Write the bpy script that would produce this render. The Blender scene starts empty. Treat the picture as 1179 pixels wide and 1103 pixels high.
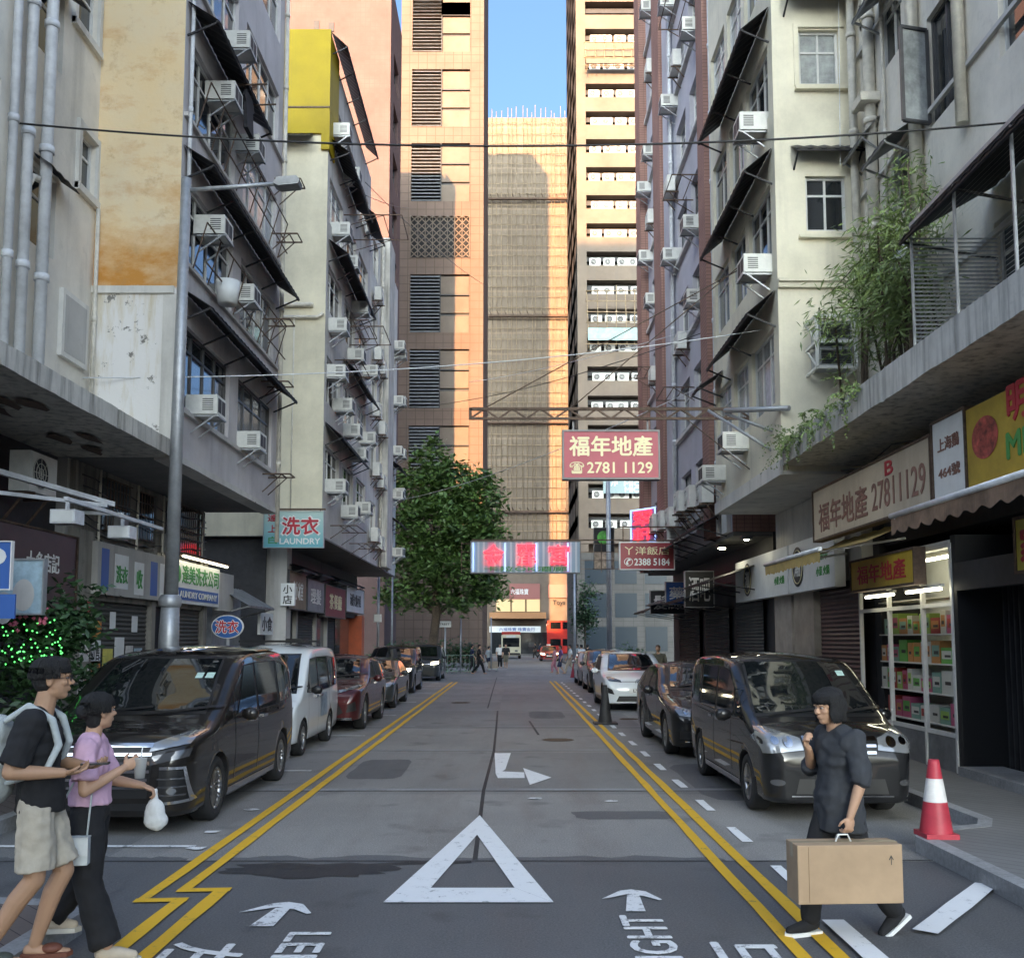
import bpy, bmesh, math, random
from mathutils import Vector, Matrix, noise
from mathutils.bvhtree import BVHTree
random.seed(7)
R = math.radians
scene = bpy.context.scene
col = scene.collection
# ------------------------------------------------------------------ camera
CAMH = 1.95; FPX = 1130.0; PITCH = R(5.0); HOR = 737.0
cam = bpy.data.cameras.new("camera"); camo = bpy.data.objects.new("camera", cam); col.objects.link(camo)
camo.location = (0, 0, CAMH); camo.rotation_euler = (R(90) + PITCH, 0, 0)
cam.sensor_width = 36; cam.sensor_fit = 'HORIZONTAL'; cam.lens = FPX / 1179 * 36
PY = HOR - FPX * math.tan(PITCH)
cam.shift_y = (PY - 551.5) / 1179
cam.clip_start = 0.05; cam.clip_end = 3000
scene.camera = camo
def at(u, v, Y):
    """world point seen at photo position (u, v) at distance Y along the street"""
    xn = (u - 589) / FPX; yn = (PY - v) / FPX
    c, s = math.cos(PITCH), math.sin(PITCH)
    t = Y / (c - yn * s)
    return Vector((xn * t, Y, CAMH + (s + yn * c) * t))
def wx(u, v, Y): return at(u, v, Y).x
def wz(v, Y): return at(589, v, Y).z
def ydep(u, X, v=600):   # distance at which a street-parallel plane X is seen at column u
    xn = (u - 589) / FPX; yn = (PY - v) / FPX
    return X / xn * (math.cos(PITCH) - yn * math.sin(PITCH))
# ------------------------------------------------------------------ world and sun
SUN_EL, SUN_DX = 12.0, 0.15          # light travels towards +Y and a little towards +X
world = bpy.data.worlds.new("World"); scene.world = world; world.use_nodes = True
wn = world.node_tree; wn.nodes.clear()
wo = wn.nodes.new('ShaderNodeOutputWorld'); wb = wn.nodes.new('ShaderNodeBackground'); sk = wn.nodes.new('ShaderNodeTexSky')
sk.sky_type = 'NISHITA'; sk.sun_disc = False
sk.sun_elevation = R(SUN_EL); sk.sun_rotation = math.pi + math.atan(SUN_DX)
sk.air_density = 0.45; sk.dust_density = 9.5; sk.ozone_density = 5.5
wb.inputs[1].default_value = 0.15
wn.links.new(sk.outputs[0], wb.inputs[0]); wn.links.new(wb.outputs[0], wo.inputs[0])
sl = bpy.data.lights.new("sun", 'SUN'); so = bpy.data.objects.new("sun", sl); col.objects.link(so)
sl.energy = 2.0; sl.angle = R(0.5); sl.color = (1.0, 0.55, 0.33)
so.rotation_euler = Vector((SUN_DX, 1, -math.tan(R(SUN_EL)) * math.hypot(1, SUN_DX))).to_track_quat('-Z', 'Y').to_euler()
so.location = (-20, -60, 60)
vs = scene.view_settings; vs.view_transform = 'Standard'; vs.look = 'None'; vs.gamma = 1; vs.exposure = 3.1
vs.use_white_balance = True; vs.white_balance_temperature = 9600; vs.white_balance_tint = 0
scene.cycles.max_bounces = 8; scene.cycles.diffuse_bounces = 5; scene.cycles.use_denoising = True
scene.cycles.caustics_reflective = False; scene.cycles.caustics_refractive = False
# ------------------------------------------------------------------ materials
def newmat(name):
    m = bpy.data.materials.new(name); m.use_nodes = True
    nt = m.node_tree; b = nt.nodes['Principled BSDF']; return m, nt, b
def simple(name, c, rough=0.6, metal=0.0, coat=0.0, spec=0.5, emit=None, es=1.0, alpha=1.0):
    m, nt, b = newmat(name)
    b.inputs['Base Color'].default_value = (*c, 1); b.inputs['Roughness'].default_value = rough
    b.inputs['Metallic'].default_value = metal; b.inputs['Coat Weight'].default_value = coat
    b.inputs['Coat Roughness'].default_value = 0.04; b.inputs['Specular IOR Level'].default_value = spec
    if emit: b.inputs['Emission Color'].default_value = (*emit, 1); b.inputs['Emission Strength'].default_value = es
    b.inputs['Alpha'].default_value = alpha
    return m
def N(nt, t, **kw):
    n = nt.nodes.new(t)
    for k, v in kw.items(): setattr(n, k, v)
    return n
def noise_node(nt, scale, detail=4, rough=0.6, vec=None, mscale=(1, 1, 1)):
    tc = N(nt, 'ShaderNodeTexCoord'); mp = N(nt, 'ShaderNodeMapping'); mp.inputs['Scale'].default_value = mscale
    nt.links.new(tc.outputs['Object'], mp.inputs[0])
    n = N(nt, 'ShaderNodeTexNoise'); n.inputs['Scale'].default_value = scale; n.inputs['Detail'].default_value = detail
    n.inputs['Roughness'].default_value = rough
    nt.links.new(mp.outputs[0], n.inputs['Vector']); return n
def ramp(nt, src, p0, p1, c0=(0, 0, 0), c1=(1, 1, 1)):
    r = N(nt, 'ShaderNodeValToRGB'); e = r.color_ramp.elements
    e[0].position = p0; e[1].position = p1; e[0].color = (*c0, 1); e[1].color = (*c1, 1)
    nt.links.new(src, r.inputs[0]); return r.outputs[0]
def mix(nt, f, a, b, mode='MIX'):
    m = N(nt, 'ShaderNodeMix', data_type='RGBA', blend_type=mode)
    for s, v in ((m.inputs[0], f), (m.inputs[6], a), (m.inputs[7], b)):
        if hasattr(v, 'is_linked'): nt.links.new(v, s)
        elif isinstance(v, (int, float)): s.default_value = v
        else: s.default_value = (*v, 1)
    return m.outputs[2]
def math_(nt, op, a, b=0.0):
    m = N(nt, 'ShaderNodeMath', operation=op)
    for s, v in ((m.inputs[0], a), (m.inputs[1], b)):
        if hasattr(v, 'is_linked'): nt.links.new(v, s)
        else: s.default_value = v
    return m.outputs[0]
def bump(nt, b, src, strength=0.3, dist=0.02):
    bp = N(nt, 'ShaderNodeBump'); bp.inputs['Strength'].default_value = strength; bp.inputs['Distance'].default_value = dist
    nt.links.new(src, bp.inputs['Height']); nt.links.new(bp.outputs[0], b.inputs['Normal'])
def worn(name, c, grime=(0.12, 0.11, 0.1), amt=0.6, scale=1.0, rough=0.85, streak=0.5, tile=None, tilec=None, bumpk=0.25):
    """weathered plaster, concrete or tile: clouds of tone, stains running down, grain; optional tile joints (w, h)"""
    m, nt, b = newmat(name)
    n1 = noise_node(nt, 0.7 * scale, 6, 0.65); n2 = noise_node(nt, 1.0 * scale, 5, 0.6, mscale=(2.6, 2.6, 0.22)); n3 = noise_node(nt, 22 * scale, 4, 0.7)
    dk = tuple(x * 0.66 for x in c)
    f1 = ramp(nt, n1.outputs[0], 0.35, 0.7); base = mix(nt, f1, c, dk)
    f2 = ramp(nt, n2.outputs[0], 0.60 - 0.16 * streak, 0.82 - 0.16 * streak); f2 = math_(nt, 'MULTIPLY', f2, streak); base = mix(nt, f2, base, grime)
    n4 = noise_node(nt, 2.3 * scale, 8, 0.75); f4 = ramp(nt, n4.outputs[0], 0.64 - 0.1 * amt, 0.70 - 0.08 * amt); f4 = math_(nt, 'MULTIPLY', f4, min(0.85, amt * 0.75)); base = mix(nt, f4, base, tuple(0.5 * x + 0.5 * g for x, g in zip(c, grime)))
    f3 = math_(nt, 'MULTIPLY', n3.outputs[0], 0.35); base = mix(nt, f3, base, tuple(min(1, x * 1.15) for x in c), 'MIX')
    h = n3.outputs[0]
    if tile:
        br = N(nt, 'ShaderNodeTexBrick', offset=0.0); br.inputs['Scale'].default_value = 1
        br.inputs['Brick Width'].default_value = tile[0]; br.inputs['Row Height'].default_value = tile[1]
        br.inputs['Mortar Size'].default_value = tile[2] if len(tile) > 2 else 0.012; br.inputs['Mortar Smooth'].default_value = 0.2
        br.inputs['Color1'].default_value = (1, 1, 1, 1); br.inputs['Color2'].default_value = (0.86, 0.86, 0.86, 1); br.inputs['Mortar'].default_value = (0, 0, 0, 1)
        tc = N(nt, 'ShaderNodeTexCoord'); sx = N(nt, 'ShaderNodeSeparateXYZ'); cx = N(nt, 'ShaderNodeCombineXYZ')
        nt.links.new(tc.outputs['Object'], sx.inputs[0])
        s = math_(nt, 'ADD', sx.outputs[0], sx.outputs[1]); nt.links.new(s, cx.inputs[0]); nt.links.new(sx.outputs[2], cx.inputs[1])
        nt.links.new(cx.outputs[0], br.inputs['Vector'])
        base = mix(nt, math_(nt, 'MULTIPLY', br.outputs['Fac'], 0.75), base, tilec or tuple(x * 0.45 for x in c))
        base = mix(nt, 0.35, base, br.outputs['Color'], 'MULTIPLY')
    nt.links.new(base, b.inputs['Base Color']); b.inputs['Roughness'].default_value = rough; b.inputs['Specular IOR Level'].default_value = 0.3
    bump(nt, b, h, bumpk, 0.01)
    return m
def speck(name, c, var=0.25, scale=30, rough=0.6, metal=0.0, bumpk=0.0, coat=0.0, big=1.5):
    m, nt, b = newmat(name)
    n = noise_node(nt, scale, 4, 0.7); n2 = noise_node(nt, big, 4, 0.6)
    f = math_(nt, 'MULTIPLY', math_(nt, 'ADD', n.outputs[0], n2.outputs[0]), 0.5)
    base = ramp(nt, f, 0.35, 0.65, tuple(x * (1 - var) for x in c), tuple(min(1, x * (1 + var)) for x in c))
    nt.links.new(base, b.inputs['Base Color']); b.inputs['Roughness'].default_value = rough; b.inputs['Metallic'].default_value = metal
    b.inputs['Coat Weight'].default_value = coat; b.inputs['Coat Roughness'].default_value = 0.04
    if bumpk: bump(nt, b, n.outputs[0], bumpk, 0.01)
    return m
M = {}
M['cream'] = worn('cream_plaster', (0.74, 0.68, 0.52), amt=0.25, streak=0.3)
M['cream_right'] = worn('cream_yellow_plaster', (0.79, 0.735, 0.59), amt=0.25, streak=0.28)
M['white_plaster'] = worn('white_plaster', (0.74, 0.72, 0.67), amt=0.55, streak=0.5)
M['grey_plaster'] = worn('grey_plaster', (0.50, 0.485, 0.46), amt=0.6, streak=0.55)
M['grey_light'] = worn('light_grey_plaster', (0.62, 0.60, 0.57), amt=0.45, streak=0.45)
M['lavender'] = worn('pale_lavender_plaster', (0.62, 0.59, 0.60), amt=0.35, streak=0.35)
M['pale_wall'] = worn('pale_wall', (0.82, 0.77, 0.68), amt=0.5, streak=0.4)
M['concrete_old'] = worn('old_concrete', (0.62, 0.60, 0.55), grime=(0.05, 0.05, 0.045), amt=0.6, streak=0.8, scale=2.6)
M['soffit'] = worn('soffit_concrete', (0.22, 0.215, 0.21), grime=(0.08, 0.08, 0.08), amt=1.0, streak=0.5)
M['yellow'] = worn('yellow_paint', (0.38, 0.27, 0.010), grime=(0.3, 0.2, 0.02), amt=0.3, streak=0.35, rough=0.6)
M['pink_tile'] = worn('pink_tile', (0.165, 0.105, 0.098), tile=(0.32, 0.32, 0.02), tilec=(0.225, 0.15, 0.14), amt=0.15, streak=0.1)
M['beige_tile'] = worn('beige_tile', (0.18, 0.125, 0.10), tile=(0.75, 0.72, 0.03), tilec=(0.16, 0.115, 0.085), amt=0.35, streak=0.4, scale=0.5)
M['tower_beige'] = worn('tower_band', (0.19, 0.15, 0.12), amt=0.4, streak=0.5, scale=0.6)
M['lilac'] = worn('lilac_paint', (0.50, 0.49, 0.535), amt=0.2, streak=0.2, scale=0.6)
M['brick_red'] = worn('brick_red_paint', (0.36, 0.20, 0.165), amt=0.3, streak=0.3, tile=(0.2, 0.1, 0.006))
M['podium'] = worn('podium_stone', (0.13, 0.127, 0.122), amt=0.3, streak=0.3, tile=(0.9, 0.45, 0.012))
M['black_tin'] = speck('black_tin', (0.025, 0.025, 0.028), 0.4, 3, 0.55, 0.3)
M['grey_tin'] = speck('grey_tin', (0.25, 0.26, 0.27), 0.3, 4, 0.5, 0.4)
M['white_alu'] = speck('white_aluminium', (0.62, 0.62, 0.60), 0.1, 8, 0.45)
M['dark_alu'] = speck('dark_aluminium', (0.08, 0.08, 0.085), 0.2, 8, 0.4, 0.4)
M['ac_white'] = speck('white_enamel', (0.66, 0.66, 0.62), 0.16, 5, 0.5)
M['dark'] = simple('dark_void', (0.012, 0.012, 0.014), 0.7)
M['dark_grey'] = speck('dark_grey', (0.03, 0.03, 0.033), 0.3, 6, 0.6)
M['steel'] = speck('galvanised_steel', (0.38, 0.4, 0.42), 0.2, 9, 0.45, 0.5)
M['rust_steel'] = speck('rusty_steel', (0.12, 0.08, 0.06), 0.5, 14, 0.8, 0.3)
M['pipe'] = speck('painted_pipe', (0.62, 0.58, 0.5), 0.2, 6, 0.55)
M['pipe_white'] = speck('white_pipe', (0.62, 0.64, 0.66), 0.18, 6, 0.4)
M['glass_dark'] = simple('dark_glass', (0.02, 0.024, 0.028), 0.06, spec=0.9)
M['glass_grey'] = simple('grey_glass', (0.09, 0.10, 0.11), 0.1, spec=0.8)
M['glass_blue'] = simple('blue_glass', (0.014, 0.03, 0.045), 0.3, spec=0.3)
M['curtain'] = speck('curtained_glass', (0.34, 0.36, 0.36), 0.35, 6, 0.18)
M['black'] = simple('black_plastic', (0.012, 0.012, 0.013), 0.45)
M['white_board'] = speck('white_board', (0.74, 0.76, 0.75), 0.07, 3, 0.5)
M['bark'] = speck('bark', (0.09, 0.065, 0.045), 0.4, 12, 0.9, bumpk=0.6)
def leafmat(name, c, var=0.5):
    m, nt, b = newmat(name)
    n = noise_node(nt, 0.9, 3); n2 = noise_node(nt, 9, 3)
    f = math_(nt, 'MULTIPLY', math_(nt, 'ADD', n.outputs[0], n2.outputs[0]), 0.5)
    nt.links.new(ramp(nt, f, 0.32, 0.68, tuple(x * (1 - var) for x in c), tuple(x * (1 + var) for x in c)), b.inputs['Base Color'])
    b.inputs['Roughness'].default_value = 0.5; b.inputs['Subsurface Weight'].default_value = 0.0
    b.inputs['Transmission Weight'].default_value = 0.0
    return m
M['leaf'] = leafmat('tree_leaf', (0.07, 0.145, 0.033), .75); M['leaf_willow'] = leafmat('narrow_leaf', (0.17, 0.24, 0.08)); M['leaf_dark'] = leafmat('hedge_leaf', (0.03, 0.075, 0.028))
# ------------------------------------------------------------------ objects
def obj(name, me, parent=None, loc=(0, 0, 0), rz=0.0):
    o = bpy.data.objects.new(name, me); col.objects.link(o)
    o.location = loc; o.rotation_euler = (0, 0, rz)
    if parent: o.parent = parent
    return o
def tag(o, label=None, cat=None, group=None, kind=None):
    if label: o['label'] = label
    if cat: o['category'] = cat
    if group: o['group'] = group
    if kind: o['kind'] = kind
    return o
def thing(name, label, cat, loc=(0, 0, 0), rz=0.0, group=None):
    return tag(obj(name, None, None, loc, rz), label, cat, group)
def kids(o): return [c for c in bpy.data.objects if c.parent == o]
def copy_tree(o, parent=None, km=None):
    if km is None:
        km = {}
        for c in bpy.data.objects:
            if c.parent: km.setdefault(c.parent.name, []).append(c)
    c = o.copy(); col.objects.link(c)
    if parent: c.parent = parent
    for ch in km.get(o.name, ()): copy_tree(ch, c, km)
    return c
class MB:
    def __init__(s): s.v = []; s.f = []; s.m = []; s.sm = []
    def add(s, vs, fs, mi=0, smooth=False):
        n = len(s.v); s.v += [tuple(v) for v in vs]
        for f in fs: s.f.append([i + n for i in f]); s.m.append(mi); s.sm.append(smooth)
        return s
    def box(s, x0, x1, y0, y1, z0, z1, mi=0):
        if x0 > x1: x0, x1 = x1, x0
        if y0 > y1: y0, y1 = y1, y0
        if z0 > z1: z0, z1 = z1, z0
        vs = [(x, y, z) for z in (z0, z1) for y in (y0, y1) for x in (x0, x1)]
        return s.add(vs, [(0, 2, 3, 1), (4, 5, 7, 6), (0, 1, 5, 4), (2, 6, 7, 3), (0, 4, 6, 2), (1, 3, 7, 5)], mi)
    def quad(s, a, b, c, d, mi=0): return s.add([a, b, c, d], [(0, 1, 2, 3)], mi)
    def tube(s, pts, r, n=8, mi=0, cap=True):
        pts = [Vector(p) for p in pts]; k = len(pts); rs = r if isinstance(r, (list, tuple)) else [r] * k
        vs = []; up = None
        for i, p in enumerate(pts):
            d = (pts[min(i + 1, k - 1)] - pts[max(i - 1, 0)]).normalized()
            if up is None or abs(up.dot(d)) > 0.98: up = Vector((0, 0, 1)) if abs(d.z) < 0.9 else Vector((0, 1, 0))
            a = d.cross(up).normalized(); b = a.cross(d)
            for j in range(n):
                t = 2 * math.pi * j / n; vs.append(p + (a * math.cos(t) + b * math.sin(t)) * rs[i])
        fs = [(i * n + j, i * n + (j + 1) % n, (i + 1) * n + (j + 1) % n, (i + 1) * n + j) for i in range(k - 1) for j in range(n)]
        s.add(vs, fs, mi, True)
        if cap:
            m = len(s.v) - len(vs)
            s.f.append([m + j for j in range(n)][::-1]); s.m.append(mi); s.sm.append(False)
            s.f.append([m + (k - 1) * n + j for j in range(n)]); s.m.append(mi); s.sm.append(False)
        return s
    def bar(s, a, b, w, h=None, mi=0):   # square bar
        a, b = Vector(a), Vector(b); h = h or w; d = (b - a).normalized()
        u = d.cross(Vector((0, 0, 1)) if abs(d.z) < 0.95 else Vector((0, 1, 0))).normalized(); v = u.cross(d)
        vs = [p + u * (i * w / 2) + v * (j * h / 2) for p in (a, b) for i, j in ((-1, -1), (1, -1), (1, 1), (-1, 1))]
        return s.add(vs, [(3, 2, 1, 0), (4, 5, 6, 7), (0, 1, 5, 4), (1, 2, 6, 5), (2, 3, 7, 6), (3, 0, 4, 7)], mi)
    def lathe(s, prof, n=20, axis='z', c=(0, 0, 0), mi=0, smooth=True):
        vs = []
        for r, h in prof:
            for j in range(n):
                t = 2 * math.pi * j / n; p = (r * math.cos(t), r * math.sin(t), h)
                if axis == 'x': p = (p[2], p[0], p[1])
                if axis == 'y': p = (p[0], p[2], p[1])
                vs.append((p[0] + c[0], p[1] + c[1], p[2] + c[2]))
        k = len(prof)
        return s.add(vs, [(i * n + j, i * n + (j + 1) % n, (i + 1) * n + (j + 1) % n, (i + 1) * n + j) for i in range(k - 1) for j in range(n)], mi, smooth)
    def prism(s, poly, f, mi=0):
        """poly in 2D, f(u, v, k) -> 3D point with k = 0 near, 1 far"""
        n = len(poly); vs = [f(u, v, 0) for u, v in poly] + [f(u, v, 1) for u, v in poly]
        return s.add(vs, [list(range(n)), [n + i for i in range(n)][::-1]] + [(i, n + i, n + (i + 1) % n, (i + 1) % n) for i in range(n)], mi)
    def mesh(s, name, mats, normals=False):
        me = bpy.data.meshes.new(name); me.from_pydata(s.v, [], s.f)
        for m in (mats if isinstance(mats, (list, tuple)) else [mats]): me.materials.append(M[m] if isinstance(m, str) else m)
        me.polygons.foreach_set('material_index', s.m); me.polygons.foreach_set('use_smooth', s.sm)
        if normals:
            bm = bmesh.new(); bm.from_mesh(me); bmesh.ops.recalc_face_normals(bm, faces=bm.faces); bm.to_mesh(me); bm.free()
        me.update(); return me
    def build(s, name, mats, parent=None, loc=None, world=True, rz=0.0, normals=True):
        me = s.mesh(name, mats, normals)
        if loc is None: loc = -parent.location if (parent and world) else (0, 0, 0)
        return obj(name, me, parent, loc, rz)
def from_eval(o, name):
    dg = bpy.context.evaluated_depsgraph_get(); me = bpy.data.meshes.new_from_object(o.evaluated_get(dg)); me.name = name; return me
_tc = {}
def text_verts(s, bold=0.0):
    key = (s, bold)
    if key not in _tc:
        cu = bpy.data.curves.new('t', 'FONT'); cu.body = s; cu.size = 1; cu.resolution_u = 3; cu.offset = bold; cu.extrude = 0.01
        o = bpy.data.objects.new('t', cu); col.objects.link(o)
        me = from_eval(o, 't'); vs = [tuple(v.co) for v in me.vertices]; fs = [list(p.vertices) for p in me.polygons]
        bpy.data.objects.remove(o); bpy.data.curves.remove(cu); bpy.data.meshes.remove(me)
        _tc[key] = (vs, fs)
    return _tc[key]
def add_text(mb, s, org, U, V, w, h, bold=0.0, mi=0, thick=0.01, keep=False):
    """write s into the box with lower-left corner org, spanned by unit vectors U (reading direction) and V (up)"""
    vs, fs = text_verts(s, bold if bold < .015 else 0.0)
    if not vs: return
    x0 = min(v[0] for v in vs); x1 = max(v[0] for v in vs); y0 = min(v[1] for v in vs); y1 = max(v[1] for v in vs)
    org, U, V = Vector(org), Vector(U), Vector(V); Nn = U.cross(V)
    sx, sy = w / (x1 - x0), h / (y1 - y0); ox = 0; k0 = 0
    if bold >= .015:   # heavier strokes: the same outline laid again a little to each side
        for i, (a, b) in enumerate(((bold, 0), (-bold, 0), (0, bold), (0, -bold))):
            add_text(mb, s, org + U * (a * min(sx, sy) * .8) + V * (b * min(sx, sy) * .8) - Nn * (.0006 * (i + 1)), U, V, w, h, 0.0, mi, thick, keep)
        bold = 0.0
    if keep: k = min(sx, sy); ox = (w - k * (x1 - x0)) / 2; sx = sy = k
    mb.add([org + U * ((v[0] - x0) * sx + ox) + V * ((v[1] - y0) * sy) + Nn * ((v[2] + 0.01) * 50 * thick) for v in vs], fs, mi)
EX, EY, EZ = Vector((1, 0, 0)), Vector((0, 1, 0)), Vector((0, 0, 1))
# ================================================================== ground, road, pavements
def roadmat(name, c, dark, warm, patch=0.5, sc=1.0, panel=0.0):
    m, nt, b = newmat(name)
    n1 = noise_node(nt, 0.35 * sc, 6, 0.6); n2 = noise_node(nt, 1.0, 6, 0.65, mscale=(1.6, 0.25, 1)); n3 = noise_node(nt, 60, 3, 0.8); n4 = noise_node(nt, 3.0, 8, 0.7)
    base = mix(nt, ramp(nt, n1.outputs[0], 0.35, 0.68), c, dark)
    base = mix(nt, math_(nt, 'MULTIPLY', ramp(nt, n2.outputs[0], 0.48, 0.7), patch), base, tuple(x * 0.55 for x in dark))
    base = mix(nt, math_(nt, 'MULTIPLY', ramp(nt, n4.outputs[0], 0.55, 0.72), 0.45), base, warm)
    base = mix(nt, math_(nt, 'MULTIPLY', ramp(nt, n3.outputs[0], 0.45, 0.62), 0.42), base, tuple(x * 2.0 for x in c)); n7 = noise_node(nt, 110, 2, .6); base = mix(nt, math_(nt, 'MULTIPLY', ramp(nt, n7.outputs[0], .56, .66), .5), base, tuple(x * .45 for x in dark))
    br = N(nt, 'ShaderNodeTexBrick', offset=0.0); br.inputs['Scale'].default_value = 1; br.inputs['Brick Width'].default_value = 3.3; br.inputs['Row Height'].default_value = 4.65; br.inputs['Mortar Size'].default_value = 0
    br.inputs['Color1'].default_value = (1.12, 1.1, 1.08, 1); br.inputs['Color2'].default_value = (.72, .73, .75, 1); tc = N(nt, 'ShaderNodeTexCoord'); mp = N(nt, 'ShaderNodeMapping'); mp.inputs['Location'].default_value = (.35, -3.4, 0); nt.links.new(tc.outputs['Object'], mp.inputs[0]); nt.links.new(mp.outputs[0], br.inputs['Vector'])
    base = mix(nt, panel, base, br.outputs['Color'], 'MULTIPLY'); n6 = noise_node(nt, 1.3, 4, .5); base = mix(nt, math_(nt, 'MULTIPLY', ramp(nt, n6.outputs[0], .60, .70), .5), base, tuple(x * .5 for x in dark))
    nt.links.new(base, b.inputs['Base Color'])
    nt.links.new(ramp(nt, n2.outputs[0], 0.3, 0.7, (0.8, 0.8, 0.8), (0.55, 0.55, 0.55)), b.inputs['Roughness'])
    bump(nt, b, n3.outputs[0], 0.35, 0.006); return m
M['asphalt'] = roadmat('asphalt', (0.112, 0.113, 0.115), (0.082, 0.083, 0.085), (0.10, 0.10, 0.10), 0.45)
M['concrete'] = roadmat('road_concrete', (0.25, 0.242, 0.23), (0.175, 0.17, 0.163), (0.29, 0.28, 0.26), 0.85, panel=0.8)
M['tarpatch'] = roadmat('tar_patch', (0.03, 0.03, 0.033), (0.02, 0.02, 0.022), (0.05, 0.05, 0.05))
M['kerb'] = speck('kerb_granite', (0.27, 0.27, 0.27), 0.3, 25, 0.8, bumpk=0.3)
M['paving'] = worn('paving_blocks', (0.2, 0.195, 0.19), tile=(0.2, 0.1, 0.006), tilec=(0.07, 0.07, 0.07), amt=0.7, streak=0.1)
M['paving_brown'] = worn('brown_paving_blocks', (0.16, 0.13, 0.12), tile=(0.2, 0.1, 0.006), tilec=(0.05, 0.045, 0.04), amt=0.5, streak=0.1)
def paintmat(name, c, worn_c, thr):
    m, nt, b = newmat(name)
    n = noise_node(nt, 7, 8, 0.75); n2 = noise_node(nt, 45, 3, 0.7)
    f = ramp(nt, math_(nt, 'ADD', math_(nt, 'MULTIPLY', n.outputs[0], 0.7), math_(nt, 'MULTIPLY', n2.outputs[0], 0.3)), thr, thr + 0.07)
    base = mix(nt, f, c, worn_c); base = mix(nt, math_(nt, 'MULTIPLY', n.outputs[0], 0.4), base, tuple(x * 0.7 for x in c))
    nt.links.new(base, b.inputs['Base Color']); b.inputs['Roughness'].default_value = 0.65; return m
M['paint_white'] = paintmat('white_road_paint', (0.86, 0.86, 0.85), (0.18, 0.18, 0.18), 0.565)
M['paint_worn'] = paintmat('worn_white_road_paint', (0.80, 0.80, 0.79), (0.1, 0.1, 0.105), 0.52)
M['paint_yellow'] = paintmat('yellow_road_paint', (0.86, 0.47, 0.035), (0.22, 0.17, 0.10), 0.565)
def sheet(name, x0, x1, y0, y1, z, mat, nx=1, ny=1):
    mb = MB(); mb.quad((x0, y0, z), (x1, y0, z), (x1, y1, z), (x0, y1, z)); return tag(mb.build(name, mat, normals=False), kind='structure')
sheet('ground', -1500, 1500, -1500, 1500, -0.03, 'asphalt')
sheet('road', -70, 70, -70, 8.9, 0.0, 'asphalt')
sheet('concrete_road', -70, 70, 8.9, 175, 0.0, 'concrete')
def slab(name, poly, z0, z1, mat):
    mb = MB(); mb.prism(poly, lambda u, v, k: (u, v, z1 if k == 0 else z0)); return tag(mb.build(name, mat), kind='structure')
KH = 0.14
def arc(cx, cy, r, a0, a1, n=6): return [(cx + r * math.cos(R(a0 + (a1 - a0) * i / n)), cy + r * math.sin(R(a0 + (a1 - a0) * i / n))) for i in range(n + 1)]
LK = [(-2.87, -12), (-2.87, 6.75), (-3.1, 7.05), (-4.9, 7.3), (-5.15, 7.7), (-5.15, 52)]
RK = [(3.76, -12), (3.74, 9.3), (3.9, 9.62), (4.6, 9.9), (4.75, 10.2), (4.75, 52)]
def offs(path, d):
    out = []
    for i, p in enumerate(path):
        a = Vector(path[max(i - 1, 0)]); b = Vector(path[min(i + 1, len(path) - 1)]); t = (b - a).normalized()
        out.append((p[0] + t.y * d, p[1] - t.x * d))
    return out
for nm, K, s, far, mt in (('left', LK, -1, -16, 'paving_brown'), ('right', RK, 1, 16, 'paving')):
    inner = offs(K, 0.15 * s)
    mb = MB()
    for i in range(len(K) - 1):
        a, b, c, d = K[i], K[i + 1], inner[i + 1], inner[i]
        mb.prism([a, b, c, d], lambda u, v, k: (u, v, KH + 0.003 if k == 0 else -0.02))
    tag(mb.build('kerb', 'kerb'), kind='structure')
    slab('pavement', inner + [(far, 52), (far, -12)], -0.02, KH, mt)
# far pavements beyond the crossing
slab('pavement', [(-30, 70), (-3.0, 70), (-3.0, 150), (-30, 150)], -0.02, KH, 'paving')
slab('pavement', [(4.4, 70), (30, 70), (30, 150), (4.4, 150)], -0.02, KH, 'paving')
slab('pavement', [(-30, 122), (30, 122), (30, 170), (-30, 170)], -0.02, KH + 0.01, 'paving')
# joints and patches in the concrete
def strip(mb, pts, w, z):
    for a, b in zip(pts[:-1], pts[1:]):
        a, b = Vector(a), Vector(b); d = (b - a).normalized(); n = Vector((d.y, -d.x)) * w / 2
        mb.quad((*(a + n), z), (*(b + n), z), (*(b - n), z), (*(a - n), z))
mb = MB()
rj = random.Random(3)
ys = [8.9, 12.95, 17.6, 22.4, 27.5, 33, 39, 45.5, 52, 60, 70, 82, 95]
for y in ys:
    strip(mb, [(-5.1, y + rj.uniform(-.05, .05)), (-2.8, y), (0, y + rj.uniform(-.04, .04)), (2, y), (4.7, y + .05)], 0.028, 0.004)
strip(mb, [(-0.33, 8.95), (-0.37, 13), (-0.32, 17.6), (-0.35, 22), (-0.4, 27.5)], 0.045, 0.0045)
strip(mb, [(-0.7, 28.5), (-0.75, 39), (-0.8, 52)], 0.04, 0.0045)
strip(mb, [(0.55, 20.5), (0.42, 24)], 0.05, 0.0045)
strip(mb, [(-2.2, 22.6), (-0.9, 22.7)], 0.05, 0.0045)
tag(mb.build('road_joint', 'tarpatch', normals=False), kind='structure')
mb = MB()
for y in ys[1:6]: strip(mb, [(-5.1, y + .12), (4.7, y + .16)], 0.16, 0.003)
tag(mb.build('joint_repair_strip', 'kerb', normals=False), kind='structure')
mb = MB(); rr = random.Random(5)
p = []
for i in range(26):
    t = 2 * math.pi * i / 26; k = 1 + rr.uniform(-.22, .22)
    p.append((-1.75 + 0.75 * math.cos(t) * k, 8.55 + 0.26 * math.sin(t) * k))
mb.add([(x, y, 0.005) for x, y in p], [list(range(26))])
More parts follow.
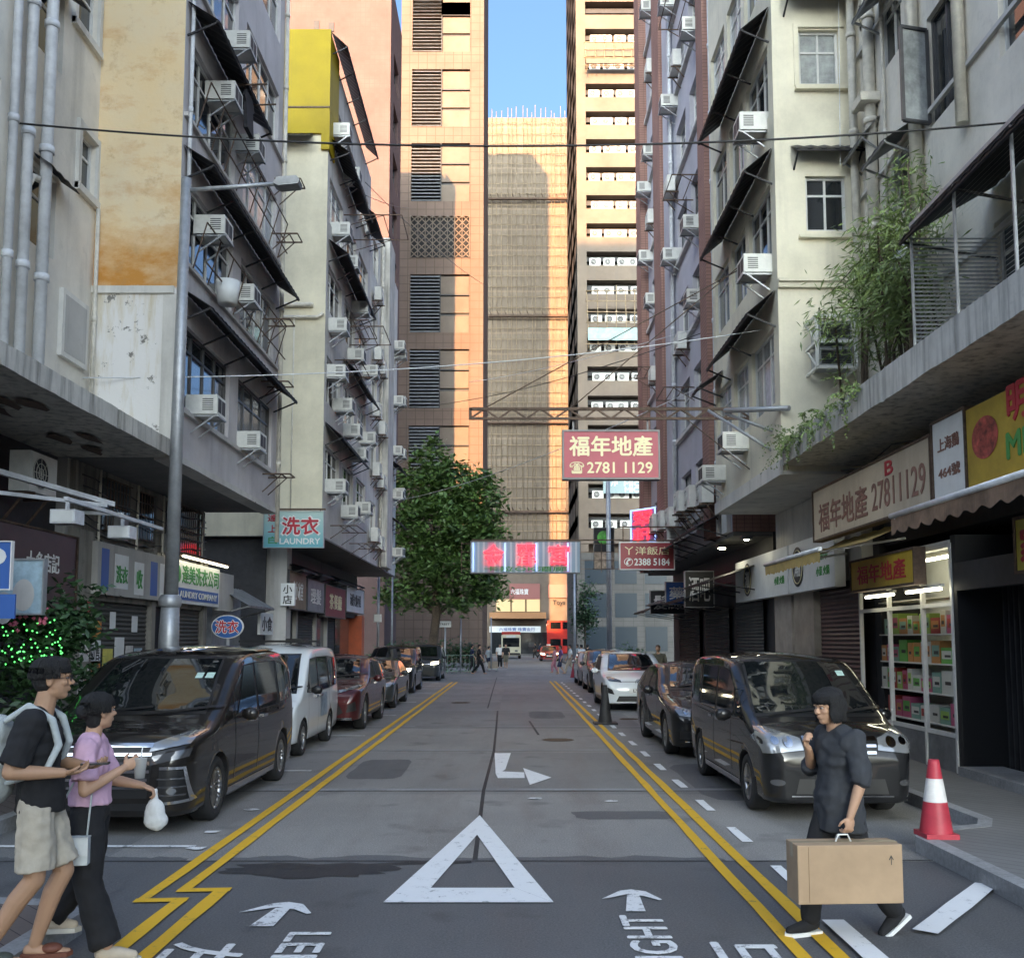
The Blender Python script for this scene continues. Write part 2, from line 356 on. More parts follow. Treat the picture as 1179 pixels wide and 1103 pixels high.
strip(mb, [(-1.3, 8.72), (-0.9, 8.82), (-0.36, 8.87)], 0.1, 0.0055)
tag(mb.build('tar_patch', 'tarpatch', normals=False), kind='structure')
for x0, x1 in ((-2.6, 1.9), (-4.9, -2.9)):
    mb = MB(); n = 40; mb.add([(x0 + (x1 - x0) * i / n, 8.9, .0018) for i in range(n + 1)] + [(x1 - (x1 - x0) * i / n, 9.0 + .28 * abs(noise.noise(Vector((i * .23, x0, 2)))) + .05 * rr.random(), .0018) for i in range(n + 1)], [list(range(2 * n + 2))]); tag(mb.build('asphalt_edge', 'asphalt', normals=False), kind='structure')
for i, (x, y, r_) in enumerate(((.9, 19.5, .32), (-1.6, 31, .32), (2.9, 24.6, .25))):
    mb = MB(); mb.add([(x + r_ * math.cos(k * math.pi / 12), y + r_ * math.sin(k * math.pi / 12), .006) for k in range(24)], [list(range(24))])
    for k in range(-3, 4): w_ = math.sqrt(max(.01, r_ * r_ - (k * r_ / 4) ** 2)) * .9; mb.box(x - w_, x + w_, y + k * r_ / 4 - .012, y + k * r_ / 4 + .012, .006, .011)
    tag(mb.build('manhole_cover', 'rust_steel'), '%s iron manhole cover in the concrete road' % ('round', 'distant round', 'small')[i], 'manhole cover')
for i, (x, y, w_, l_) in enumerate(((1.25, 11.2, 1.1, .5), (-2.0, 15.2, .8, 2.2), (3.0, 14.0, 1.2, 3.5), (.9, 26, .9, 2.4), (-3.9, 8.1, 1.6, 1.0))):
    mb = MB(); n = 20; mb.add([(x + (w_ / 2) * max(-1, min(1, 1.3 * math.cos(k * math.pi / 10))) * rr.uniform(.93, 1.05), y + (l_ / 2) * max(-1, min(1, 1.3 * math.sin(k * math.pi / 10))) * rr.uniform(.93, 1.05), .0022) for k in range(n)], [list(range(n))])
    tag(mb.build('road_patch', 'asphalt', normals=False), kind='structure')
# painted markings
Z = 0.010
def marks(name, polys, mat):
    mb = MB()
    for i, p in enumerate(polys): mb.add([(x, y, Z + 0.0006 * i) for x, y in p], [list(range(len(p)))])
    return tag(mb.build(name, mat, normals=False), kind='structure')
def line(a, b, w, n=1, jit=0.0):
    a, b = Vector(a), Vector(b); d = (b - a).normalized(); nn = Vector((d.y, -d.x)) * w / 2
    if n == 1: return [tuple(a + nn), tuple(b + nn), tuple(b - nn), tuple(a - nn)]
    L = [a + (b - a) * i / n for i in range(n + 1)]
    return [tuple(p + nn * (1 + rr.uniform(-jit, jit))) for p in L] + [tuple(p - nn * (1 + rr.uniform(-jit, jit))) for p in reversed(L)]
marks('double_yellow_line', [line((-2.78, 7.55), (-2.78, 46), 0.10, 40, .18), line((-2.56, 7.85), (-2.56, 46), 0.10, 40, .18),
      line((-2.83, 7.55), (-2.44, 7.58), 0.11), line((-2.61, 7.85), (-2.20, 7.88), 0.11),
      line((-2.49, 7.55), (-2.49, 4.5), 0.11, 8, .15), line((-2.26, 7.85), (-2.26, 4.5), 0.11, 8, .15)], 'paint_yellow')
marks('double_yellow_line', [line((1.80, 4.0), (1.80, 47), 0.10, 50, .18), line((2.03, 4.0), (2.03, 47), 0.10, 50, .18)], 'paint_yellow')
P = []
y = 7.95
while y < 46:
    P.append(line((2.28, y), (2.28, y + 0.75), 0.10, 2, .15)); y += 1.75
P += [line((2.22, 4.6), (2.22, 7.0), 0.16, 4, .1), line((2.75, 6.72), (4.05 * .93, 8.0), 0.17, 4, .08)]
marks('parking_bay_line', P, 'paint_white')
P = []; y = 9.5
while y < 46:
    P.append(line((-5.0, y), (-3.0, y), 0.09)); y += 5.4
marks('parking_bay_line', P, 'paint_worn')
A = Vector((-0.36, 11.15)); B = Vector((-0.96, 7.5)); C_ = Vector((0.31, 7.5))
a2, b2, c2 = Vector((-0.35, 10.05)), Vector((-0.64, 7.93)), Vector((0.02, 7.93))
marks('give_way_triangle', [[tuple(A), tuple(B), tuple(b2), tuple(a2)], [tuple(B), tuple(C_), tuple(c2), tuple(b2)], [tuple(C_), tuple(A), tuple(a2), tuple(c2)]], 'paint_white')
marks('turn_arrow', [[(-0.30, 17.2), (-0.02, 17.2), (-0.1, 15.05), (-0.16, 14.75), (-0.2, 14.1), (-0.24, 14.6)], [(-0.21, 14.85), (0.18, 14.7), (0.18, 14.1), (-0.2, 14.1)],
      [(0.17, 15.2), (0.56, 14.15), (0.24, 13.45)]], 'paint_white')
def hook(cx, cy, s=1, k=1.0):
    return [[(cx - .13 * k, cy - .36), (cx + .10 * k, cy - .36), (cx + .12 * k, cy + .1), (cx - .03 * k, cy + .1)],
            [(cx - .36 * k, cy - .02), (cx - .1 * k, cy + .22), (cx + .05 * k, cy + .26), (cx + .22 * k, cy + .2), (cx + .37 * k, cy - .04), (cx + .33 * k, cy - .06), (cx + .17 * k, cy + .06), (cx - .02 * k, cy + .12), (cx - .24 * k, cy + .02)]]
pl = at(325, 1048, 0) # unused
marks('crossing_arrow', hook(0.90, 7.62, 1, .62) , 'paint_worn')
marks('crossing_arrow', hook(-1.70, 7.25, 1, .72), 'paint_worn')
mb = MB()
add_text(mb, 'RIGHT', (1.05, 5.95, Z), EY, -EX, 1.2, 0.29, 0.02, thick=0.001)
add_text(mb, '右', (1.68, 5.85, Z), EY, -EX, 0.68, 0.5, 0.02, thick=0.001)
add_text(mb, '望', (1.68, 5.1, Z), EY, -EX, 0.68, 0.5, 0.02, thick=0.001)
add_text(mb, 'LEFT', (-1.48, 6.75, Z), -EY, EX, 0.95, 0.27, 0.02, thick=0.001)
add_text(mb, '左', (-2.18, 6.52, Z), -EY, EX, 0.6, 0.5, 0.02, thick=0.001)
add_text(mb, '望', (-2.18, 7.3 - 1.6, Z), -EY, EX, 0.6, 0.5, 0.02, thick=0.001)
tag(mb.build('crossing_lettering', 'paint_worn', normals=False), kind='structure')
mb = MB()
for x, y in ((3.32, 10.6), (3.1, 9.9), (-2.95, 9.4), (-3.05, 10.2), (-3.0, 11.5), (.3, 12.3), (1.2, 12.1)):
    mb.add([(x + .09 * math.cos(t) * rr.uniform(.6, 1.3), y + .07 * math.sin(t) * rr.uniform(.6, 1.3), 0.013) for t in [i * math.pi / 4 for i in range(8)]], [list(range(8))])
tag(mb.build('road_litter', 'paint_worn', normals=False), kind='stuff')
# ================================================================== facade kit
def pt(face, plane, u, z, d=0.0):
    if face == 'E': return Vector((plane + d, u, z))
    if face == 'W': return Vector((plane - d, u, z))
    if face == 'S': return Vector((u, plane - d, z))
    return Vector((u, plane + d, z))
def fbox(mb, face, plane, u0, u1, z0, z1, d0, d1, mi=0):
    a = pt(face, plane, u0, z0, d0); b = pt(face, plane, u1, z1, d1); mb.box(a.x, b.x, a.y, b.y, a.z, b.z, mi)
FRZ = {'S': 0.0, 'E': math.pi / 2, 'W': -math.pi / 2}
_wm = {}
def window_meshes(w, h, nx, tr, frame, pane, fw=0.05):
    k = (round(w, 2), round(h, 2), nx, tr, frame, pane, fw)
    if k not in _wm:
        f = MB(); y0, y1 = -0.035, 0.02
        f.box(-w / 2, w / 2, y0, y1, 0, fw); f.box(-w / 2, w / 2, y0, y1, h - fw, h)
        f.box(-w / 2, -w / 2 + fw, y0, y1, fw, h - fw); f.box(w / 2 - fw, w / 2, y0, y1, fw, h - fw)
        for i in range(1, nx):
            x = -w / 2 + w * i / nx; f.box(x - fw * .4, x + fw * .4, y0 + .006, y1, fw, h - fw)
        if tr: f.box(-w / 2 + fw, w / 2 - fw, y0 + .012, y1, h * (1 - tr) - fw * .4, h * (1 - tr) + fw * .4)
        p = MB(); p.quad((-w / 2 + fw * .6, 0, fw * .6), (w / 2 - fw * .6, 0, fw * .6), (w / 2 - fw * .6, 0, h - fw * .6), (-w / 2 + fw * .6, 0, h - fw * .6))
        _wm[k] = (f.mesh('window', frame), p.mesh('pane', pane))
    return _wm[k]
class Facade:
    def __init__(s, root, face, plane, u0, u1, z0, z1, mat, name='wall', reveal=0.14):
        s.__dict__.update(root=root, face=face, plane=plane, u0=u0, u1=u1, z0=z0, z1=z1, mat=mat, name=name, rv=reveal, holes=[])
    def win(s, u, z, w, h, nx=2, tr=0.3, frame='white_alu', pane=None, fw=0.05):
        """window centred at u with its sill at z"""
        s.holes.append((u - w / 2, u + w / 2, z, z + h))
        pane = pane or random.choice(['glass_dark', 'glass_dark', 'glass_grey', 'curtain'])
        fm, pm = window_meshes(w, h, nx, tr, frame, pane, fw)
        o = obj('window', fm, s.root, pt(s.face, s.plane, u, z, -s.rv + 0.03) - s.root.location, FRZ[s.face]); obj('pane', pm, o); return o
    def hole(s, u0, u1, z0, z1): s.holes.append((u0, u1, z0, z1))
    def build(s):
        mb = MB(); us = {s.u0, s.u1}; zs = {s.z0, s.z1}
        for a, b, c, d in s.holes: us |= {min(max(a, s.u0), s.u1), min(max(b, s.u0), s.u1)}; zs |= {min(max(c, s.z0), s.z1), min(max(d, s.z0), s.z1)}
        us, zs = sorted(us), sorted(zs); P = lambda u, z, d=0: pt(s.face, s.plane, u, z, d)
        flip = s.face in ('W', 'N')
        def q(a, b, c, d): mb.quad(*((d, c, b, a) if flip else (a, b, c, d)))
        for i in range(len(us) - 1):
            for j in range(len(zs) - 1):
                cu, cz = (us[i] + us[i + 1]) / 2, (zs[j] + zs[j + 1]) / 2
                if any(a < cu < b and c < cz < d for a, b, c, d in s.holes): continue
                q(P(us[i], zs[j]), P(us[i + 1], zs[j]), P(us[i + 1], zs[j + 1]), P(us[i], zs[j + 1]))
        r = -s.rv
        for a, b, c, d in s.holes:
            q(P(a, c), P(b, c), P(b, c, r), P(a, c, r)); q(P(a, d, r), P(b, d, r), P(b, d), P(a, d))
            q(P(a, c), P(a, c, r), P(a, d, r), P(a, d)); q(P(b, c, r), P(b, c), P(b, d), P(b, d, r))
        return mb.build(s.name, s.mat, s.root, normals=False)
def block(root, name, mat, x0, x1, y0, y1, z0, z1):
    mb = MB(); mb.box(x0, x1, y0, y1, z0, z1); return mb.build(name, mat, root)
def awning(root, face, plane, u0, u1, ztop, out, drop, mat='black_tin', name='awning', n=None, brackets=True):
    """sloping tin sheet with corrugations, its end plates and struts"""
    mb = MB(); n = n or max(6, int((u1 - u0) / 0.12)); vs = []; fs = []
    for i in range(n + 1):
        u = u0 + (u1 - u0) * i / n; w = 0.012 * (1 if i % 2 else -1)
        for d, z in ((0.01, ztop), (out, ztop - drop)):
            vs.append(pt(face, plane, u, z + w, d)); vs.append(pt(face, plane, u, z + w - 0.012, d))
    for i in range(n):
        a = i * 4; b = a + 4
        fs += [(a, a + 2, b + 2, b), (a + 1, b + 1, b + 3, a + 3), (a + 2, a + 3, b + 3, b + 2)]
    mb.add(vs, fs)
    if brackets:
        k = max(2, int((u1 - u0) / 1.3) + 1)
        for i in range(k):
            u = u0 + .05 + (u1 - u0 - .1) * i / (k - 1)
            mb.bar(pt(face, plane, u, ztop - drop - 0.25, 0.0), pt(face, plane, u, ztop - drop - 0.02, out - .03), 0.03)
        mb.bar(pt(face, plane, u0, ztop - drop - .03, out - .03), pt(face, plane, u1, ztop - drop - .03, out - .03), 0.035)
    return mb.build(name, mat, root)
def pipe(root, pts, r, mat='pipe', name='drainpipe', collars=True):
    mb = MB(); mb.tube(pts, r, 10)
    if collars:
        a, b = Vector(pts[0]), Vector(pts[-1]); n = int((b - a).length / 1.8)
        for i in range(1, n):
            p = a + (b - a) * i / n
            if abs(b.x - a.x) < 1e-3 and abs(a.y - b.y) < 1e-3: mb.tube([p - EZ * .05, p + EZ * .05], r * 1.25, 10)
    return mb.build(name, mat, root)
# ------------------------------------------------------------------ air conditioners
def make_window_ac():
    t = thing('air_conditioner', 'white window air conditioner', 'air conditioner')
    b = MB(); w, h, d = 0.62, 0.40, 0.55
    b.box(-w / 2, w / 2, -d, 0.1, 0, h); b.build('casing', 'ac_white', t, (0, 0, 0))
    g = MB()
    for i in range(2): g.box(-w * .40 + i * w * .42, -w * .40 + i * w * .42 + w * .36, -d - .004, -d + .01, h * .14, h * .86)
    for sx in (-1, 1):
        for i in range(6): g.box(sx * w / 2 - .003, sx * w / 2 + .004, -d * .85, -d * .45, h * (.2 + .11 * i), h * (.2 + .11 * i) + .02)
    g.build('grille', 'dark_grey', t, (0, 0, 0))
    k = MB()
    for sx in (-1, 1):
        k.bar((sx * w * .42, 0.05, -.03), (sx * w * .42, -d * 1.05, -.03), .035); k.bar((sx * w * .42, 0, -.38), (sx * w * .42, -d * .85, -.04), .03)
    k.bar((-w * .5, -d * 1.0, -.03), (w * .5, -d * 1.0, -.03), .035); k.build('bracket', 'steel', t, (0, 0, 0)); return t
def make_condenser(tray=True):
    t = thing('condenser_unit', 'white condenser', 'air conditioner')
    b = MB(); w, h, d = 0.78, 0.55, 0.28
    b.box(-w / 2, w / 2, -d - .1, -.1, 0, h); b.build('casing', 'ac_white', t, (0, 0, 0))
    f = MB(); c = (-w * .12, -d - .105, h / 2)
    f.add([(c[0] + .215 * math.cos(i * math.pi / 12), c[1], c[2] + .215 * math.sin(i * math.pi / 12)) for i in range(24)], [list(range(24))])
    f.build('fan', 'dark_grey', t, (0, 0, 0))
    g = MB()
    for r in (.07, .14, .215): g.tube([(c[0] + r * math.cos(i * math.pi / 8), c[1] - .008, c[2] + r * math.sin(i * math.pi / 8)) for i in range(17)], .006, 4, cap=False)
    for i in range(4):
        a = i * math.pi / 4; g.tube([(c[0] + .21 * math.cos(a), c[1] - .008, c[2] + .21 * math.sin(a)), (c[0] - .21 * math.cos(a), c[1] - .008, c[2] - .21 * math.sin(a))], .005, 4)
    g.build('fan_guard', 'ac_white', t, (0, 0, 0))
    if tray:
        k = MB()
        for sx in (-1, 1): k.bar((sx * w * .42, 0.05, -.03), (sx * w * .42, -d - .15, -.03), .04); k.bar((sx * w * .42, 0, -.4), (sx * w * .42, -d, -.04), .03)
        k.build('bracket', 'rust_steel', t, (0, 0, 0))
    return t
AC1, AC2, AC3 = make_window_ac(), make_condenser(), make_condenser(False)
_first = {}
def place_ac(proto, face, plane, u, z, label, group, sc=1.0, d=0.0, rz=0.0, kind='air conditioner'):
    if proto.name not in _first: _first[proto.name] = 1; o = proto
    else:
        o = proto.copy(); col.objects.link(o)
        for ch in proto['_k'] if '_k' in proto else [c for c in ACK[proto.name]]:
            c = ch.copy(); col.objects.link(c); c.parent = o
    o.location = pt(face, plane, u, z, d); o.rotation_euler = (0, 0, FRZ[face] + rz); o.scale = (sc, sc, sc)
    o['label'] = label; o['group'] = group; o['category'] = kind; return o
ACK = {p.name: kids(p) for p in (AC1, AC2, AC3)}
def rack(name, label, face, plane, u0, u1, z, out=0.9, group=None, cat='drying rack'):
    """bare metal laundry rack of rods reaching out of a wall"""
    mb = MB()
    for u in (u0, u1): mb.bar(pt(face, plane, u, z, 0), pt(face, plane, u, z, out), .03)
    for d in (out * .35, out * .68, out): mb.bar(pt(face, plane, u0, z, d), pt(face, plane, u1, z, d), .022)
    for u in (u0, u1): mb.bar(pt(face, plane, u, z - .4, 0), pt(face, plane, u, z - .01, out * .7), .02)
    return tag(mb.build(name, 'rust_steel'), label, cat, group)
# ================================================================== left side of the street
XL = -5.5
# ---- nearest left block, set back above its canopy
L0 = thing('old_tenement', 'grey old tenement with fat white pipes above a stained, spalling concrete canopy', 'building', (-8, 12, 0))
f = Facade(L0, 'E', -6.9, 9, 15.7, 5.15, 19, 'pale_wall')
for u, z, w, h in ((15.32, wz(228, 15.5), .62, .95), (15.1, wz(45, 15.2), .8, 1.0), (13.95, wz(72, 14), .8, 1.25), (13.95, wz(290, 14), .75, 1.2), (12.2, 8.3, .9, 1.2), (12.2, 11.2, .9, 1.2), (10.6, 8.3, .9, 1.2), (15.1, 14.2, .8, 1.), (13.9, 14.2, .8, 1.2)):
    f.win(u, z, w, h, 1, 0.35, 'white_alu', 'glass_dark')
f.build()
mb = MB()
for u, z, w, h in ((15.32, wz(228, 15.5), .62, .95), (15.1, wz(45, 15.2), .8, 1.0)):
    mb = MB(); fbox(mb, 'E', -6.9, u - w / 2 - .1, u - w / 2, z - .1, z + h + .1, 0, .06); fbox(mb, 'E', -6.9, u - w / 2 - .1, u + w / 2 + .1, z - .12, z - .002, 0, .08)
    fbox(mb, 'E', -6.9, u + w / 2, u + w / 2 + .1, z, z + h + .1, 0, .055); fbox(mb, 'E', -6.9, u - w / 2, u + w / 2, z + h, z + h + .1, 0, .05); mb.build('window_surround', 'white_plaster', L0)
mb = MB(); u, z = 15.0, wz(418, 15); fbox(mb, 'E', -6.9, u - .45, u + .45, z, z + 1.05, 0, .07); mb.build('window_surround', 'white_plaster', L0)
mb = MB(); fbox(mb, 'E', -6.9, u - .37, u + .37, z + .08, z + .97, .07, .075); mb.build('blocked_window', 'grey_plaster', L0)
for u, z in ((13.95, wz(72, 14) + 1.25), (13.95, wz(290, 14) + 1.2)):
    awning(L0, 'E', -6.9, u - .5, u + .5, z + .1, .3, .2, brackets=False)
def ragged(face, plane, u0, u1, z0, z1, d0, d1, n, amp, seed=1):
    """slab edge with a chipped lower and upper lip"""
    r = random.Random(seed); mb = MB(); vs = []; fs = []
    for i in range(n + 1):
        u = u0 + (u1 - u0) * i / n; q = lambda k: noise.noise(Vector((u * 1.1, k, seed))) * amp * .7 + noise.noise(Vector((u * 6, k, seed))) * amp * .35
        a = q(0) + (amp * 2.2 if noise.noise(Vector((u * 2.2, 9, seed))) > .42 else 0); b = q(3) * .6 - (amp if noise.noise(Vector((u * 2.7, 5, seed))) > .45 else 0); c = q(6)
        vs += [pt(face, plane, u, z0, d0), pt(face, plane, u, z0 + max(a, -amp * .3), d1 + b), pt(face, plane, u, z1 + c * .5, d1 + b * .5), pt(face, plane, u, z1, d0)]
    for i in range(n):
        for k in range(4): fs.append((i * 4 + k, i * 4 + (k + 1) % 4, i * 4 + 4 + (k + 1) % 4, i * 4 + 4 + k))
    fs += [(0, 1, 2, 3), tuple(n * 4 + k for k in (3, 2, 1, 0))]
    mb.add(vs, fs); return mb
ragged('E', -6.9, 7.5, 15.69, 4.9, 5.17, -.7, 1.4, 220, .03).build('canopy', 'concrete_old', L0)
rr = random.Random(9)
for i in range(9):
    mb = MB()   # concrete spalled off the canopy underside, rebar showing
    x, y = rr.uniform(-6.6, -5.8), rr.uniform(10, 15.2); n = 9
    mb.add([(x + .14 * math.cos(t) * rr.uniform(.5, 1.2), y + .45 * math.sin(t) * rr.uniform(.5, 1.2), 4.865 + .0 * i) for t in [k * 2 * math.pi / n for k in range(n)]], [list(range(n))]); mb.build('spalled_patch', 'rust_steel', L0)
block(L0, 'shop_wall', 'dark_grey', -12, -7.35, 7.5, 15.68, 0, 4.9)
block(L0, 'rear_block', 'grey_plaster', -13, -7.1, 9.05, 15.65, 5.2, 18.9)
for u, v, x in ((13.62, .085, -6.72), (13.12, .075, -6.74), (12.75, .06, -6.76)):
    pipe(L0, [(x, u, 5.2), (x, u, 18.5)], v, 'pipe_white')
pipe(L0, [(-6.76, 13.3, 12.6), (-6.7, 13.4, 12.2), (-6.72, 13.5, 11.6), (-6.75, 12.9, 11.2)], .05, 'rust_steel', 'waste_pipe', False)
pipe(L0, [(-6.8, 15.58, 5.3), (-6.8, 15.58, 9.0)], .035, 'pipe')
pipe(L0, [(-6.8, 13.6, 8.55), (-6.75, 13.3, 8.45), (-6.72, 13.1, 8.2)], .05, 'pipe', 'waste_pipe', False)
# ---- second left block: rust stained cream end wall, strip windows under black awnings
def rustwall():
    m, nt, b = newmat('rust_stained_plaster')
    tc = N(nt, 'ShaderNodeTexCoord'); sx = N(nt, 'ShaderNodeSeparateXYZ'); nt.links.new(tc.outputs['Object'], sx.inputs[0])
    n1 = noise_node(nt, 0.9, 7, 0.68); n2 = noise_node(nt, 3.2, 8, 0.72); n3 = noise_node(nt, 1.4, 6, .7, mscale=(2.5, 2.5, .35)); n4 = noise_node(nt, 1.1, 7, .7, mscale=(.8, .8, 1.6))
    cream = mix(nt, ramp(nt, n1.outputs[0], .35, .7), (0.84, 0.63, 0.37), (0.80, 0.66, 0.46))
    hi = N(nt, 'ShaderNodeMapRange'); nt.links.new(sx.outputs[2], hi.inputs[0]); hi.inputs[1].default_value = 7.75; hi.inputs[2].default_value = 9.3; hi.inputs[3].default_value = 1.0; hi.inputs[4].default_value = 0.0
    f = math_(nt, 'ADD', math_(nt, 'MULTIPLY', hi.outputs[0], 0.50), math_(nt, 'MULTIPLY', math_(nt, 'SUBTRACT', n4.outputs[0], 0.46), 1.5))
    up = mix(nt, ramp(nt, f, 0.12, 0.62), cream, (0.62, 0.27, 0.06))
    up = mix(nt, math_(nt, 'MULTIPLY', ramp(nt, n2.outputs[0], .55, .7), .5), up, (0.5, 0.28, 0.12))
    low = mix(nt, ramp(nt, n3.outputs[0], .5, .72), (0.80, 0.78, 0.75), (0.62, 0.53, 0.36))
    low = mix(nt, ramp(nt, n2.outputs[0], .59, .62), low, (0.22, 0.21, 0.19))
    g = math_(nt, 'ADD', sx.outputs[2], math_(nt, 'MULTIPLY', n2.outputs[0], 0.25))
    sel = ramp(nt, math_(nt, 'MULTIPLY', g, 0.1), .7825, .787)
    nt.links.new(mix(nt, sel, low, up), b.inputs['Base Color']); b.inputs['Roughness'].default_value = .85
    n5 = noise_node(nt, 14, 5, .7); bump(nt, b, n5.outputs[0], .35, .015); return m
M['rustwall'] = rustwall()
L1 = thing('cream_tenement', 'cream and lavender tenement whose blank end wall is streaked with orange rust', 'building', (-9, 19, 0))
Facade(L1, 'S', 15.7, -7.0, XL, 4.95, 19, 'rustwall', 'end_wall').build()
mb = MB(); fbox(mb, 'S', 15.7, -6.98, XL - .05, 7.62, 7.74, 0, .05); fbox(mb, 'S', 15.7, -5.72, XL, 4.96, 7.6, 0, .03); mb.build('ledge', 'white_plaster', L1)
f = Facade(L1, 'E', XL, 15.7, 22.6, 4.95, 19, 'lavender')
k = 0
for z, h in ((5.85, 1.4), (8.35, 1.35), (10.85, 1.35), (13.4, 1.35), (16.0, 1.35)):
    for u, w in ((17.4, 2.7), (20.75, 2.8)):
        f.win(u, z, w, h, 4, .3 if k else .25, 'dark_alu' if k < 2 else 'white_alu', ['glass_dark', 'glass_grey', 'curtain'][k % 2] if k < 3 else None); k += 1
f.build()
for z in (5.78, 8.28, 10.78, 13.33): mb = MB(); fbox(mb, 'E', XL, 15.75, 22.5, z - .07, z, 0, .07); mb.build('sill', 'grey_light', L1)
block(L1, 'rear_block', 'grey_plaster', -13, XL - .2, 15.9, 22.58, 4.97, 18.9)
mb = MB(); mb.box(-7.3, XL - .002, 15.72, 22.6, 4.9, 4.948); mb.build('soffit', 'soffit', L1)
mb = MB(); ragged('E', XL, 15.7, 22.6, 4.86, 4.97, -.3, .05, 120, .015, 3).build('canopy_lip', 'grey_light', L1)
for z in (7.78, 10.22, 12.75): awning(L1, 'E', XL, 15.75, 22.3 if z < 12 else 19.5, z, .55, .35)
pipe(L1, [(-5.42, 15.85, 4.9), (-5.42, 15.85, 18.8)], .035, 'pipe_white')
pipe(L1, [(-5.42, 22.5, 4.2), (-5.42, 22.5, 18.8)], .05, 'pipe')
g = MB()
for z, h in ((8.35, 1.35), (10.85, 1.35)):
    for u in (16.2, 17.0, 17.8, 18.6, 19.6, 20.4, 21.2, 22.0): g.bar(pt('E', XL, u, z - .1, .08), pt('E', XL, u, z + .7, .3), .02)
    g.bar(pt('E', XL, 16.2, z + .7, .3), pt('E', XL, 22, z + .7, .3), .02); g.bar(pt('E', XL, 16.2, z, .3), pt('E', XL, 22, z, .3), .02)
g.build('flower_rail', 'rust_steel', L1)
block(L1, 'shop_wall', 'grey_plaster', -12, -7.2, 15.72, 22.6, 0, 4.9)
G = 'air conditioners on the left lavender facade'
for u, z, lb in ((16.75, 5.80, 'bracketed air conditioner nearest the lamp post, lowest window row of the lavender facade'),
                 (19.6, 5.78, 'small white air conditioner, second from the lamp post at the lavender facade lowest windows'),
                 (16.9, 9.05, 'white air conditioner tucked under the black awning behind the lamp arm'),
                 (18.9, 8.55, 'white air conditioner below the lamp arm on the lavender facade second row'),
                 (17.3, 11.75, 'white air conditioner high on the lavender facade, upper pair, beside the rusty wall'),
                 (19.0, 11.65, 'white air conditioner high on the lavender facade, upper pair, away from the rusty wall'),
                 (18.2, 13.3, 'white air conditioner cut by the top edge of the picture over the black shirt')):
    place_ac(AC1, 'E', XL, u, z, lb, G, .84, .0)
mb = MB()   # hung shirt and bucket
x, y, z = -5.05, 17.9, 12.3
mb.add([(x, y - .22, z), (x, y + .22, z), (x, y + .34, z - .18), (x, y + .24, z - .24), (x, y + .22, z - .75), (x, y - .22, z - .75), (x, y - .24, z - .24), (x, y - .34, z - .18)] +
       [(x + .05, y - .22, z), (x + .05, y + .22, z), (x + .05, y + .34, z - .18), (x + .05, y + .24, z - .24), (x + .08, y + .22, z - .75), (x + .08, y - .22, z - .75), (x + .05, y - .24, z - .24), (x + .05, y - .34, z - .18)],
       [list(range(8)), [15, 14, 13, 12, 11, 10, 9, 8]] + [(i, i + 8, (i + 1) % 8 + 8, (i + 1) % 8) for i in range(8)])
tag(mb.build('hung_shirt', speck('black_cloth', (.02, .02, .024), .3, 20, .9)), 'black shirt drying outside the upper windows of the lavender facade', 'shirt')
mb = MB(); mb.bar((-5.5, 17.6, 12.32), (-4.6, 17.6, 12.35), .025); mb.bar((-5.5, 18.3, 12.32), (-4.6, 18.3, 12.35), .025); mb.bar((-5.05, 17.55, 12.33), (-5.05, 18.35, 12.33), .02)
tag(mb.build('drying_rack', 'rust_steel'), 'thin rod rack carrying the black shirt', 'drying rack')
mb = MB(); mb.lathe([(0, 0), (.17, 0), (.22, .42), (.2, .42), (.16, .05)], 16, c=(-5.15, 17.3, 8.0)); tag(mb.build('bucket', 'white_board'), 'white bucket hanging on the lavender facade rail behind the lamp post', 'bucket')
for i, (u, z) in enumerate(((21.6, 9.0), (21.6, 7.6), (22.2, 11.2), (21.9, 5.6), (22.4, 12.6))):
    rack('drying_rack', ['rusty rod rack at the end of the lavender facade, %s' % q for q in ('beside the second window row', 'just under the middle awning', 'beside the yellow wall', 'beside the lowest window row', 'above all others')][i], 'E', XL, u - .5, u, z, .6, 'laundry racks on the lavender facade')
# ---- third left block with the yellow top
L2 = thing('yellow_topped_tenement', 'cream tenement with a bright yellow top storey and black tin awnings', 'building', (-9, 32, 0))
zt = wz(36, 28.2); zy = wz(155, 28.2)
Facade(L2, 'S', 28.2, -12, XL, 4.95, zy, 'cream', 'end_wall').build()
block(L2, 'rear_block', 'grey_plaster', -13, XL - .25, 28.3, 36.9, 4.97, zt - .3)
mb = MB(); mb.box(-12, XL + .04, 28.12, 28.3, zy, zt); mb.box(XL - .2, XL + .04, 28.3, 29.6, zy + .8, zt - .1); mb.box(XL - .2, XL + .05, 28.105, 29.0, zy - .5, zy + .75); mb.build('yellow_wall', 'yellow', L2)
mb = MB(); mb.box(-11.8, XL + .045, 28.1, 28.125, zy + .78, zy + .83); mb.build('wall_band', 'rust_steel', L2)
awning(L2, 'S', 28.2, -7.4, -5.95, zy + .02, .5, .3, brackets=False)
f = Facade(L2, 'E', XL, 28.2, 36.9, 4.95, zt - .4, 'grey_light')
for k, z in enumerate((6.3, 9.0, 11.8, 14.5, 17.2)):
    for u, w in ((29.7, 2.3), (32.5, 2.2), (35.3, 2.2)):
        f.win(u, z, w, 1.4, 3, .3)
f.build()
for u0, u1, z, o in ((28.4, 35.4, zt + .1, .5), (28.5, 33.5, 17.1, .6), (33.9, 36.8, 17.6, .6), (28.5, 34.6, 13.95, .6), (31.2, 36.5, 11.1, .5), (28.4, 33.7, 8.35, .55)):
    awning(L2, 'E', XL, u0, u1, z, o, .45)
mb = MB(); mb.box(-7.2, XL - .002, 28.2, 36.9, 4.9, 4.948); mb.build('soffit', 'soffit', L2)
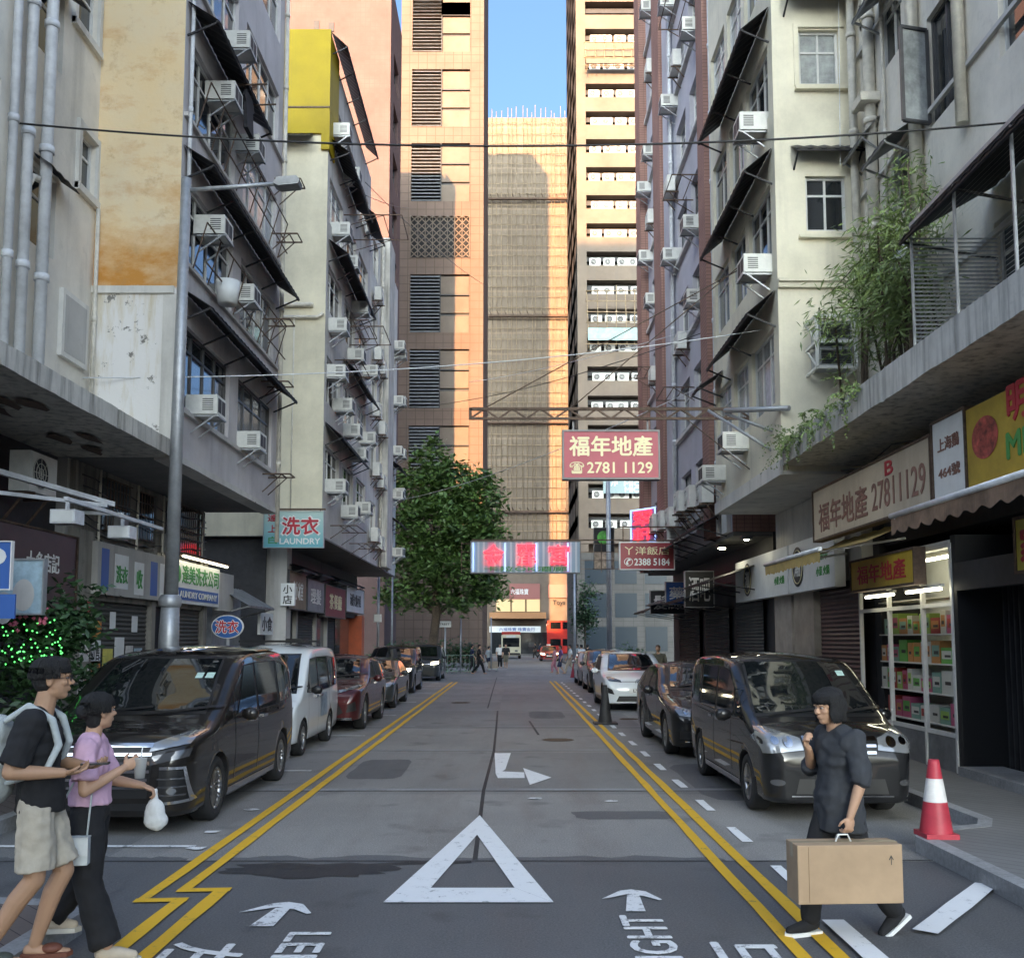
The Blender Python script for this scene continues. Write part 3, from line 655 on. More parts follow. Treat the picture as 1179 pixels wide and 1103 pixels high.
block(L2, 'shop_wall', 'dark_grey', -12, -7.2, 28.6, 36.9, 0, 4.9)
block(L2, 'pillar', 'grey_plaster', -7.2, -6.6, 28.7, 29.3, 0, 4.9)
for x0, z, x1 in ((-7.1, wz(352, 28.2), -5.85), (-7.1, wz(366, 28.2), -5.7)):
    pipe(L2, [(x0, 28.12, z), (x1, 28.12, z)] + ([(x1 + .15, 28.12, z + .12)] if x1 > -5.8 else []), .07 if x1 < -5.8 else .05, 'pipe', 'wall_pipe', False)
pipe(L2, [(-6.4, 28.13, 5.2), (-6.4, 28.13, wz(366, 28.2))], .02, 'pipe', 'wall_pipe', False)
rng = random.Random(21)
G2 = 'air conditioners on the third left block'
sp = [(29.0, 17.3), (31.0, 16.9), (29.3, 14.3), (30.9, 13.9), (33.2, 13.2), (29.0, 11.2), (32.4, 11.3), (28.9, 9.75), (30.2, 9.05), (31.8, 8.6), (33.2, 8.1), (35.4, 9.1), (29.2, 6.35), (31.6, 5.9), (34.4, 6.4), (35.8, 11.7)]
rows = {17: 'up beside the yellow storey', 16: 'up beside the yellow storey', 14: 'below the awning under the yellow storey', 13: 'below the awning under the yellow storey', 11: 'mid height', 9: 'in the cluster beside the cream wall', 8: 'in the cluster beside the cream wall', 6: 'over the shops', 5: 'over the shops'}
cnt = {}
for u, z in sp:
    q = rows[int(z)]; cnt[q] = cnt.get(q, 0) + 1
    place_ac(AC1, 'E', XL, u, z, 'yellow topped block air conditioner, %s, %s from its corner' % (q, ['first', 'second', 'third', 'fourth', 'fifth'][cnt[q] - 1]), G2, .95, .02)
for i, (u, z, o) in enumerate(((30.5, wz(370, 30), 1.4), (31, wz(240, 30.5), 1.9), (29.8, 10.6, .8), (31.4, 12.4, .8), (29.5, 5.4, .8), (33, 5.2, .8))):
    rack('drying_rack', 'black rod rack on the yellow topped block, %s' % ('long one halfway up', 'longest one near the wires', 'short one above the small units', 'short one under the third awning', 'lowest one by the laundry sign', 'lowest one over the shops')[i], 'E', XL, u, u + 2, z, o, 'laundry racks on the yellow topped block')
# ---- fourth left block
L3 = thing('grey_tenement', 'narrow grey white tenement with a stained stair shaft beside the big tree', 'building', (-9, 41, 0))
f = Facade(L3, 'E', XL, 36.92, 46, 4.95, 18.7, 'white_plaster')
for k, z in enumerate((5.9, 8.6, 11.3, 14.0, 16.5)):
    for u, w in ((38.4, 1.6), (44.0, 2.0)): f.win(u, z, w, 1.45, 2, .3, 'white_alu')
f.build()
mb = MB(); fbox(mb, 'E', XL, 40.2, 42.0, 4.95, 18.9, 0, .35); mb.build('stair_shaft', 'concrete_old', L3)
block(L3, 'rear_block', 'grey_plaster', -13, XL - .25, 36.95, 46, 4.97, 18.6)
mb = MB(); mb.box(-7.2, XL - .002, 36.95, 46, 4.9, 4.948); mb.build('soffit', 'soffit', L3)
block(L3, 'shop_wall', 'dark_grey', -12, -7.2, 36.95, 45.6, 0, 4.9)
for u, z in ((43, 5.6), (43, 8.1)): awning(L3, 'E', XL, u - .2, u + 2.4, z + 1.9, .6, .4)
cnt = 0
for u in (37.8, 39.2, 44.2, 45.3):
    for z in (5.6, 8.3, 10.4, 12.9, 15.4):
        if (u, z) in ((39.2, 15.4),): continue
        cnt += 1
        place_ac(AC1 if u > 40 else AC2, 'E', XL, u + rng.uniform(-.3, .3), z + rng.uniform(-.3, .3), '%s air conditioner, grey corner block, %s column from the yellow top, %s row' % ('boxy' if u > 40 else 'fan fronted', {37.8: 'first', 39.2: 'second', 44.2: 'third', 45.3: 'fourth'}[u], {5.6: 'first', 8.3: 'second', 10.4: 'third', 12.9: 'fourth', 15.4: 'fifth'}[z]), 'air conditioners on the grey corner block', .95, .02)
pipe(L3, [(-5.4, 39.9, 4.9), (-5.4, 39.9, 18.6)], .06, 'pipe'); pipe(L3, [(-5.4, 42.3, 4.9), (-5.4, 42.3, 18.6)], .06, 'pipe')
# ---- pink tower behind, its flank turned to the street
PT = thing('pink_tower', 'tall pale pink tiled tower rising behind the yellow topped block', 'building', (-12, 63, 0))
xr = wx(449, 100, 60)
Facade(PT, 'S', 60, -24, xr, 0, 44.5, 'pink_tile', 'front_wall').build()
f = Facade(PT, 'E', xr, 60, 66, 0, 44.5, 'pink_tile', 'side_wall', .3)
for k in range(10): f.win(63, 8 + 3.4 * k, 2.6, 2.0, 2, .3, 'dark_alu', 'glass_dark', .08)
f.build()
block(PT, 'rear_wall', 'pink_tile', -24, xr - .32, 60.1, 66, 0, 44.4)
for u, v in ((327, 30), (364, 30), (381, 32)):
    p = at(u, v, 60); mb = MB(); fbox(mb, 'S', 60, p.x - .18, p.x + .18, p.z - .3, p.z + .3, 0, .06); mb.build('vent_window', 'dark_grey', PT)
# ---- louvred beige tower
BT = thing('louvred_tower', 'tall beige tiled tower with stacked bays of dark louvres', 'building', (-5, 85, 0))
x0, x1 = wx(459, 300, 80), wx(556, 300, 80)
f = Facade(BT, 'S', 80, x0, x1, 0, 76, 'beige_tile', 'front_wall', .5)
bx0, bx1 = wx(472, 300, 80), wx(540, 300, 80); xm = wx(506, 300, 80)
bays = [(y0, y1) for y0, y1 in ((-120, -85), (-5, 60), (80, 146), (165, 232), (249, 297), (316, 383), (402, 470), (490, 555))]
bays = [(wz(b, 80), wz(a, 80)) for a, b in bays[1:]] + [(55.4 + 5.9 * i, 59.8 + 5.9 * i) for i in range(3)]
for i, (z0, z1) in enumerate(bays): f.hole(bx0, bx1, z0, z1)
f.build()
for i, (z0, z1) in enumerate(bays):
    if i == 3:   # diagonal lattice floor
        mb = MB(); n = 8; w = (bx1 - bx0) / n; h = (z1 - z0) / 6
        for a in range(n):
            for b in range(6):
                xa, za = bx0 + a * w, z0 + b * h
                mb.bar((xa, 79.95, za), (xa + w, 79.95, za + h), .07); mb.bar((xa + w, 79.9, za), (xa, 79.9, za + h), .07)
        for a in range(n + 1): mb.bar((bx0 + a * w, 79.85, z0), (bx0 + a * w, 79.85, z1), .06)
        mb.build('lattice_screen', 'tower_beige', BT)
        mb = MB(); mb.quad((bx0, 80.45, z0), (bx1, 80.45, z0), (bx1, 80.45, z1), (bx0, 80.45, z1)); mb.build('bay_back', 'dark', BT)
        continue
    mb = MB(); n = 17
    for k in range(n):
        z = z0 + (z1 - z0) * (k + .1) / n; dz = (z1 - z0) / n
        mb.quad((bx0, 79.95, z), (xm, 79.95, z), (xm, 80.2, z + dz * .75), (bx0, 80.2, z + dz * .75))
    mb.build('louvre', 'grey_tin', BT, normals=False)
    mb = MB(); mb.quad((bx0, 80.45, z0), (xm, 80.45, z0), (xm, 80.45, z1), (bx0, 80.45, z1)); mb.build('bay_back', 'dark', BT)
    mb = MB(); h = (z1 - z0)
    for a, b in ((.0, .3), (.34, .63), (.66, .98)): mb.box(xm + .08, bx1 - .03, 80.15, 80.3, z0 + a * h + .03, z0 + b * h - .03)
    mb.build('bay_panel', 'tower_beige', BT)
    mb = MB(); fbox(mb, 'S', 80, xm, xm + .08, z0, z1, -.3, .05); fbox(mb, 'S', 80, xm + .08, bx1, z0 + .655 * h - .05, z0 + .655 * h + .05, -.3, -.1); mb.box(xm, bx1, 80.31, 80.35, z0, z1); mb.build('bay_frame', 'dark_grey', BT)
block(BT, 'rear_wall', 'beige_tile', x0, x1 - .2, 80.5, 95, 0, 76)
f = Facade(BT, 'E', x1, 80, 95, 0, 76, 'beige_tile', 'side_wall'); f.build()
# ================================================================== right side of the street
XR = 4.9
R1 = thing('pale_tenement', 'pale tenement with fat drainpipes and open casement above a planted terrace', 'building', (8, 12, 0))
f = Facade(R1, 'W', 6.45, 7.5, 17.6, 5.5, 19, 'pale_wall')
W1 = [(14.0, wz(128, 14), 1.0, 1.75), (15.9, wz(70, 15.9), .9, 1.3), (16.95, wz(110, 17), .7, 1.9), (16.95, wz(245, 17), .7, 1.5), (15.6, wz(245, 15.6), .7, 1.3), (11.8, 9.6, 1.1, 1.6), (9.5, 9.6, 1.1, 1.6), (14.0, 13.2, 1, 1.6), (15.8, 13.4, .9, 1.3), (16.95, 13.2, .7, 1.8), (12, 6, 1.4, 1.5), (10, 6, 1.4, 1.5)]
for i, (u, z, w, h) in enumerate(W1): f.win(u, z, w, h, 2 if w > .8 else 1, 0.3 if i else 0, 'white_alu' if i else 'dark_alu', 'glass_dark' if i != 10 else 'glass_grey')
f.build()
# opened casement
z, h = wz(128, 14) + .05, 1.5
for y0 in (14.45,):
    mb = MB()
    x0, x1 = 6.42, 5.98
    mb.bar((x0, y0, z), (x1, y0 - .1, z), .05); mb.bar((x0, y0, z + h), (x1, y0 - .1, z + h), .05); mb.bar((x1, y0 - .1, z), (x1, y0 - .1, z + h), .05); mb.bar((x0, y0, z), (x0, y0, z + h), .05); o = mb.build('open_casement', 'dark_alu', R1)
    mb = MB(); mb.quad((6.4, y0, z), (6.0, y0 - .1, z), (6.0, y0 - .1, z + h), (6.4, y0, z + h)); mb.build('pane', 'curtain', o, (0, 0, 0))
for u, z, o in ((15.9, wz(5, 15.9) + .35, .5), (15.4, wz(160, 15.6), .6), (17.0, wz(150, 17), .35)): awning(R1, 'W', 6.45, u - .55, u + .45, z, o, .4, 'grey_tin', brackets=True)
block(R1, 'rear_block', 'grey_plaster', 6.7, 14, 7.52, 17.6, 5.5, 18.9)
for x, y, r, z0 in ((6.3, 17.35, .075, 5.6), (6.33, 16.6, .10, 7.2), (6.32, 14.75, .10, 8.3), (6.34, 13.25, .085, 9.2), (6.38, 16.1, .03, 6.5)): pipe(R1, [(x, y, z0), (x, y, 18.8)], r, 'pipe')
pipe(R1, [(6.3, 14.75, 8.3), (6.1, 14.65, 8.0), (5.8, 14.4, 7.6)], .10, 'pipe_white', 'waste_pipe', False)
pipe(R1, [(6.3, 17.2, wz(130, 17.3)), (6.2, 17.0, wz(128, 17)), (6.25, 16.6, wz(110, 16.6))], .07, 'pipe', 'waste_pipe', False)
mb = MB(); mb.box(6.1, 6.44, 16.4, 16.8, wz(122, 16.6), wz(112, 16.6)); mb.build('rainwater_hopper', 'pipe', R1)
for z in (7.3, 10.0, 12.7): mb = MB(); fbox(mb, 'W', 6.45, 7.5, 17.55, z, z + .07, 0, .06); mb.build('string_course', 'grey_light', R1)
ragged('W', 6.45, 7.5, 17.58, 5.1, 5.52, -.6, 1.55, 260, .022, 8).build('terrace_slab', 'concrete_old', R1)
awning(R1, 'W', 6.45, 8, 12.7, wz(165, 11.5), 1.3, .75)
mb = MB()
for i in range(30):
    z = 5.6 + i * .055; mb.quad((5.28, 8.6, z), (5.28, 12.45, z), (5.33, 12.45, z + .045), (5.33, 8.6, z + .045)); mb.quad((5.28, 12.5, z), (6.4, 12.5, z), (6.4, 12.55, z + .045), (5.28, 12.55, z + .045))
mb.build('louvred_screen', 'steel', R1, normals=False)
mb = MB()
for y in (8.6, 9.9, 11.25, 12.5): mb.bar((5.25, y, 5.5), (5.25, y, 7.4), .03)
mb.bar((5.25, 8.6, 5.62), (5.25, 12.5, 5.62), .03); mb.bar((5.25, 8.6, 7.38), (5.25, 12.5, 7.38), .05); mb.build('terrace_rail', 'steel', R1)
block(R1, 'shop_wall', 'dark_grey', 6.6, 14, 7.5, 17.6, 3.6, 5.1)
mb = MB(); mb.box(6.5, 14, 17.3, 17.6, 0, 5.1); mb.box(6.35, 14, 7.4, 7.6, 0, 5.1); mb.box(9.2, 9.4, 7.6, 17.3, 0, 3.6); mb.build('ground_wall', 'dark_grey', R1)
# ---- second right block, cream corner
R2 = thing('cream_corner_block', 'cream yellow tenement with white casements and big black awnings', 'building', (8, 20, 0))
f = Facade(R2, 'S', 17.6, XR, 6.5, 5.0, 19, 'cream_right', 'end_wall')
wa = (wx(919, 60, 17.6), wx(965, 60, 17.6)); 
f.win(sum(wa) / 2, wz(97, 17.6), wa[1] - wa[0], wz(35, 17.6) - wz(97, 17.6), 2, .38, 'white_alu', 'curtain')
f.win(sum(wa) / 2 + .06, wz(266, 17.6), wa[1] - wa[0], wz(203, 17.6) - wz(266, 17.6), 2, .33, 'white_alu', 'glass_dark')
f.win(sum(wa) / 2, 13.9 + .7, wa[1] - wa[0], 1.0, 2, .33, 'white_alu', 'glass_dark')
f.build()
for v in (102, 272): z = wz(v, 17.6); mb = MB(); fbox(mb, 'S', 17.6, wa[0] - .1, wa[1] + .2, z - .06, z, 0, .1); mb.build('sill', 'cream_right', R2)
mb = MB(); z = wz(332, 17.6); fbox(mb, 'S', 17.6, XR, 6.4, z, z + .1, 0, .07); fbox(mb, 'S', 17.6, XR, 6.4, z + .1, z + .16, 0, .12); mb.build('cornice', 'cream_right', R2)
mb = MB()
for w, v0, v1 in ((0, 97, 35),):
    fbox(mb, 'S', 17.6, wa[0] - .1, wa[0] - .02, wz(100, 17.6), wz(28, 17.6), 0, .04); fbox(mb, 'S', 17.6, wa[0] - .02, wa[1] + .1, wz(33, 17.6), wz(28, 17.6), 0, .045)
mb.build('window_surround', 'cream_right', R2)
awning(R2, 'S', 17.6, wx(910, 180, 17.6), wx(988, 180, 17.6), wz(168, 17.6), .35, .22, 'black_tin')
awning(R2, 'S', 17.6, wx(898, 0, 17.6), wx(990, 0, 17.6), wz(-12, 17.6), .5, .3, 'black_tin')
f = Facade(R2, 'W', XR, 17.6, 23.3, 5.0, 19, 'cream_right')
for z in (6.35, 9.15, 11.9, 14.7):
    for u, w in ((18.8, 1.7), (20.6, 1.3), (22.3, 1.5)): f.win(u, z, w, 1.45, 3 if w > 1.5 else 2, .28, 'white_alu', None if z > 7 else 'curtain')
f.build()
block(R2, 'rear_block', 'grey_plaster', XR + .25, 14, 17.8, 23.28, 5.02, 18.9)
for z, u1 in ((14.0, 22.1), (11.2, 22.1), (8.45, 21.6)): awning(R2, 'W', XR, 17.75, u1, z, .55, .45)
awning(R2, 'W', XR, 22.3, 23.2, 8.2, .6, .4)
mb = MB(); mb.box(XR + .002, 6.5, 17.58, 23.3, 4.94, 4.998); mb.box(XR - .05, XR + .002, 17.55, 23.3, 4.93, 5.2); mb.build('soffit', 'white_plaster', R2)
block(R2, 'shop_wall', 'grey_light', 6.3, 14, 17.62, 23.3, 3.1, 4.93)
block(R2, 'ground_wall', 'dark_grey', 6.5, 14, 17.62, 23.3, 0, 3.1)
G = 'air conditioners on the cream corner block'
for u, z, lb in ((18.3, 11.7, 'old box air conditioner under the topmost black awning of the cream block'), (18.2, 8.85, 'old box air conditioner under the middle black awning of the cream corner block'),
                 (20.3, 5.9, 'white air conditioner at the first floor of the cream corner block above the truss'), (22.5, 5.6, 'white air conditioner at first floor furthest along the cream corner block')):
    place_ac(AC1, 'W', XR, u, z, lb, G, .88, .05)
# caged pair of units on the end wall
t = thing('caged_air_conditioner', 'pair of grey louvred units stacked in a white frame on the cream end wall', 'air conditioner', (0, 0, 0))
x0, x1 = wx(934, 400, 17.3), wx(978, 400, 17.3); za, zb = wz(428, 17.3), wz(370, 17.3); zm = (za + zb) / 2
mb = MB(); mb.box(x0 + .08, x1 - .03, 17.1, 17.6, za + .06, zm - .06); mb.box(x0 + .08, x1 - .03, 17.1, 17.6, zm + .06, zb - .06); mb.build('casing', 'steel', t)
mb = MB()
for q in (za + .1, zm + .1):
    for i in range(9): mb.box(x0 + .11, x1 - .06, 17.08, 17.1, q + i * .028, q + i * .028 + .012)
mb.build('grille', 'dark_grey', t)
mb = MB()
for z in (za, zm, zb):
    mb.bar((x0, 17.0, z), (x1, 17.0, z), .05); mb.bar((x0, 17.0, z), (x0, 17.6, z), .05); mb.bar((x1, 17.0, z), (x1, 17.6, z), .05)
for x in (x0, x1): mb.bar((x, 17.0, za), (x, 17.0, zb), .05)
mb.bar((x0, 17, za), (x0, 17.6, zm), .03); mb.bar((x0, 17, zm), (x0, 17.6, zb), .03); mb.build('frame', 'ac_white', t)
# ---- third right block: lilac bands between brick red piers
R3 = thing('lilac_and_red_block', 'tall lilac apartment block with brick red piers and many air conditioners', 'building', (9, 31, 0))
XR3 = 5.4
f = Facade(R3, 'W', XR3, 23.9, 39, 4.6, 37, 'lilac', reveal=.2)
piers = [(24.0, 24.6, 'white_plaster', .12), (25.3, 26.2, 'brick_red', .25), (31.6, 32.6, 'lilac', .18), (32.62, 34.2, 'brick_red', .3), (37.7, 39, 'brick_red', .3)]
for k in range(11):
    z = 5.6 + 2.85 * k
    for u, w in ((27.7, 1.7), (30.1, 1.7), (35.9, 1.8)): f.win(u, z, w, 1.5, 2, .3, 'white_alu' if k % 3 else 'dark_alu')
f.build()
for a, b, m, d in piers:
    mb = MB(); fbox(mb, 'W', XR3, a, b, 4.6, 36.9, 0, d); mb.build('pier', m, R3)
block(R3, 'rear_block', 'brick_red', XR3 + .3, 15, 23.95, 38.95, 4.7, 36.9)
Facade(R3, 'S', 23.9, XR3, 15, 4.6, 37, 'brick_red', 'end_wall').build()
for k in range(11):
    for u0, u1 in ((26.25, 31.55), (34.25, 37.65)): z = 5.5 + 2.85 * k; mb = MB(); fbox(mb, 'W', XR3, u0, u1, z - .12, z, 0, .12); mb.build('sill_band', 'grey_light', R3)
for u, r in ((24.9, .07), (31.4, .06), (34.5, .07)): pipe(R3, [(XR3 - .12, u, 4.6), (XR3 - .12, u, 36.5)], r, 'pipe_white')
block(R3, 'shop_wall', 'dark_grey', 6.4, 15, 23.95, 38.95, 0, 4.6)
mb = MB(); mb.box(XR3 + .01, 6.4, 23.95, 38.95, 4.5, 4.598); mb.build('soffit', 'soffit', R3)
rng = random.Random(4); ordn = ['first', 'second', 'third', 'fourth', 'fifth', 'sixth', 'seventh', 'eighth', 'ninth', 'tenth', 'eleventh']
for u, q in ((27.0, 'first column'), (29.4, 'second column'), (30.9, 'third column'), (35.2, 'fourth column'), (36.8, 'fifth column')):
    for k in range(9):
        if rng.random() < .3: continue
        place_ac(AC1 if rng.random() < .6 else AC2, 'W', XR3, u + rng.uniform(-.2, .2), 5.6 + 2.85 * k + rng.choice([-.55, .0, .3]), 'air conditioner on the lilac facade, %s from the cream block, %s storey up' % (q, ordn[k]), 'air conditioners on the lilac and red block', .95, .02)
for i, (u0, u1, z) in enumerate(((24.5, 28.5, 5.2), (28.6, 33, 5.1), (33.2, 38.5, 5.2))):
    awning(R3, 'W', XR3, u0, u1, z, .8, .4, 'black_tin')
for i in range(7):
    place_ac(AC2, 'W', XR3, 25.2 + 1.75 * i, 5.45 + .12 * (i % 3), 'condenser on the tin ledge above the dark shops, %s from the cream corner block' % ordn[i], 'condensers above the right shops', 1.1, .15)
for i, (u, z) in enumerate(((27, 20.6), (26.6, 15), (28.5, 9.4), (35.5, 12))):
    rack('drying_rack', 'metal rod rack on the lilac facade, %s' % ('highest', 'second highest', 'lowest', 'furthest away')[i], 'W', XR3, u, u + 1.6, z, .9, 'laundry racks on the lilac facade')
# ---- right tower beyond the crossing
RT = thing('balcony_tower', 'tall beige office tower with a row of condensers on every floor ledge', 'building', (9, 92, 0))
tx0 = wx(664, 300, 85); tx1 = 15.0; txb = wx(675, 300, 85)
f = Facade(RT, 'W', tx0, 85, 100, 9.5, 74, 'podium', 'side_wall', .35)
for k in range(24):
    for u in (87.4, 91.2, 95, 98.4): f.win(u, 10.4 + 2.62 * k, 2.4, 1.6, 2, .3, 'dark_alu', 'glass_dark', .08)
f.build()
zs0 = wz(80, 85) - 2.62 * 16     # top of a spandrel
mb = MB(); mb.box(tx0, txb, 85, 85.6, 9.5, 74); mb.box(tx0, tx1, 86.2, 100, 9.5, 74); mb.build('core_wall', 'tower_beige', RT)
for k in range(26):
    z = zs0 + 2.62 * k
    if z < 9.5: continue
    mb = MB(); mb.box(txb, tx1, 85.05, 86.2, z - 1.35, z); mb.build('floor_ledge', 'tower_beige', RT)
    mb = MB(); mb.box(txb, tx1, 85.75, 86.19, z + .62, z + 1.05); mb.box(txb, tx1, 86.1, 86.195, z, z + .62); mb.build('ledge_recess', 'dark_grey', RT)
block(RT, 'podium', 'podium', tx0 - .2, tx1, 84.9, 100, 0, 9.5)
for i in range(3):
    for j in range(3): x = 6.3 + i * 2.6; z = 1.0 + j * 2.9; mb = MB(); fbox(mb, 'S', 84.9, x, x + 1.9, z, z + 2.1, 0, .04); mb.build('podium_glazing', 'glass_blue', RT)
G = 'condensers on the ledges of the beige office tower'; kz = 0
for k in range(26):
    z = zs0 + 2.62 * k
    if z < 10: kz = k
    if z < 10 or z > 58: continue
    for i in range(4):
        place_ac(AC3, 'S', 85.55, txb + .75 + 1.16 * i + .1 * ((k * 7 + i) % 3), z, 'condenser %s from the pillar, %d floors above the beige tower podium' % (ordn[i], k - kz), G, 1.25)
def scaffold(name, label, y, x0, x1, z0, z1, dx, dz, r=.05, tarp=None):
    t = thing(name, label, 'scaffolding', ((x0 + x1) / 2, y, z0)); mb = MB(); rr = random.Random(2); n = int((x1 - x0) / dx); m = int((z1 - z0) / dz)
    for i in range(n + 1): x = x0 + (x1 - x0) * i / n; mb.tube([(x + rr.uniform(-.1, .1), y, z0 - rr.uniform(0, .5)), (x + rr.uniform(-.1, .1), y, z1 + rr.uniform(0, .6))], r, 5)
    for j in range(m + 1): z = z0 + (z1 - z0) * j / m; mb.tube([(x0 - .2, y - .08, z + rr.uniform(-.08, .08)), (x1 + .2, y - .08, z + rr.uniform(-.08, .08))], r, 5)
    mb.build('bamboo_frame', 'bamboo', t)
    if tarp:
        mb = MB(); w = 10
        vs = [(x0 + (x1 - x0) * i / w, y - .2 - .12 * rr.random(), z) for z in (tarp[0], tarp[1]) for i in range(w + 1)] + [(x0 + (x1 - x0) * i / w, y - .15, z) for z in (tarp[0], tarp[1]) for i in range(w + 1)]
        fs = [(i, i + 1, w + 2 + i, w + 1 + i) for i in range(w)] + [(2 * w + 2 + i, 3 * w + 3 + i, 3 * w + 4 + i, 2 * w + 3 + i) for i in range(w)]
        mb.add(vs, fs); mb.build('tarpaulin', tarp[2], t)
    return t
M['bamboo'] = speck('bamboo', (0.26, 0.19, 0.12), .35, 5, .7)
M['tarp_teal'] = speck('teal_tarpaulin', (0.25, 0.42, 0.42), .25, 2, .6)
scaffold('bamboo_scaffold', 'small bamboo scaffold with pale teal sheet hung on the beige office tower', 84.2, txb, txb + 5, wz(395, 84), wz(335, 84), .8, .8, .05, (wz(392, 84), wz(378, 84), 'tarp_teal'))
scaffold('bamboo_scaffold', 'small bamboo scaffold high on the beige office tower', 84.2, txb, txb + 5, wz(74, 84), wz(48, 84), .8, .7, .05, (wz(74, 84), wz(68, 84), 'tower_beige'))
M['lit_window'] = simple('warm_lit_glass', (.3, .26, .19), .3, emit=(1, .78, .45), es=.08)
# ---- netted tower closing the street
def netmat():
    m, nt, b = newmat('scaffold_netting')
    tc = N(nt, 'ShaderNodeTexCoord'); sx = N(nt, 'ShaderNodeSeparateXYZ'); nt.links.new(tc.outputs['Object'], sx.inputs[0])
    n1 = noise_node(nt, .35, 6, .6); n2 = noise_node(nt, 1.0, 6, .7, mscale=(3, 3, .12)); n3 = noise_node(nt, 4, 4, .7)
    base = mix(nt, ramp(nt, n1.outputs[0], .35, .68), (0.195, 0.158, 0.125), (0.15, 0.122, 0.098))
    base = mix(nt, ramp(nt, n2.outputs[0], .42, .62), base, (0.25, 0.205, 0.165))
    w = math_(nt, 'FRACT', math_(nt, 'MULTIPLY', sx.outputs[2], 1 / 2.9)); base = mix(nt, math_(nt, 'MULTIPLY', ramp(nt, w, .90, .94), .6), base, (0.34, 0.26, 0.2))
    base = mix(nt, math_(nt, 'MULTIPLY', n3.outputs[0], .5), base, (0.18, 0.145, 0.11))
    nt.links.new(base, b.inputs['Base Color']); b.inputs['Roughness'].default_value = .95; b.inputs['Specular IOR Level'].default_value = .1; return m
M['net'] = netmat()
NT = thing('netted_tower', 'tall tower wrapped in tan scaffold netting at the end of the street', 'building', (3, 140, 0))
nz1 = wz(136, 130)
mb = MB(); nx, nzn = 30, 60; rr = random.Random(12)
vs = [(-12 + 26 * i / nx, 130 - .35 * rr.random() * (1 if j % 3 else .2), 11 + (nz1 - 11) * j / nzn) for j in range(nzn + 1) for i in range(nx + 1)]
mb.add(vs, [(j * (nx + 1) + i, j * (nx + 1) + i + 1, (j + 1) * (nx + 1) + i + 1, (j + 1) * (nx + 1) + i) for j in range(nzn) for i in range(nx)], smooth=True)
mb.build('netting', 'net', NT, normals=False)
block(NT, 'tower_core', 'concrete_old', -12, 14, 130.4, 150, 0, nz1 - .5)
mb = MB()
for i in range(40):
    x = -12 + 26 * i / 39 + rr.uniform(-.15, .15); mb.tube([(x, 129.6, 11), (x + rr.uniform(-.1, .1), 129.55, nz1 + rr.uniform(.3, 1.6))], .045, 5)
z = 12.0
while z < nz1: mb.tube([(-12, 129.5, z), (14, 129.5, z + rr.uniform(-.15, .15))], .045, 5); z += 1.45
mb.build('bamboo_frame', 'bamboo', NT)
for v in (232, 366, 488, 590):
    mb = MB(); z = wz(v, 130); mb.box(-12, 14, 129.0, 129.45, z - .12, z + .12)
    for i in range(26): mb.bar((-12 + i, 128.7, z + .5), (-12 + i + .4, 129.5, z - .2), .06)
    mb.build('catch_platform', 'rust_steel', NT)
block(NT, 'podium', 'tower_beige', -12, 14, 129.0, 130.3, 0, 11)
M['pink_sign'] = simple('pink_sign', (.30, .11, .10), .5)
mb = MB(); p0, p1 = at(586, 690, 128.9), at(621, 672, 128.9); mb.box(p0.x, p1.x, 128.7, 129, p0.z, p1.z); mb.build('sign_band', 'pink_sign', NT); mb = MB(); p0, p1 = at(631, 688, 128.9), at(658, 673, 128.9); mb.box(p0.x, p1.x, 128.7, 129, p0.z, p1.z)
mb.build('sign_band', 'pink_sign', NT)
mb = MB(); add_text(mb, '六福珠寶', at(587.5, 684.5, 128.68), EX, EZ, 2.3, .75, .02, thick=.02); mb.build('lettering', 'white_board', NT)
mb = MB(); add_text(mb, 'Toys', at(636, 697.5, 128.68), EX, EZ, 1.6, .75, .02, thick=.02); mb.build('lettering', 'dark', NT)
for u0, u1, v0, v1 in ((571, 587, 704, 690), (589, 604, 704, 690), (606, 621, 704, 690)):
    a, b = at(u0, v0, 128.9), at(u1, v1, 128.9); mb = MB(); mb.box(a.x, b.x, 128.8, 129, a.z, b.z); mb.build('lit_window', 'lit_window', NT)
mb = MB(); a, b = at(563, 712, 126), at(628, 705, 126); mb.box(a.x, b.x, 125.6, 129, a.z, b.z); mb.build('canopy', simple('orange_canopy', (.42, .2, .09), .5), NT)
mb = MB(); a, b = at(563, 728, 125.5), at(622, 721, 125.5); mb.box(a.x, b.x, 125.4, 125.6, a.z, b.z); mb.build('banner', 'white_board', NT)
mb = MB(); add_text(mb, '六福珠寶 珠寶金行', at(574, 726.5, 125.38), EX, EZ, 4.6, .45, .01, thick=.01); mb.build('lettering', simple('blue_letter', (.05, .12, .35), .5), NT)
mb = MB(); a, b = at(565, 752, 128.95), at(655, 728, 128.95); mb.box(a.x, b.x, 128.9, 129, .2, b.z); mb.build('shopfront', 'glass_dark', NT)
# ---- unseen blocks added behind the camera, sized and gapped for shade, sun and reflections
for nm, lb, x0, x1, y0, y1, z1, mt in (('office_block', 'cream office block across the junction behind the viewer', -17.2, 3, -52, -34, 63, 'cream'),
                                   ('office_block', 'grey office block across the junction left behind the viewer', -60, -20.6, -52, -34, 28, 'grey_light'),):
    b_ = thing(nm, lb, 'building', ((x0 + x1) / 2, y0, 0)); block(b_, 'wall', mt, x0, x1, y0, y1, 0, z1)
    for k in range(0, int(z1 / 3.2)):
        if k % 2 == 0: block(b_, 'window_band', 'glass_grey', x0 + 1, x1 - 1, y1 - .2, y1 + .06, 1.2 + 3.2 * k, 3.0 + 3.2 * k)
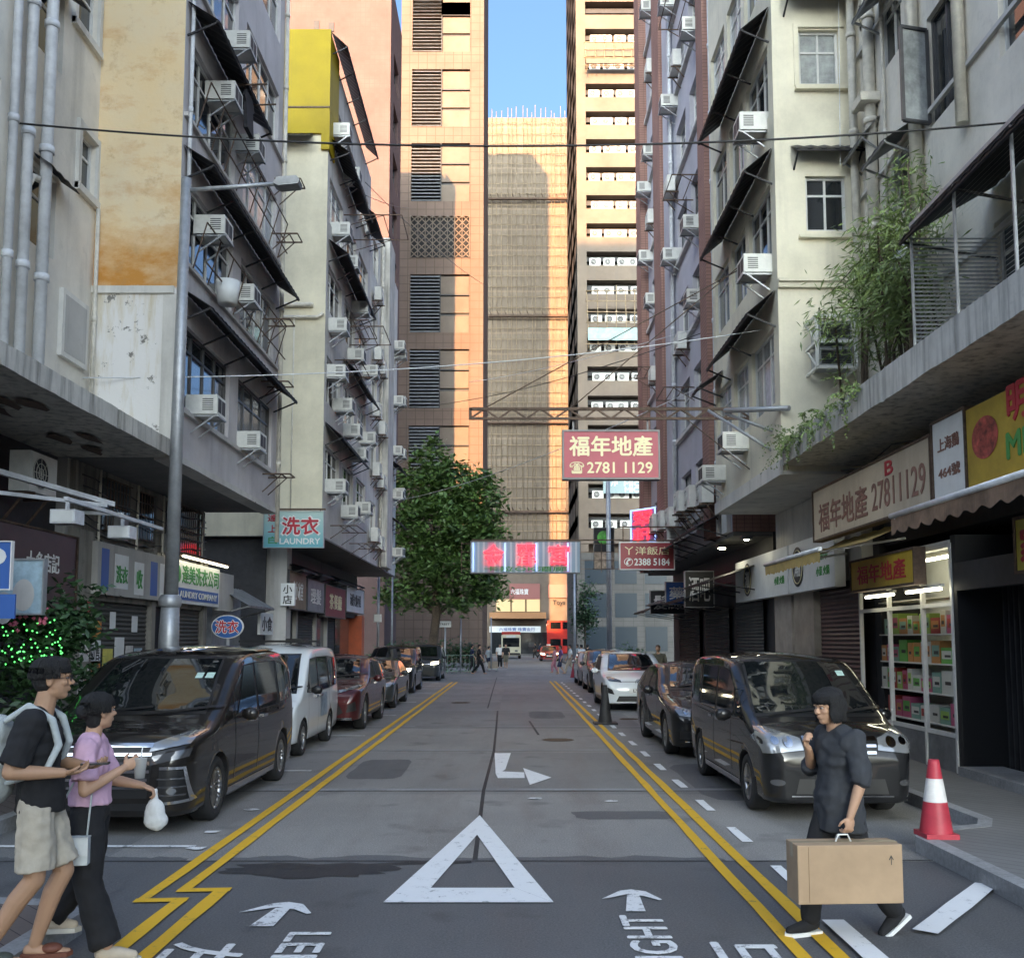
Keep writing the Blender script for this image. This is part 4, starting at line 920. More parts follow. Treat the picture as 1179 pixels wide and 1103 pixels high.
# ================================================================== vehicles
def paint(name, c, metal=0.0, rough=0.45):
    m, nt, b = newmat(name); n = noise_node(nt, 3, 5, .7); n2 = noise_node(nt, 400, 2)
    base = mix(nt, math_(nt, 'MULTIPLY', n.outputs[0], .35), c, tuple(min(1, x * 1.4 + .01) for x in c))
    nt.links.new(base, b.inputs['Base Color']); b.inputs['Metallic'].default_value = metal
    nt.links.new(ramp(nt, n.outputs[0], .3, .8, (rough, rough, rough), (rough + .15,) * 3), b.inputs['Roughness'])
    b.inputs['Coat Weight'].default_value = 1.0; b.inputs['Coat Roughness'].default_value = .02; b.inputs['Coat IOR'].default_value = 1.42; b.inputs['Specular IOR Level'].default_value = .15; return m
M['p_black'] = paint('black_car_paint', (.006, .006, .007)); M['p_brown'] = paint('brown_black_car_paint', (.010, .008, .007))
M['p_white'] = paint('white_car_paint', (.62, .65, .66), 0, .4); M['p_red'] = paint('dark_red_car_paint', (.07, .011, .012), .4)
M['p_grey'] = paint('dark_grey_car_paint', (.03, .035, .038)); M['p_silver'] = paint('silver_car_paint', (.3, .31, .32), .6)
M['p_taxi'] = paint('red_taxi_paint', (.45, .03, .025), 0, .4); M['p_cream'] = paint('cream_bus_paint', (.7, .66, .5), 0, .4)
M['car_glass'] = simple('car_glass', (.008, .010, .011), .03, spec=.9, coat=.5)
M['tyre'] = speck('tyre_rubber', (.02, .02, .021), .25, 20, .85)
M['chrome'] = simple('chrome', (.6, .6, .61), .12, 1.0)
M['alloy'] = speck('alloy_rim', (.36, .36, .37), .15, 6, .3, .9)
M['trim_black'] = simple('black_trim', (.012, .012, .013), .4)
M['lamp_glass'] = simple('lamp_glass', (.30, .31, .32), .08, .5, coat=1)
M['lamp_dark'] = simple('smoked_lamp', (.10, .10, .105), .08, .4, coat=1)
M['lamp_lit'] = simple('lit_headlamp', (.9, .9, .9), .2, emit=(1, .97, .9), es=2.2)
M['tail_red'] = simple('tail_lamp', (.35, .01, .01), .15, coat=1)
M['plate'] = speck('number_plate', (.68, .68, .66), .05, 8, .4)
M['sticker'] = speck('window_sticker', (.45, .62, .55), .15, 12, .5); M['sticker_pink'] = simple('pink_reflection_sticker', (.6, .12, .3), .4)
def chaikin(p, n=2):
    for _ in range(n):
        q = [p[0]]
        for a, b in zip(p[:-1], p[1:]): q += [(a[0] * .75 + b[0] * .25, a[1] * .75 + b[1] * .25), (a[0] * .25 + b[0] * .75, a[1] * .25 + b[1] * .75)]
        p = q + [p[-1]]
    return p
def interp(p, x):
    if x <= p[0][0]: return p[0][1]
    for a, b in zip(p[:-1], p[1:]):
        if x <= b[0]: return a[1] + (b[1] - a[1]) * ((x - a[0]) / max(1e-6, b[0] - a[0]))
    return p[-1][1]
def car_shell(L, W, top, belt, tumble, zb=.2, bow=.28, kx=.30, kz=.12, rbow=.2, r=.10, bulge=.035):
    top = chaikin(top, 2); H = max(z for _, z in top)
    ys = [bow * (1 - math.cos(t * math.pi / 2)) for t in [i / 7 for i in range(8)]]
    body = sorted({round(y, 3) for y, _ in top if bow + .03 < y < L - rbow - .03} | {round(bow + (L - bow - rbow) * i / 44, 3) for i in range(1, 44)})
    ends = [L - rbow * (1 - math.cos(t * math.pi / 2)) for t in [1 - i / 7 for i in range(8)]]
    st = [(y, 1 - math.sin(i / 7 * math.pi / 2), 0) for i, y in enumerate(ys)] + [(y, 0, 0) for y in body] + [(y, 0, 1 - math.sin((7 - i) / 7 * math.pi / 2)) for i, y in enumerate(ends)]
    def hw(y, z):
        w = W / 2
        plan = 1 - .05 * max(0, (1.2 - y) / 1.2) ** 2 - .05 * max(0, (y - (L - 1.2)) / 1.2) ** 2
        if z < belt:
            q = (belt - z) / (belt - zb); s = 1 - bulge * max(0, q - .35) ** 1.5 * 2.2 - .012 * max(0, .35 - q) / .35
        else: s = .988 - tumble * ((z - belt) / max(.2, (H - belt))) ** 1.15
        return w * plan * s
    nv, nt_ = 12, 7; vs = []; n_ring = None
    for y, f, g in st:
        zt = interp(top, y); low = zb + .05 * max(0, (y - L + .5) / .5); half = [(0, low), (.5, low), (.86, low)]
        half = [(fx * hw(y, low), z) for fx, z in half]
        rr_ = min(r, (zt - low) * .3); z1 = zt - rr_
        half += [(hw(y, z), z) for z in [low + .03 + (z1 - low - .03) * (i / nv) for i in range(nv + 1)]]
        w1 = hw(y, z1); cr = .03 + .02 * (zt > belt + .2)
        lat = min(.22, rr_ * 1.8 + .05)
        for i in range(1, 5):
            a = i / 4 * math.pi / 2; half.append((w1 - lat * (1 - math.cos(a)), z1 + (rr_ - cr) * math.sin(a)))
        xe = half[-1][0]
        for i in range(1, nt_ + 1):
            x = xe * (1 - i / nt_); half.append((x, zt - cr + cr * (1 - (x / max(xe, .01)) ** 2)))
        ring = half + [(-x, z) for x, z in reversed(half[1:-1])]
        n_ring = len(ring); zc = (low + zt) / 2
        for x, z in ring:
            s = 1 - kx * f - kx * .7 * g; sz = 1 - kz * f - kz * g
            vs.append((x * s, y, zc + (z - zc) * sz))
    fs = [(i * n_ring + j, i * n_ring + (j + 1) % n_ring, (i + 1) * n_ring + (j + 1) % n_ring, (i + 1) * n_ring + j) for i in range(len(st) - 1) for j in range(n_ring)]
    fs += [tuple(range(n_ring)), tuple((len(st) - 1) * n_ring + j for j in reversed(range(n_ring)))]
    return vs, fs
def decal_mesh(bvh, polys, view, off, mats, res=.09, name='decal'):
    """patches lying on the shell; polygons are drawn in the (y, z) side view or the (x, z) end view"""
    bm = bmesh.new()
    for poly in polys:
        b2 = bmesh.new(); v = [b2.verts.new((u, w, 0)) for u, w in poly]; b2.faces.new(v)
        bmesh.ops.triangulate(b2, faces=b2.faces[:])
        for _ in range(5):
            e = [e for e in b2.edges if e.calc_length() > res]
            if not e: break
            bmesh.ops.subdivide_edges(b2, edges=e, cuts=1); bmesh.ops.triangulate(b2, faces=[f for f in b2.faces if len(f.verts) > 3])
        mp = {}
        for vv in b2.verts:
            u, w = vv.co.x, vv.co.y
            if view[0] == 's':
                s = 1 if view[1] == '+' else -1; o, d = Vector((s * 5, u, w)), Vector((-s, 0, 0))
            elif view == 'front': o, d = Vector((u, -5, w)), Vector((0, 1, 0))
            elif view == 'rear': o, d = Vector((u, 15, w)), Vector((0, -1, 0))
            else: o, d = Vector((u, w, 5)), Vector((0, 0, -1))
            h = bvh.ray_cast(o, d)
            if h[0] is None:
                h = bvh.find_nearest(o + d * (5 if view[0] == 's' else 6)); h = (h[0], h[1])
            nn = h[1] if h[1].dot(d) < 0 else -h[1]
            mp[vv.index] = bm.verts.new(h[0] + nn * off)
        b2.verts.index_update()
        for f in b2.faces: 
            try: ff = bm.faces.new([mp[x.index] for x in f.verts]); ff.smooth = True
            except ValueError: pass
        b2.free()
    want = {'s+': (1, 0, 0), 's-': (-1, 0, 0), 'front': (0, -1, 0), 'rear': (0, 1, 0), 'top': (0, 0, 1)}[view]
    for f in bm.faces:
        f.normal_update()
        if f.normal.dot(Vector(want)) < 0: f.normal_flip()
    me = bpy.data.meshes.new(name); bm.to_mesh(me); bm.free()
    me.materials.append(M[mats] if isinstance(mats, str) else mats); return me
def wheel_meshes(r, w, spokes=10, rimr=.66, steel=False):
    t = MB(); a = w / 2
    t.lathe([(r * rimr, -a), (r * .93, -a), (r * .985, -a * .8), (r, -a * .5), (r, a * .5), (r * .985, a * .8), (r * .93, a), (r * rimr, a), (r * rimr, -a)], 32, 'x')
    m = MB(); R0 = r * rimr
    m.lathe([(R0, -a * .9), (R0 * 1.0, a * .92), (R0 * .94, a * .96), (R0 * .9, a * .6), (R0 * .9, -a * .9)], 28, 'x')
    m.lathe([(0, a * .75), (R0 * .2, a * .72), (R0 * .24, a * .5)], 12, 'x')
    for i in range(spokes):
        t0 = 2 * math.pi * i / spokes
        for k, (q0, q1) in enumerate(((t0 - .10, t0 - .13), (t0 + .10, t0 + .13))):
            p = lambda rr, th, x: (x, rr * math.cos(th), rr * math.sin(th))
            wd = .055
            m.add([p(R0 * .18, q0 - wd * 2, a * .7), p(R0 * .18, q0 + wd * 2, a * .7), p(R0 * .95, q1 + wd, a * .86), p(R0 * .95, q1 - wd, a * .86),
                   p(R0 * .18, q0 - wd * 2, a * .4), p(R0 * .18, q0 + wd * 2, a * .4), p(R0 * .95, q1 + wd, a * .5), p(R0 * .95, q1 - wd, a * .5)], [(0, 1, 2, 3), (0, 4, 5, 1), (2, 6, 7, 3), (1, 5, 6, 2), (3, 7, 4, 0)])
    d = MB(); d.lathe([(0, a * .3), (R0 * .9, a * .3)], 20, 'x')
    return t.mesh('tyre', 'tyre'), m.mesh('rim', 'alloy', True), d.mesh('brake_disc', 'dark_grey')
def make_car(name, label, loc, L, W, top, belt, tumble, wb, paintm, zb=.2, wr=.34, ww=.23, fo=.9, side_win=(), front=(), shield=None, rear=(), sides=(), extras=None, mirror=(1.0, .95), spokes=10, group='parked cars', cat='car', rz=0.0, handles=(), detail=True, mirrorm=None, **kw):
    root = thing(name, label, cat, loc, rz, group)
    vs, fs = car_shell(L, W, top, belt, tumble, zb, **kw)
    me = bpy.data.meshes.new('body'); me.from_pydata(vs, [], fs); me.materials.append(M[paintm]); me.materials.append(M['dark'])
    for p in me.polygons: p.use_smooth = True
    bm = bmesh.new(); bm.from_mesh(me); bmesh.ops.recalc_face_normals(bm, faces=bm.faces[:]); bm.to_mesh(me)
    bvh = BVHTree.FromBMesh(bm); bm.free()
    o = obj('body', me, root)
    ax = [fo, fo + wb]
    if detail:
        cut = MB()
        for y in ax:
            for s in (-1, 1): cut.lathe([(0, s * (W / 2 - .34)), (wr * 1.10, s * (W / 2 - .34)), (wr * 1.10, s * (W / 2 + .3)), (0, s * (W / 2 + .3))], 36, 'x', (0, y, wr + .01), smooth=False)
        cm = cut.mesh('cut', [paintm, 'dark'], True)
        for p in cm.polygons: p.material_index = 1
        bm = bmesh.new(); bm.from_mesh(cm); bmesh.ops.remove_doubles(bm, verts=bm.verts[:], dist=1e-5); bmesh.ops.recalc_face_normals(bm, faces=bm.faces[:]); bm.to_mesh(cm); bm.free()
        co = obj('cut', cm); co.location = (0, 0, 0)
        o.parent = None; md = o.modifiers.new('b', 'BOOLEAN'); md.operation = 'DIFFERENCE'; md.object = co; md.solver = 'EXACT'
        nm = from_eval(o, 'body'); o.modifiers.clear(); o.data = nm; o.parent = root
        bpy.data.objects.remove(co)
    tm, rm, dm = wheel_meshes(wr, ww, spokes)
    for y in ax:
        for s in (1, -1):
            w = obj('wheel', tm, root, (s * (W / 2 - ww / 2 - .025), y, wr)); w.scale = (s, 1, 1)
            obj('rim', rm, w)
            if detail: obj('brake_disc', dm, w)
    D = lambda nm, polys, view, mt, off=.006, res=.09, par=root: obj(nm, decal_mesh(bvh, polys, view, off, mt, res, nm), par)
    if shield:
        D('windscreen_trim', [[(x * 1.045, z + (.03 if z > shield[0][1] + .1 else -.035)) for x, z in shield]], 'front', 'trim_black', .004)
        D('windscreen', [shield], 'front', 'car_glass', .008)
    for v in ('s+', 's-'):
        for p in side_win:
            D('side_window', [p], v, 'car_glass', .007)
        if side_win:
            ymin = min(y for p in side_win for y, _ in p) - .03; ymax = max(y for p in side_win for y, _ in p) + .03
            zs_ = [z for p in side_win for _, z in p]
            up = []; 
            for p in side_win: up += p
            D('window_surround', [hull(up, .025)], v, 'trim_black', .0035)
        for nm, polys, mt, off in sides: D(nm, polys, v, mt, off)
        for y, z in handles: 
            mb = MB(); h = bvh.ray_cast(Vector((5 if v == 's+' else -5, y, z)), Vector((-1 if v == 's+' else 1, 0, 0)))[0]; s = 1 if v == 's+' else -1
            if h: mb.box(h.x - .01 * s, h.x + .035 * s, y - .10, y + .10, z - .018, z + .018); mb.build('door_handle', 'chrome', root, (0, 0, 0))
    for nm, polys, mt, off in front:
        if nm in ('headlight', 'fog_lamp', 'headlight_trim', 'side_intake', 'headlight_lens'):
            D(nm, polys, 'front', mt, off, .06); D(nm, [[(-x, z) for x, z in reversed(p)] for p in polys], 'front', mt, off, .06)
        else: D(nm, polys, 'front', mt, off, .08)
    for nm, polys, mt, off in rear: D(nm, polys, 'rear', mt, off)
    my, mz = mirror
    for s in (1, -1):
        h = bvh.ray_cast(Vector((s * 5, my, mz)), Vector((-s, 0, 0)))[0]; x = h.x if h else s * W / 2
        mb = MB(); prof = [(0, 0), (.05, .02), (.085, .09), (.075, .17), (.03, .2), (0, .2)]
        vs_ = []; ns = 10
        for rr_, xx in prof:
            for j in range(ns): t = 2 * math.pi * j / ns; vs_.append((x + s * (xx + .04), my + rr_ * .75 * math.cos(t), mz + .03 + rr_ * .95 * math.sin(t)))
        mb.add(vs_, [(i * ns + j, i * ns + (j + 1) % ns, (i + 1) * ns + (j + 1) % ns, (i + 1) * ns + j) for i in range(len(prof) - 1) for j in range(ns)], 0, True)
        mb.bar((x - s * .03, my, mz + .02), (x + s * .09, my, mz + .03), .04, .03); mb.build('wing_mirror', mirrorm or paintm, root, (0, 0, 0))
    if extras: extras(root, bvh, D)
    return root
def hull(pts, d):
    pts = sorted(set((round(a, 4), round(b, 4)) for a, b in pts))
    def half(ps):
        h = []
        for p in ps:
            while len(h) > 1 and (h[-1][0] - h[-2][0]) * (p[1] - h[-2][1]) - (h[-1][1] - h[-2][1]) * (p[0] - h[-2][0]) <= 0: h.pop()
            h.append(p)
        return h
    lo, hi = half(pts), half(pts[::-1]); h = lo[:-1] + hi[:-1]
    cx = sum(p[0] for p in h) / len(h); cy = sum(p[1] for p in h) / len(h)
    out = []
    for x, y in h:
        l = math.hypot(x - cx, y - cy); out.append((x + (x - cx) / l * d * 1.4, y + (y - cy) / l * d))
    return out
def seam(a, b, w=.008):
    a, b = Vector(a), Vector(b); d = (b - a).normalized(); n = Vector((d.y, -d.x)) * w; return [tuple(a + n), tuple(b + n), tuple(b - n), tuple(a - n)]
def rect(x0, x1, z0, z1): return [(x0, z0), (x1, z0), (x1, z1), (x0, z1)]
def wipers(root, bvh, D, z, w=.6): D('wiper', [seam((-.62 * w, z), (.15 * w, z + .07), .012), seam((.1 * w, z), (.95 * w, z + .08), .012)], 'front', 'trim_black', .02)
# ---- big black people carrier on the left
def ex(root, bvh, D):
    wipers(root, bvh, D, 1.13, 1.0)
    D('windscreen_sticker', [rect(.42, .50, 1.50, 1.56), rect(.53, .62, 1.50, 1.56)], 'front', 'sticker', .012)
    D('roof_rail', [seam((1.5, 1.80), (4.2, 1.82), .02)], 's+', 'chrome', .03)
def mpv_sides(L, z0, fo, wb, wr):
    return [('door_seam', [seam((1.62, .36), (1.62, 1.72), .007), seam((2.66, .36), (2.66, 1.75), .007), seam((3.75, 1.0), (3.75, 1.72), .006), seam((2.66, .97), (4.1, 1.0), .006)], 'trim_black', .004),
            ('sill_trim', [rect(fo + wr * 1.2, fo + wb - wr * 1.2, .22, .29)], 'chrome', .006)]
make_car('people_carrier', 'big brown black people carrier with a tall chrome grille, behind the walking couple', (-4.14, 9.95, 0), 4.9, 1.86,
    [(0, .80), (.10, .98), (.45, 1.04), (.95, 1.10), (1.9, 1.68), (2.3, 1.83), (3.2, 1.90), (4.2, 1.86), (4.75, 1.72), (4.9, 1.1)], 1.04, .13, 3.0, 'p_brown', .17, .345, .235, .98,
    side_win=[[(1.72, 1.09), (2.58, 1.08), (2.58, 1.64), (2.18, 1.64)], [(2.68, 1.08), (3.68, 1.09), (3.68, 1.66), (2.68, 1.66)], [(3.80, 1.10), (4.55, 1.14), (4.45, 1.58), (3.80, 1.65)]],
    shield=[(-.72, 1.17), (.72, 1.17), (.60, 1.72), (-.60, 1.72)],
    front=[('headlight', [[(.50, .83), (.86, .90), (.885, 1.0), (.78, 1.0), (.52, .91)]], 'lamp_glass', .012), ('headlight', [[(.52, .70), (.86, .78), (.88, .86), (.54, .79)]], 'lamp_dark', .010),
           ('grille', [[(-.50, .38), (.50, .38), (.56, .84), (.50, .93), (-.50, .93), (-.56, .84)]], 'trim_black', .006),
           ('grille_bar', [rect(-.53, .53, .87, .91), rect(-.53, .53, .79, .82), rect(-.52, .52, .71, .74), rect(-.52, .52, .63, .66), rect(-.50, .50, .55, .575), rect(-.49, .49, .47, .495)], 'chrome', .016),
           ('side_intake', [[(.60, .34), (.86, .36), (.84, .64), (.62, .68)]], 'trim_black', .008),
           ('side_intake', [rect(.60, .84, .40, .415), rect(.60, .84, .48, .495), rect(.60, .84, .56, .575)], 'lamp_dark', .014),
           ('headlight_trim', [[(.60, .31), (.87, .33), (.87, .36), (.60, .34)], [(.86, .33), (.885, .34), (.84, .68), (.82, .67)], [(.62, .66), (.84, .66), (.84, .685), (.62, .69)]], 'chrome', .016),
           ('fog_lamp', [[(.73 + .04 * math.cos(t), .45 + .035 * math.sin(t)) for t in [i * math.pi / 5 for i in range(10)]]], 'lamp_glass', .018), ('bumper_lip', [rect(-.6, .6, .26, .33)], 'trim_black', .006)],
    sides=mpv_sides(4.9, 0, .98, 3.0, .345), handles=[(2.4, .98), (2.9, .99)], mirror=(1.72, 1.06), extras=ex, kx=.26, bow=.30, spokes=10)
# ---- black people carrier on the right
def ex(root, bvh, D):
    wipers(root, bvh, D, 1.08, .9); D('windscreen_sticker', [rect(.5, .6, 1.5, 1.56)], 'front', 'sticker', .012)
make_car('people_carrier', 'black people carrier with large clear headlights behind the woman with the box', (3.56, 10.75, 0), 4.7, 1.69,
    [(0, .74), (.08, .92), (.35, .99), (.8, 1.06), (1.75, 1.64), (2.1, 1.77), (3.0, 1.81), (4.1, 1.78), (4.55, 1.66), (4.7, 1.0)], 1.0, .10, 2.86, 'p_black', .18, .32, .21, .86,
    side_win=[[(1.0, 1.05), (1.35, 1.05), (1.45, 1.36), (1.36, 1.34)], [(1.42, 1.04), (2.45, 1.04), (2.45, 1.58), (1.9, 1.58), (1.5, 1.36)], [(2.55, 1.04), (3.5, 1.05), (3.5, 1.60), (2.55, 1.60)], [(3.6, 1.06), (4.4, 1.08), (4.3, 1.56), (3.6, 1.60)]],
    shield=[(-.70, 1.10), (.70, 1.10), (.58, 1.67), (-.58, 1.67)],
    front=[('headlight', [[(.40, .76), (.80, .72), (.83, .86), (.80, .97), (.70, .97), (.42, .88)]], 'lamp_glass', .012), ('headlight_lens', [[(.56 + .055 * math.cos(t), .84 + .055 * math.sin(t)) for t in [i * math.pi / 6 for i in range(12)]], [(.69 + .04 * math.cos(t), (.85 + .04 * math.sin(t))) for t in [i * math.pi / 6 for i in range(12)]]], 'chrome', .018),
           ('grille', [[(-.38, .70), (.38, .70), (.42, .90), (-.42, .90)]], 'trim_black', .006), ('grille_bar', [rect(-.40, .40, .86, .90), rect(-.39, .39, .79, .82), rect(-.38, .38, .72, .75)], 'chrome', .016),
           ('emblem', [[(.055 * math.cos(t), .80 + .05 * math.sin(t)) for t in [i * math.pi / 6 for i in range(12)]]], 'chrome', .024),
           ('bumper_intake', [[(-.5, .30), (.5, .30), (.46, .46), (-.46, .46)]], 'trim_black', .006), ('bumper_trim', [rect(-.55, .55, .27, .285)], 'chrome', .012), ('fog_lamp', [[(.68 + .07 * math.cos(t), .42 + .035 * math.sin(t)) for t in [i * math.pi / 6 for i in range(12)]]], 'lamp_dark', .012)],
    sides=mpv_sides(4.7, 0, .86, 2.86, .32), handles=[(2.3, .93), (2.75, .94)], mirror=(1.38, 1.02), extras=ex, kx=.24, bow=.26, spokes=7)
# ---- white microvan, dark red crossover, dark saloon, two dark people carriers beyond
def ex(root, bvh, D):
    wipers(root, bvh, D, 1.07, .85); D('door_poster', [rect(2.0, 2.6, .55, .98)], 's+', M['poster'], .01)
    mb = MB(); mb.bar((-.6, 1.6, 1.93), (.6, 1.6, 1.93), .04); mb.bar((-.6, 3, 1.93), (.6, 3, 1.93), .04); mb.box(.2, .5, 1.8, 2.4, 1.9, 1.98); mb.build('roof_rack', 'trim_black', root, (0, 0, 0))
M['poster'] = speck('blue_grey_poster', (.22, .28, .34), .5, 9, .5)
make_car('white_van', 'white microvan with black mirrors and a poster on its side door', (-4.36, 16.3, 0), 4.1, 1.66,
    [(0, .72), (.10, .95), (.42, 1.02), (1.0, 1.55), (1.35, 1.80), (1.8, 1.88), (3.3, 1.89), (3.9, 1.82), (4.1, 1.1)], 1.0, .12, 2.4, 'p_white', .22, .30, .18, .62,
    side_win=[[(.85, 1.05), (1.75, 1.03), (1.75, 1.62), (1.3, 1.62)], [(1.87, 1.04), (2.8, 1.05), (2.8, 1.64), (1.87, 1.64)], [(2.9, 1.06), (3.8, 1.08), (3.72, 1.60), (2.9, 1.64)]],
    shield=[(-.68, 1.08), (.68, 1.08), (.58, 1.68), (-.58, 1.68)],
    front=[('headlight', [rect(.46, .74, .66, .84)], 'lamp_glass', .012), ('grille', [rect(-.40, .40, .68, .82)], 'trim_black', .006), ('bumper_intake', [rect(-.5, .5, .34, .5)], 'trim_black', .006), ('number_plate', [rect(-.26, .26, .52, .63)], 'plate', .012)],
    sides=[('door_seam', [seam((.95, .35), (.95, 1.0), .007), seam((1.81, .33), (1.81, 1.7), .007), seam((2.85, .33), (2.85, 1.7), .007)], 'trim_black', .004)], handles=[(1.6, .95), (2.0, .95)], mirror=(.95, 1.06), extras=ex, kx=.14, bow=.16, spokes=5, mirrorm='trim_black', cat='van')
make_car('crossover', 'dark red crossover with a big black spindle grille', (-4.16, 21.0, 0), 4.7, 1.88,
    [(0, .70), (.10, .92), (.5, .99), (1.3, 1.06), (2.15, 1.50), (2.6, 1.62), (3.4, 1.62), (4.2, 1.40), (4.6, 1.12), (4.7, .8)], .99, .2, 2.82, 'p_red', .24, .375, .235, .95,
    side_win=[[(1.72, 1.04), (2.62, 1.04), (2.62, 1.45), (2.25, 1.43)], [(2.72, 1.04), (3.5, 1.07), (3.5, 1.43), (2.72, 1.46)], [(3.58, 1.10), (4.1, 1.2), (3.95, 1.33), (3.58, 1.42)]],
    shield=[(-.70, 1.10), (.70, 1.10), (.56, 1.50), (-.56, 1.50)],
    front=[('headlight', [[(.44, .82), (.84, .92), (.88, .98), (.80, .97), (.46, .88)]], 'lamp_glass', .012), ('grille', [[(-.42, .34), (.42, .34), (.58, .42), (.34, .70), (.36, .86), (-.36, .86), (-.34, .70), (-.58, .42)]], 'trim_black', .008),
           ('side_intake', [[(.64, .42), (.84, .46), (.82, .66), (.68, .58)]], 'trim_black', .008), ('bumper_lip', [rect(-.75, .75, .27, .31)], 'chrome', .01), ('emblem', [[(.07 * math.cos(t), .80 + .05 * math.sin(t)) for t in [i * math.pi / 6 for i in range(12)]]], 'chrome', .016)],
    sides=[('door_seam', [seam((1.55, .4), (1.55, 1.0), .007), seam((2.67, .4), (2.67, 1.5), .007), seam((3.6, .6), (3.6, 1.1), .007)], 'trim_black', .004), ('arch_trim', [rect(1.4, 3.2, .25, .33)], 'trim_black', .006)], handles=[(2.45, .96), (3.4, .99)], mirror=(1.85, 1.05), extras=lambda r, b, D: wipers(r, b, D, 1.11, .9), spokes=10)
SALOON = dict(belt=.90, tumble=.26, wb=2.8, zb=.18, wr=.325, ww=.22, fo=.82)
saloon_top = [(0, .60), (.08, .74), (.5, .86), (1.45, .97), (2.3, 1.36), (2.7, 1.44), (3.2, 1.43), (3.9, 1.15), (4.2, 1.05), (4.6, 1.0), (4.7, .7)]
def saloon_front(lit=False):
    return [('headlight', [[(.42, .60), (.78, .64), (.84, .72), (.78, .76), (.46, .70)]], 'lamp_lit' if lit else 'lamp_glass', .012), ('grille', [[(-.36, .56), (-.05, .56), (-.05, .72), (-.33, .72)], [(.05, .56), (.36, .56), (.33, .72), (.05, .72)]], 'trim_black', .008),
            ('grille_bar', [rect(-.37, -.04, .72, .735), rect(.04, .37, .72, .735)], 'chrome', .014), ('bumper_intake', [[(-.42, .28), (.42, .28), (.36, .42), (-.36, .42)]], 'trim_black', .006), ('side_intake', [rect(.52, .78, .30, .42)], 'trim_black', .008), ('bumper_trim', [rect(-.7, .7, .255, .27)], 'chrome', .012)]
saloon_win = [[(1.85, .95), (2.65, .95), (2.65, 1.30), (2.4, 1.29)], [(2.75, .95), (3.55, .98), (3.3, 1.28), (2.75, 1.31)]]
saloon_side = [('door_seam', [seam((1.6, .35), (1.6, .9), .007), seam((2.7, .35), (2.7, 1.3), .007), seam((3.5, .5), (3.6, .95), .007)], 'trim_black', .004)]
make_car('saloon_car', 'dark grey saloon parked behind the dark red crossover', (-4.25, 28.0, 0), 4.7, 1.80, saloon_top, paintm='p_grey', side_win=saloon_win, shield=[(-.66, 1.01), (.66, 1.01), (.52, 1.32), (-.52, 1.32)], front=saloon_front(), sides=saloon_side, handles=[(2.5, .86), (3.4, .88)], mirror=(1.75, .95), **SALOON)
mtop = [(0, .76), (.1, .98), (.6, 1.05), (1.1, 1.12), (1.95, 1.62), (2.35, 1.76), (3.6, 1.78), (4.35, 1.7), (4.6, 1.0)]
mwin = [[(1.6, 1.1), (2.5, 1.08), (2.5, 1.58), (2.1, 1.58)], [(2.6, 1.08), (3.5, 1.09), (3.5, 1.6), (2.6, 1.6)], [(3.6, 1.1), (4.3, 1.12), (4.2, 1.55), (3.6, 1.6)]]
mfront = lambda lit: [('headlight', [[(.48, .78), (.82, .82), (.84, .93), (.5, .90)]], 'lamp_lit' if lit else 'lamp_glass', .012), ('grille', [rect(-.44, .44, .68, .88)], 'trim_black', .006), ('grille_bar', [rect(-.44, .44, .80, .83)], 'chrome', .014), ('bumper_intake', [rect(-.6, .6, .34, .52)], 'trim_black', .006)]
MV = dict(belt=1.02, tumble=.13, wb=2.8, zb=.2, wr=.34, ww=.22, fo=.9)
make_car('people_carrier', 'black people carrier with one headlight glowing, parked behind the dark grey saloon', (-4.5, 35.8, 0), 4.6, 1.82, mtop, paintm='p_black', side_win=mwin, shield=[(-.7, 1.17), (.7, 1.17), (.6, 1.62), (-.6, 1.62)], front=mfront(False), sides=mpv_sides(4.6, 0, .9, 2.8, .34)[:1], mirror=(1.6, 1.08), extras=lambda r, b, D: D('headlight', [[(.50, .80), (.80, .83), (.82, .92), (.52, .89)]], 'front', 'lamp_lit', .02), **MV)
make_car('people_carrier', 'dark people carrier with both headlights lit, last of its row by the tree', (-4.35, 47.0, 0), 4.6, 1.82, mtop, paintm='p_grey', side_win=mwin, shield=[(-.7, 1.17), (.7, 1.17), (.6, 1.62), (-.6, 1.62)], front=mfront(True), sides=mpv_sides(4.6, 0, .9, 2.8, .34)[:1], mirror=(1.6, 1.08), **MV)
# ---- right row
GT = dict(SALOON); GT.update(belt=.98, wb=2.95, wr=.36, tumble=.22, fo=.9)
gtt = [(y * 1.05, z * 1.09) for y, z in saloon_top[:7]] + [(3.9, 1.48), (4.5, 1.25), (4.85, 1.1), (4.95, .8)]
make_car('hatchback', 'black executive hatchback between the black people carrier and white crossover', (3.55, 16.3, 0), 4.95, 1.86, gtt, paintm='p_black', side_win=[[(1.95, 1.04), (2.8, 1.04), (2.8, 1.42), (2.5, 1.40)], [(2.9, 1.04), (3.7, 1.07), (3.7, 1.40), (2.9, 1.43)], [(3.78, 1.1), (4.3, 1.18), (4.1, 1.3), (3.78, 1.38)]], shield=[(-.68, 1.10), (.68, 1.10), (.54, 1.44), (-.54, 1.44)],
    front=[(n, [[(x, z * 1.1) for x, z in p] for p in ps], m, o) for n, ps, m, o in saloon_front()] + [('headlight_lens', [[(c + .045 * math.cos(t), .755 + .04 * math.sin(t)) for t in [i * math.pi / 6 for i in range(12)]] for c in (.56, .68)], 'chrome', .018)], sides=[(n, [[(y * 1.05, z * 1.08) for y, z in p] for p in ps], m, o) for n, ps, m, o in saloon_side], handles=[(2.6, .93), (3.5, .95)], mirror=(1.85, 1.02), extras=lambda r, b, D: wipers(r, b, D, 1.11, .85), **GT)
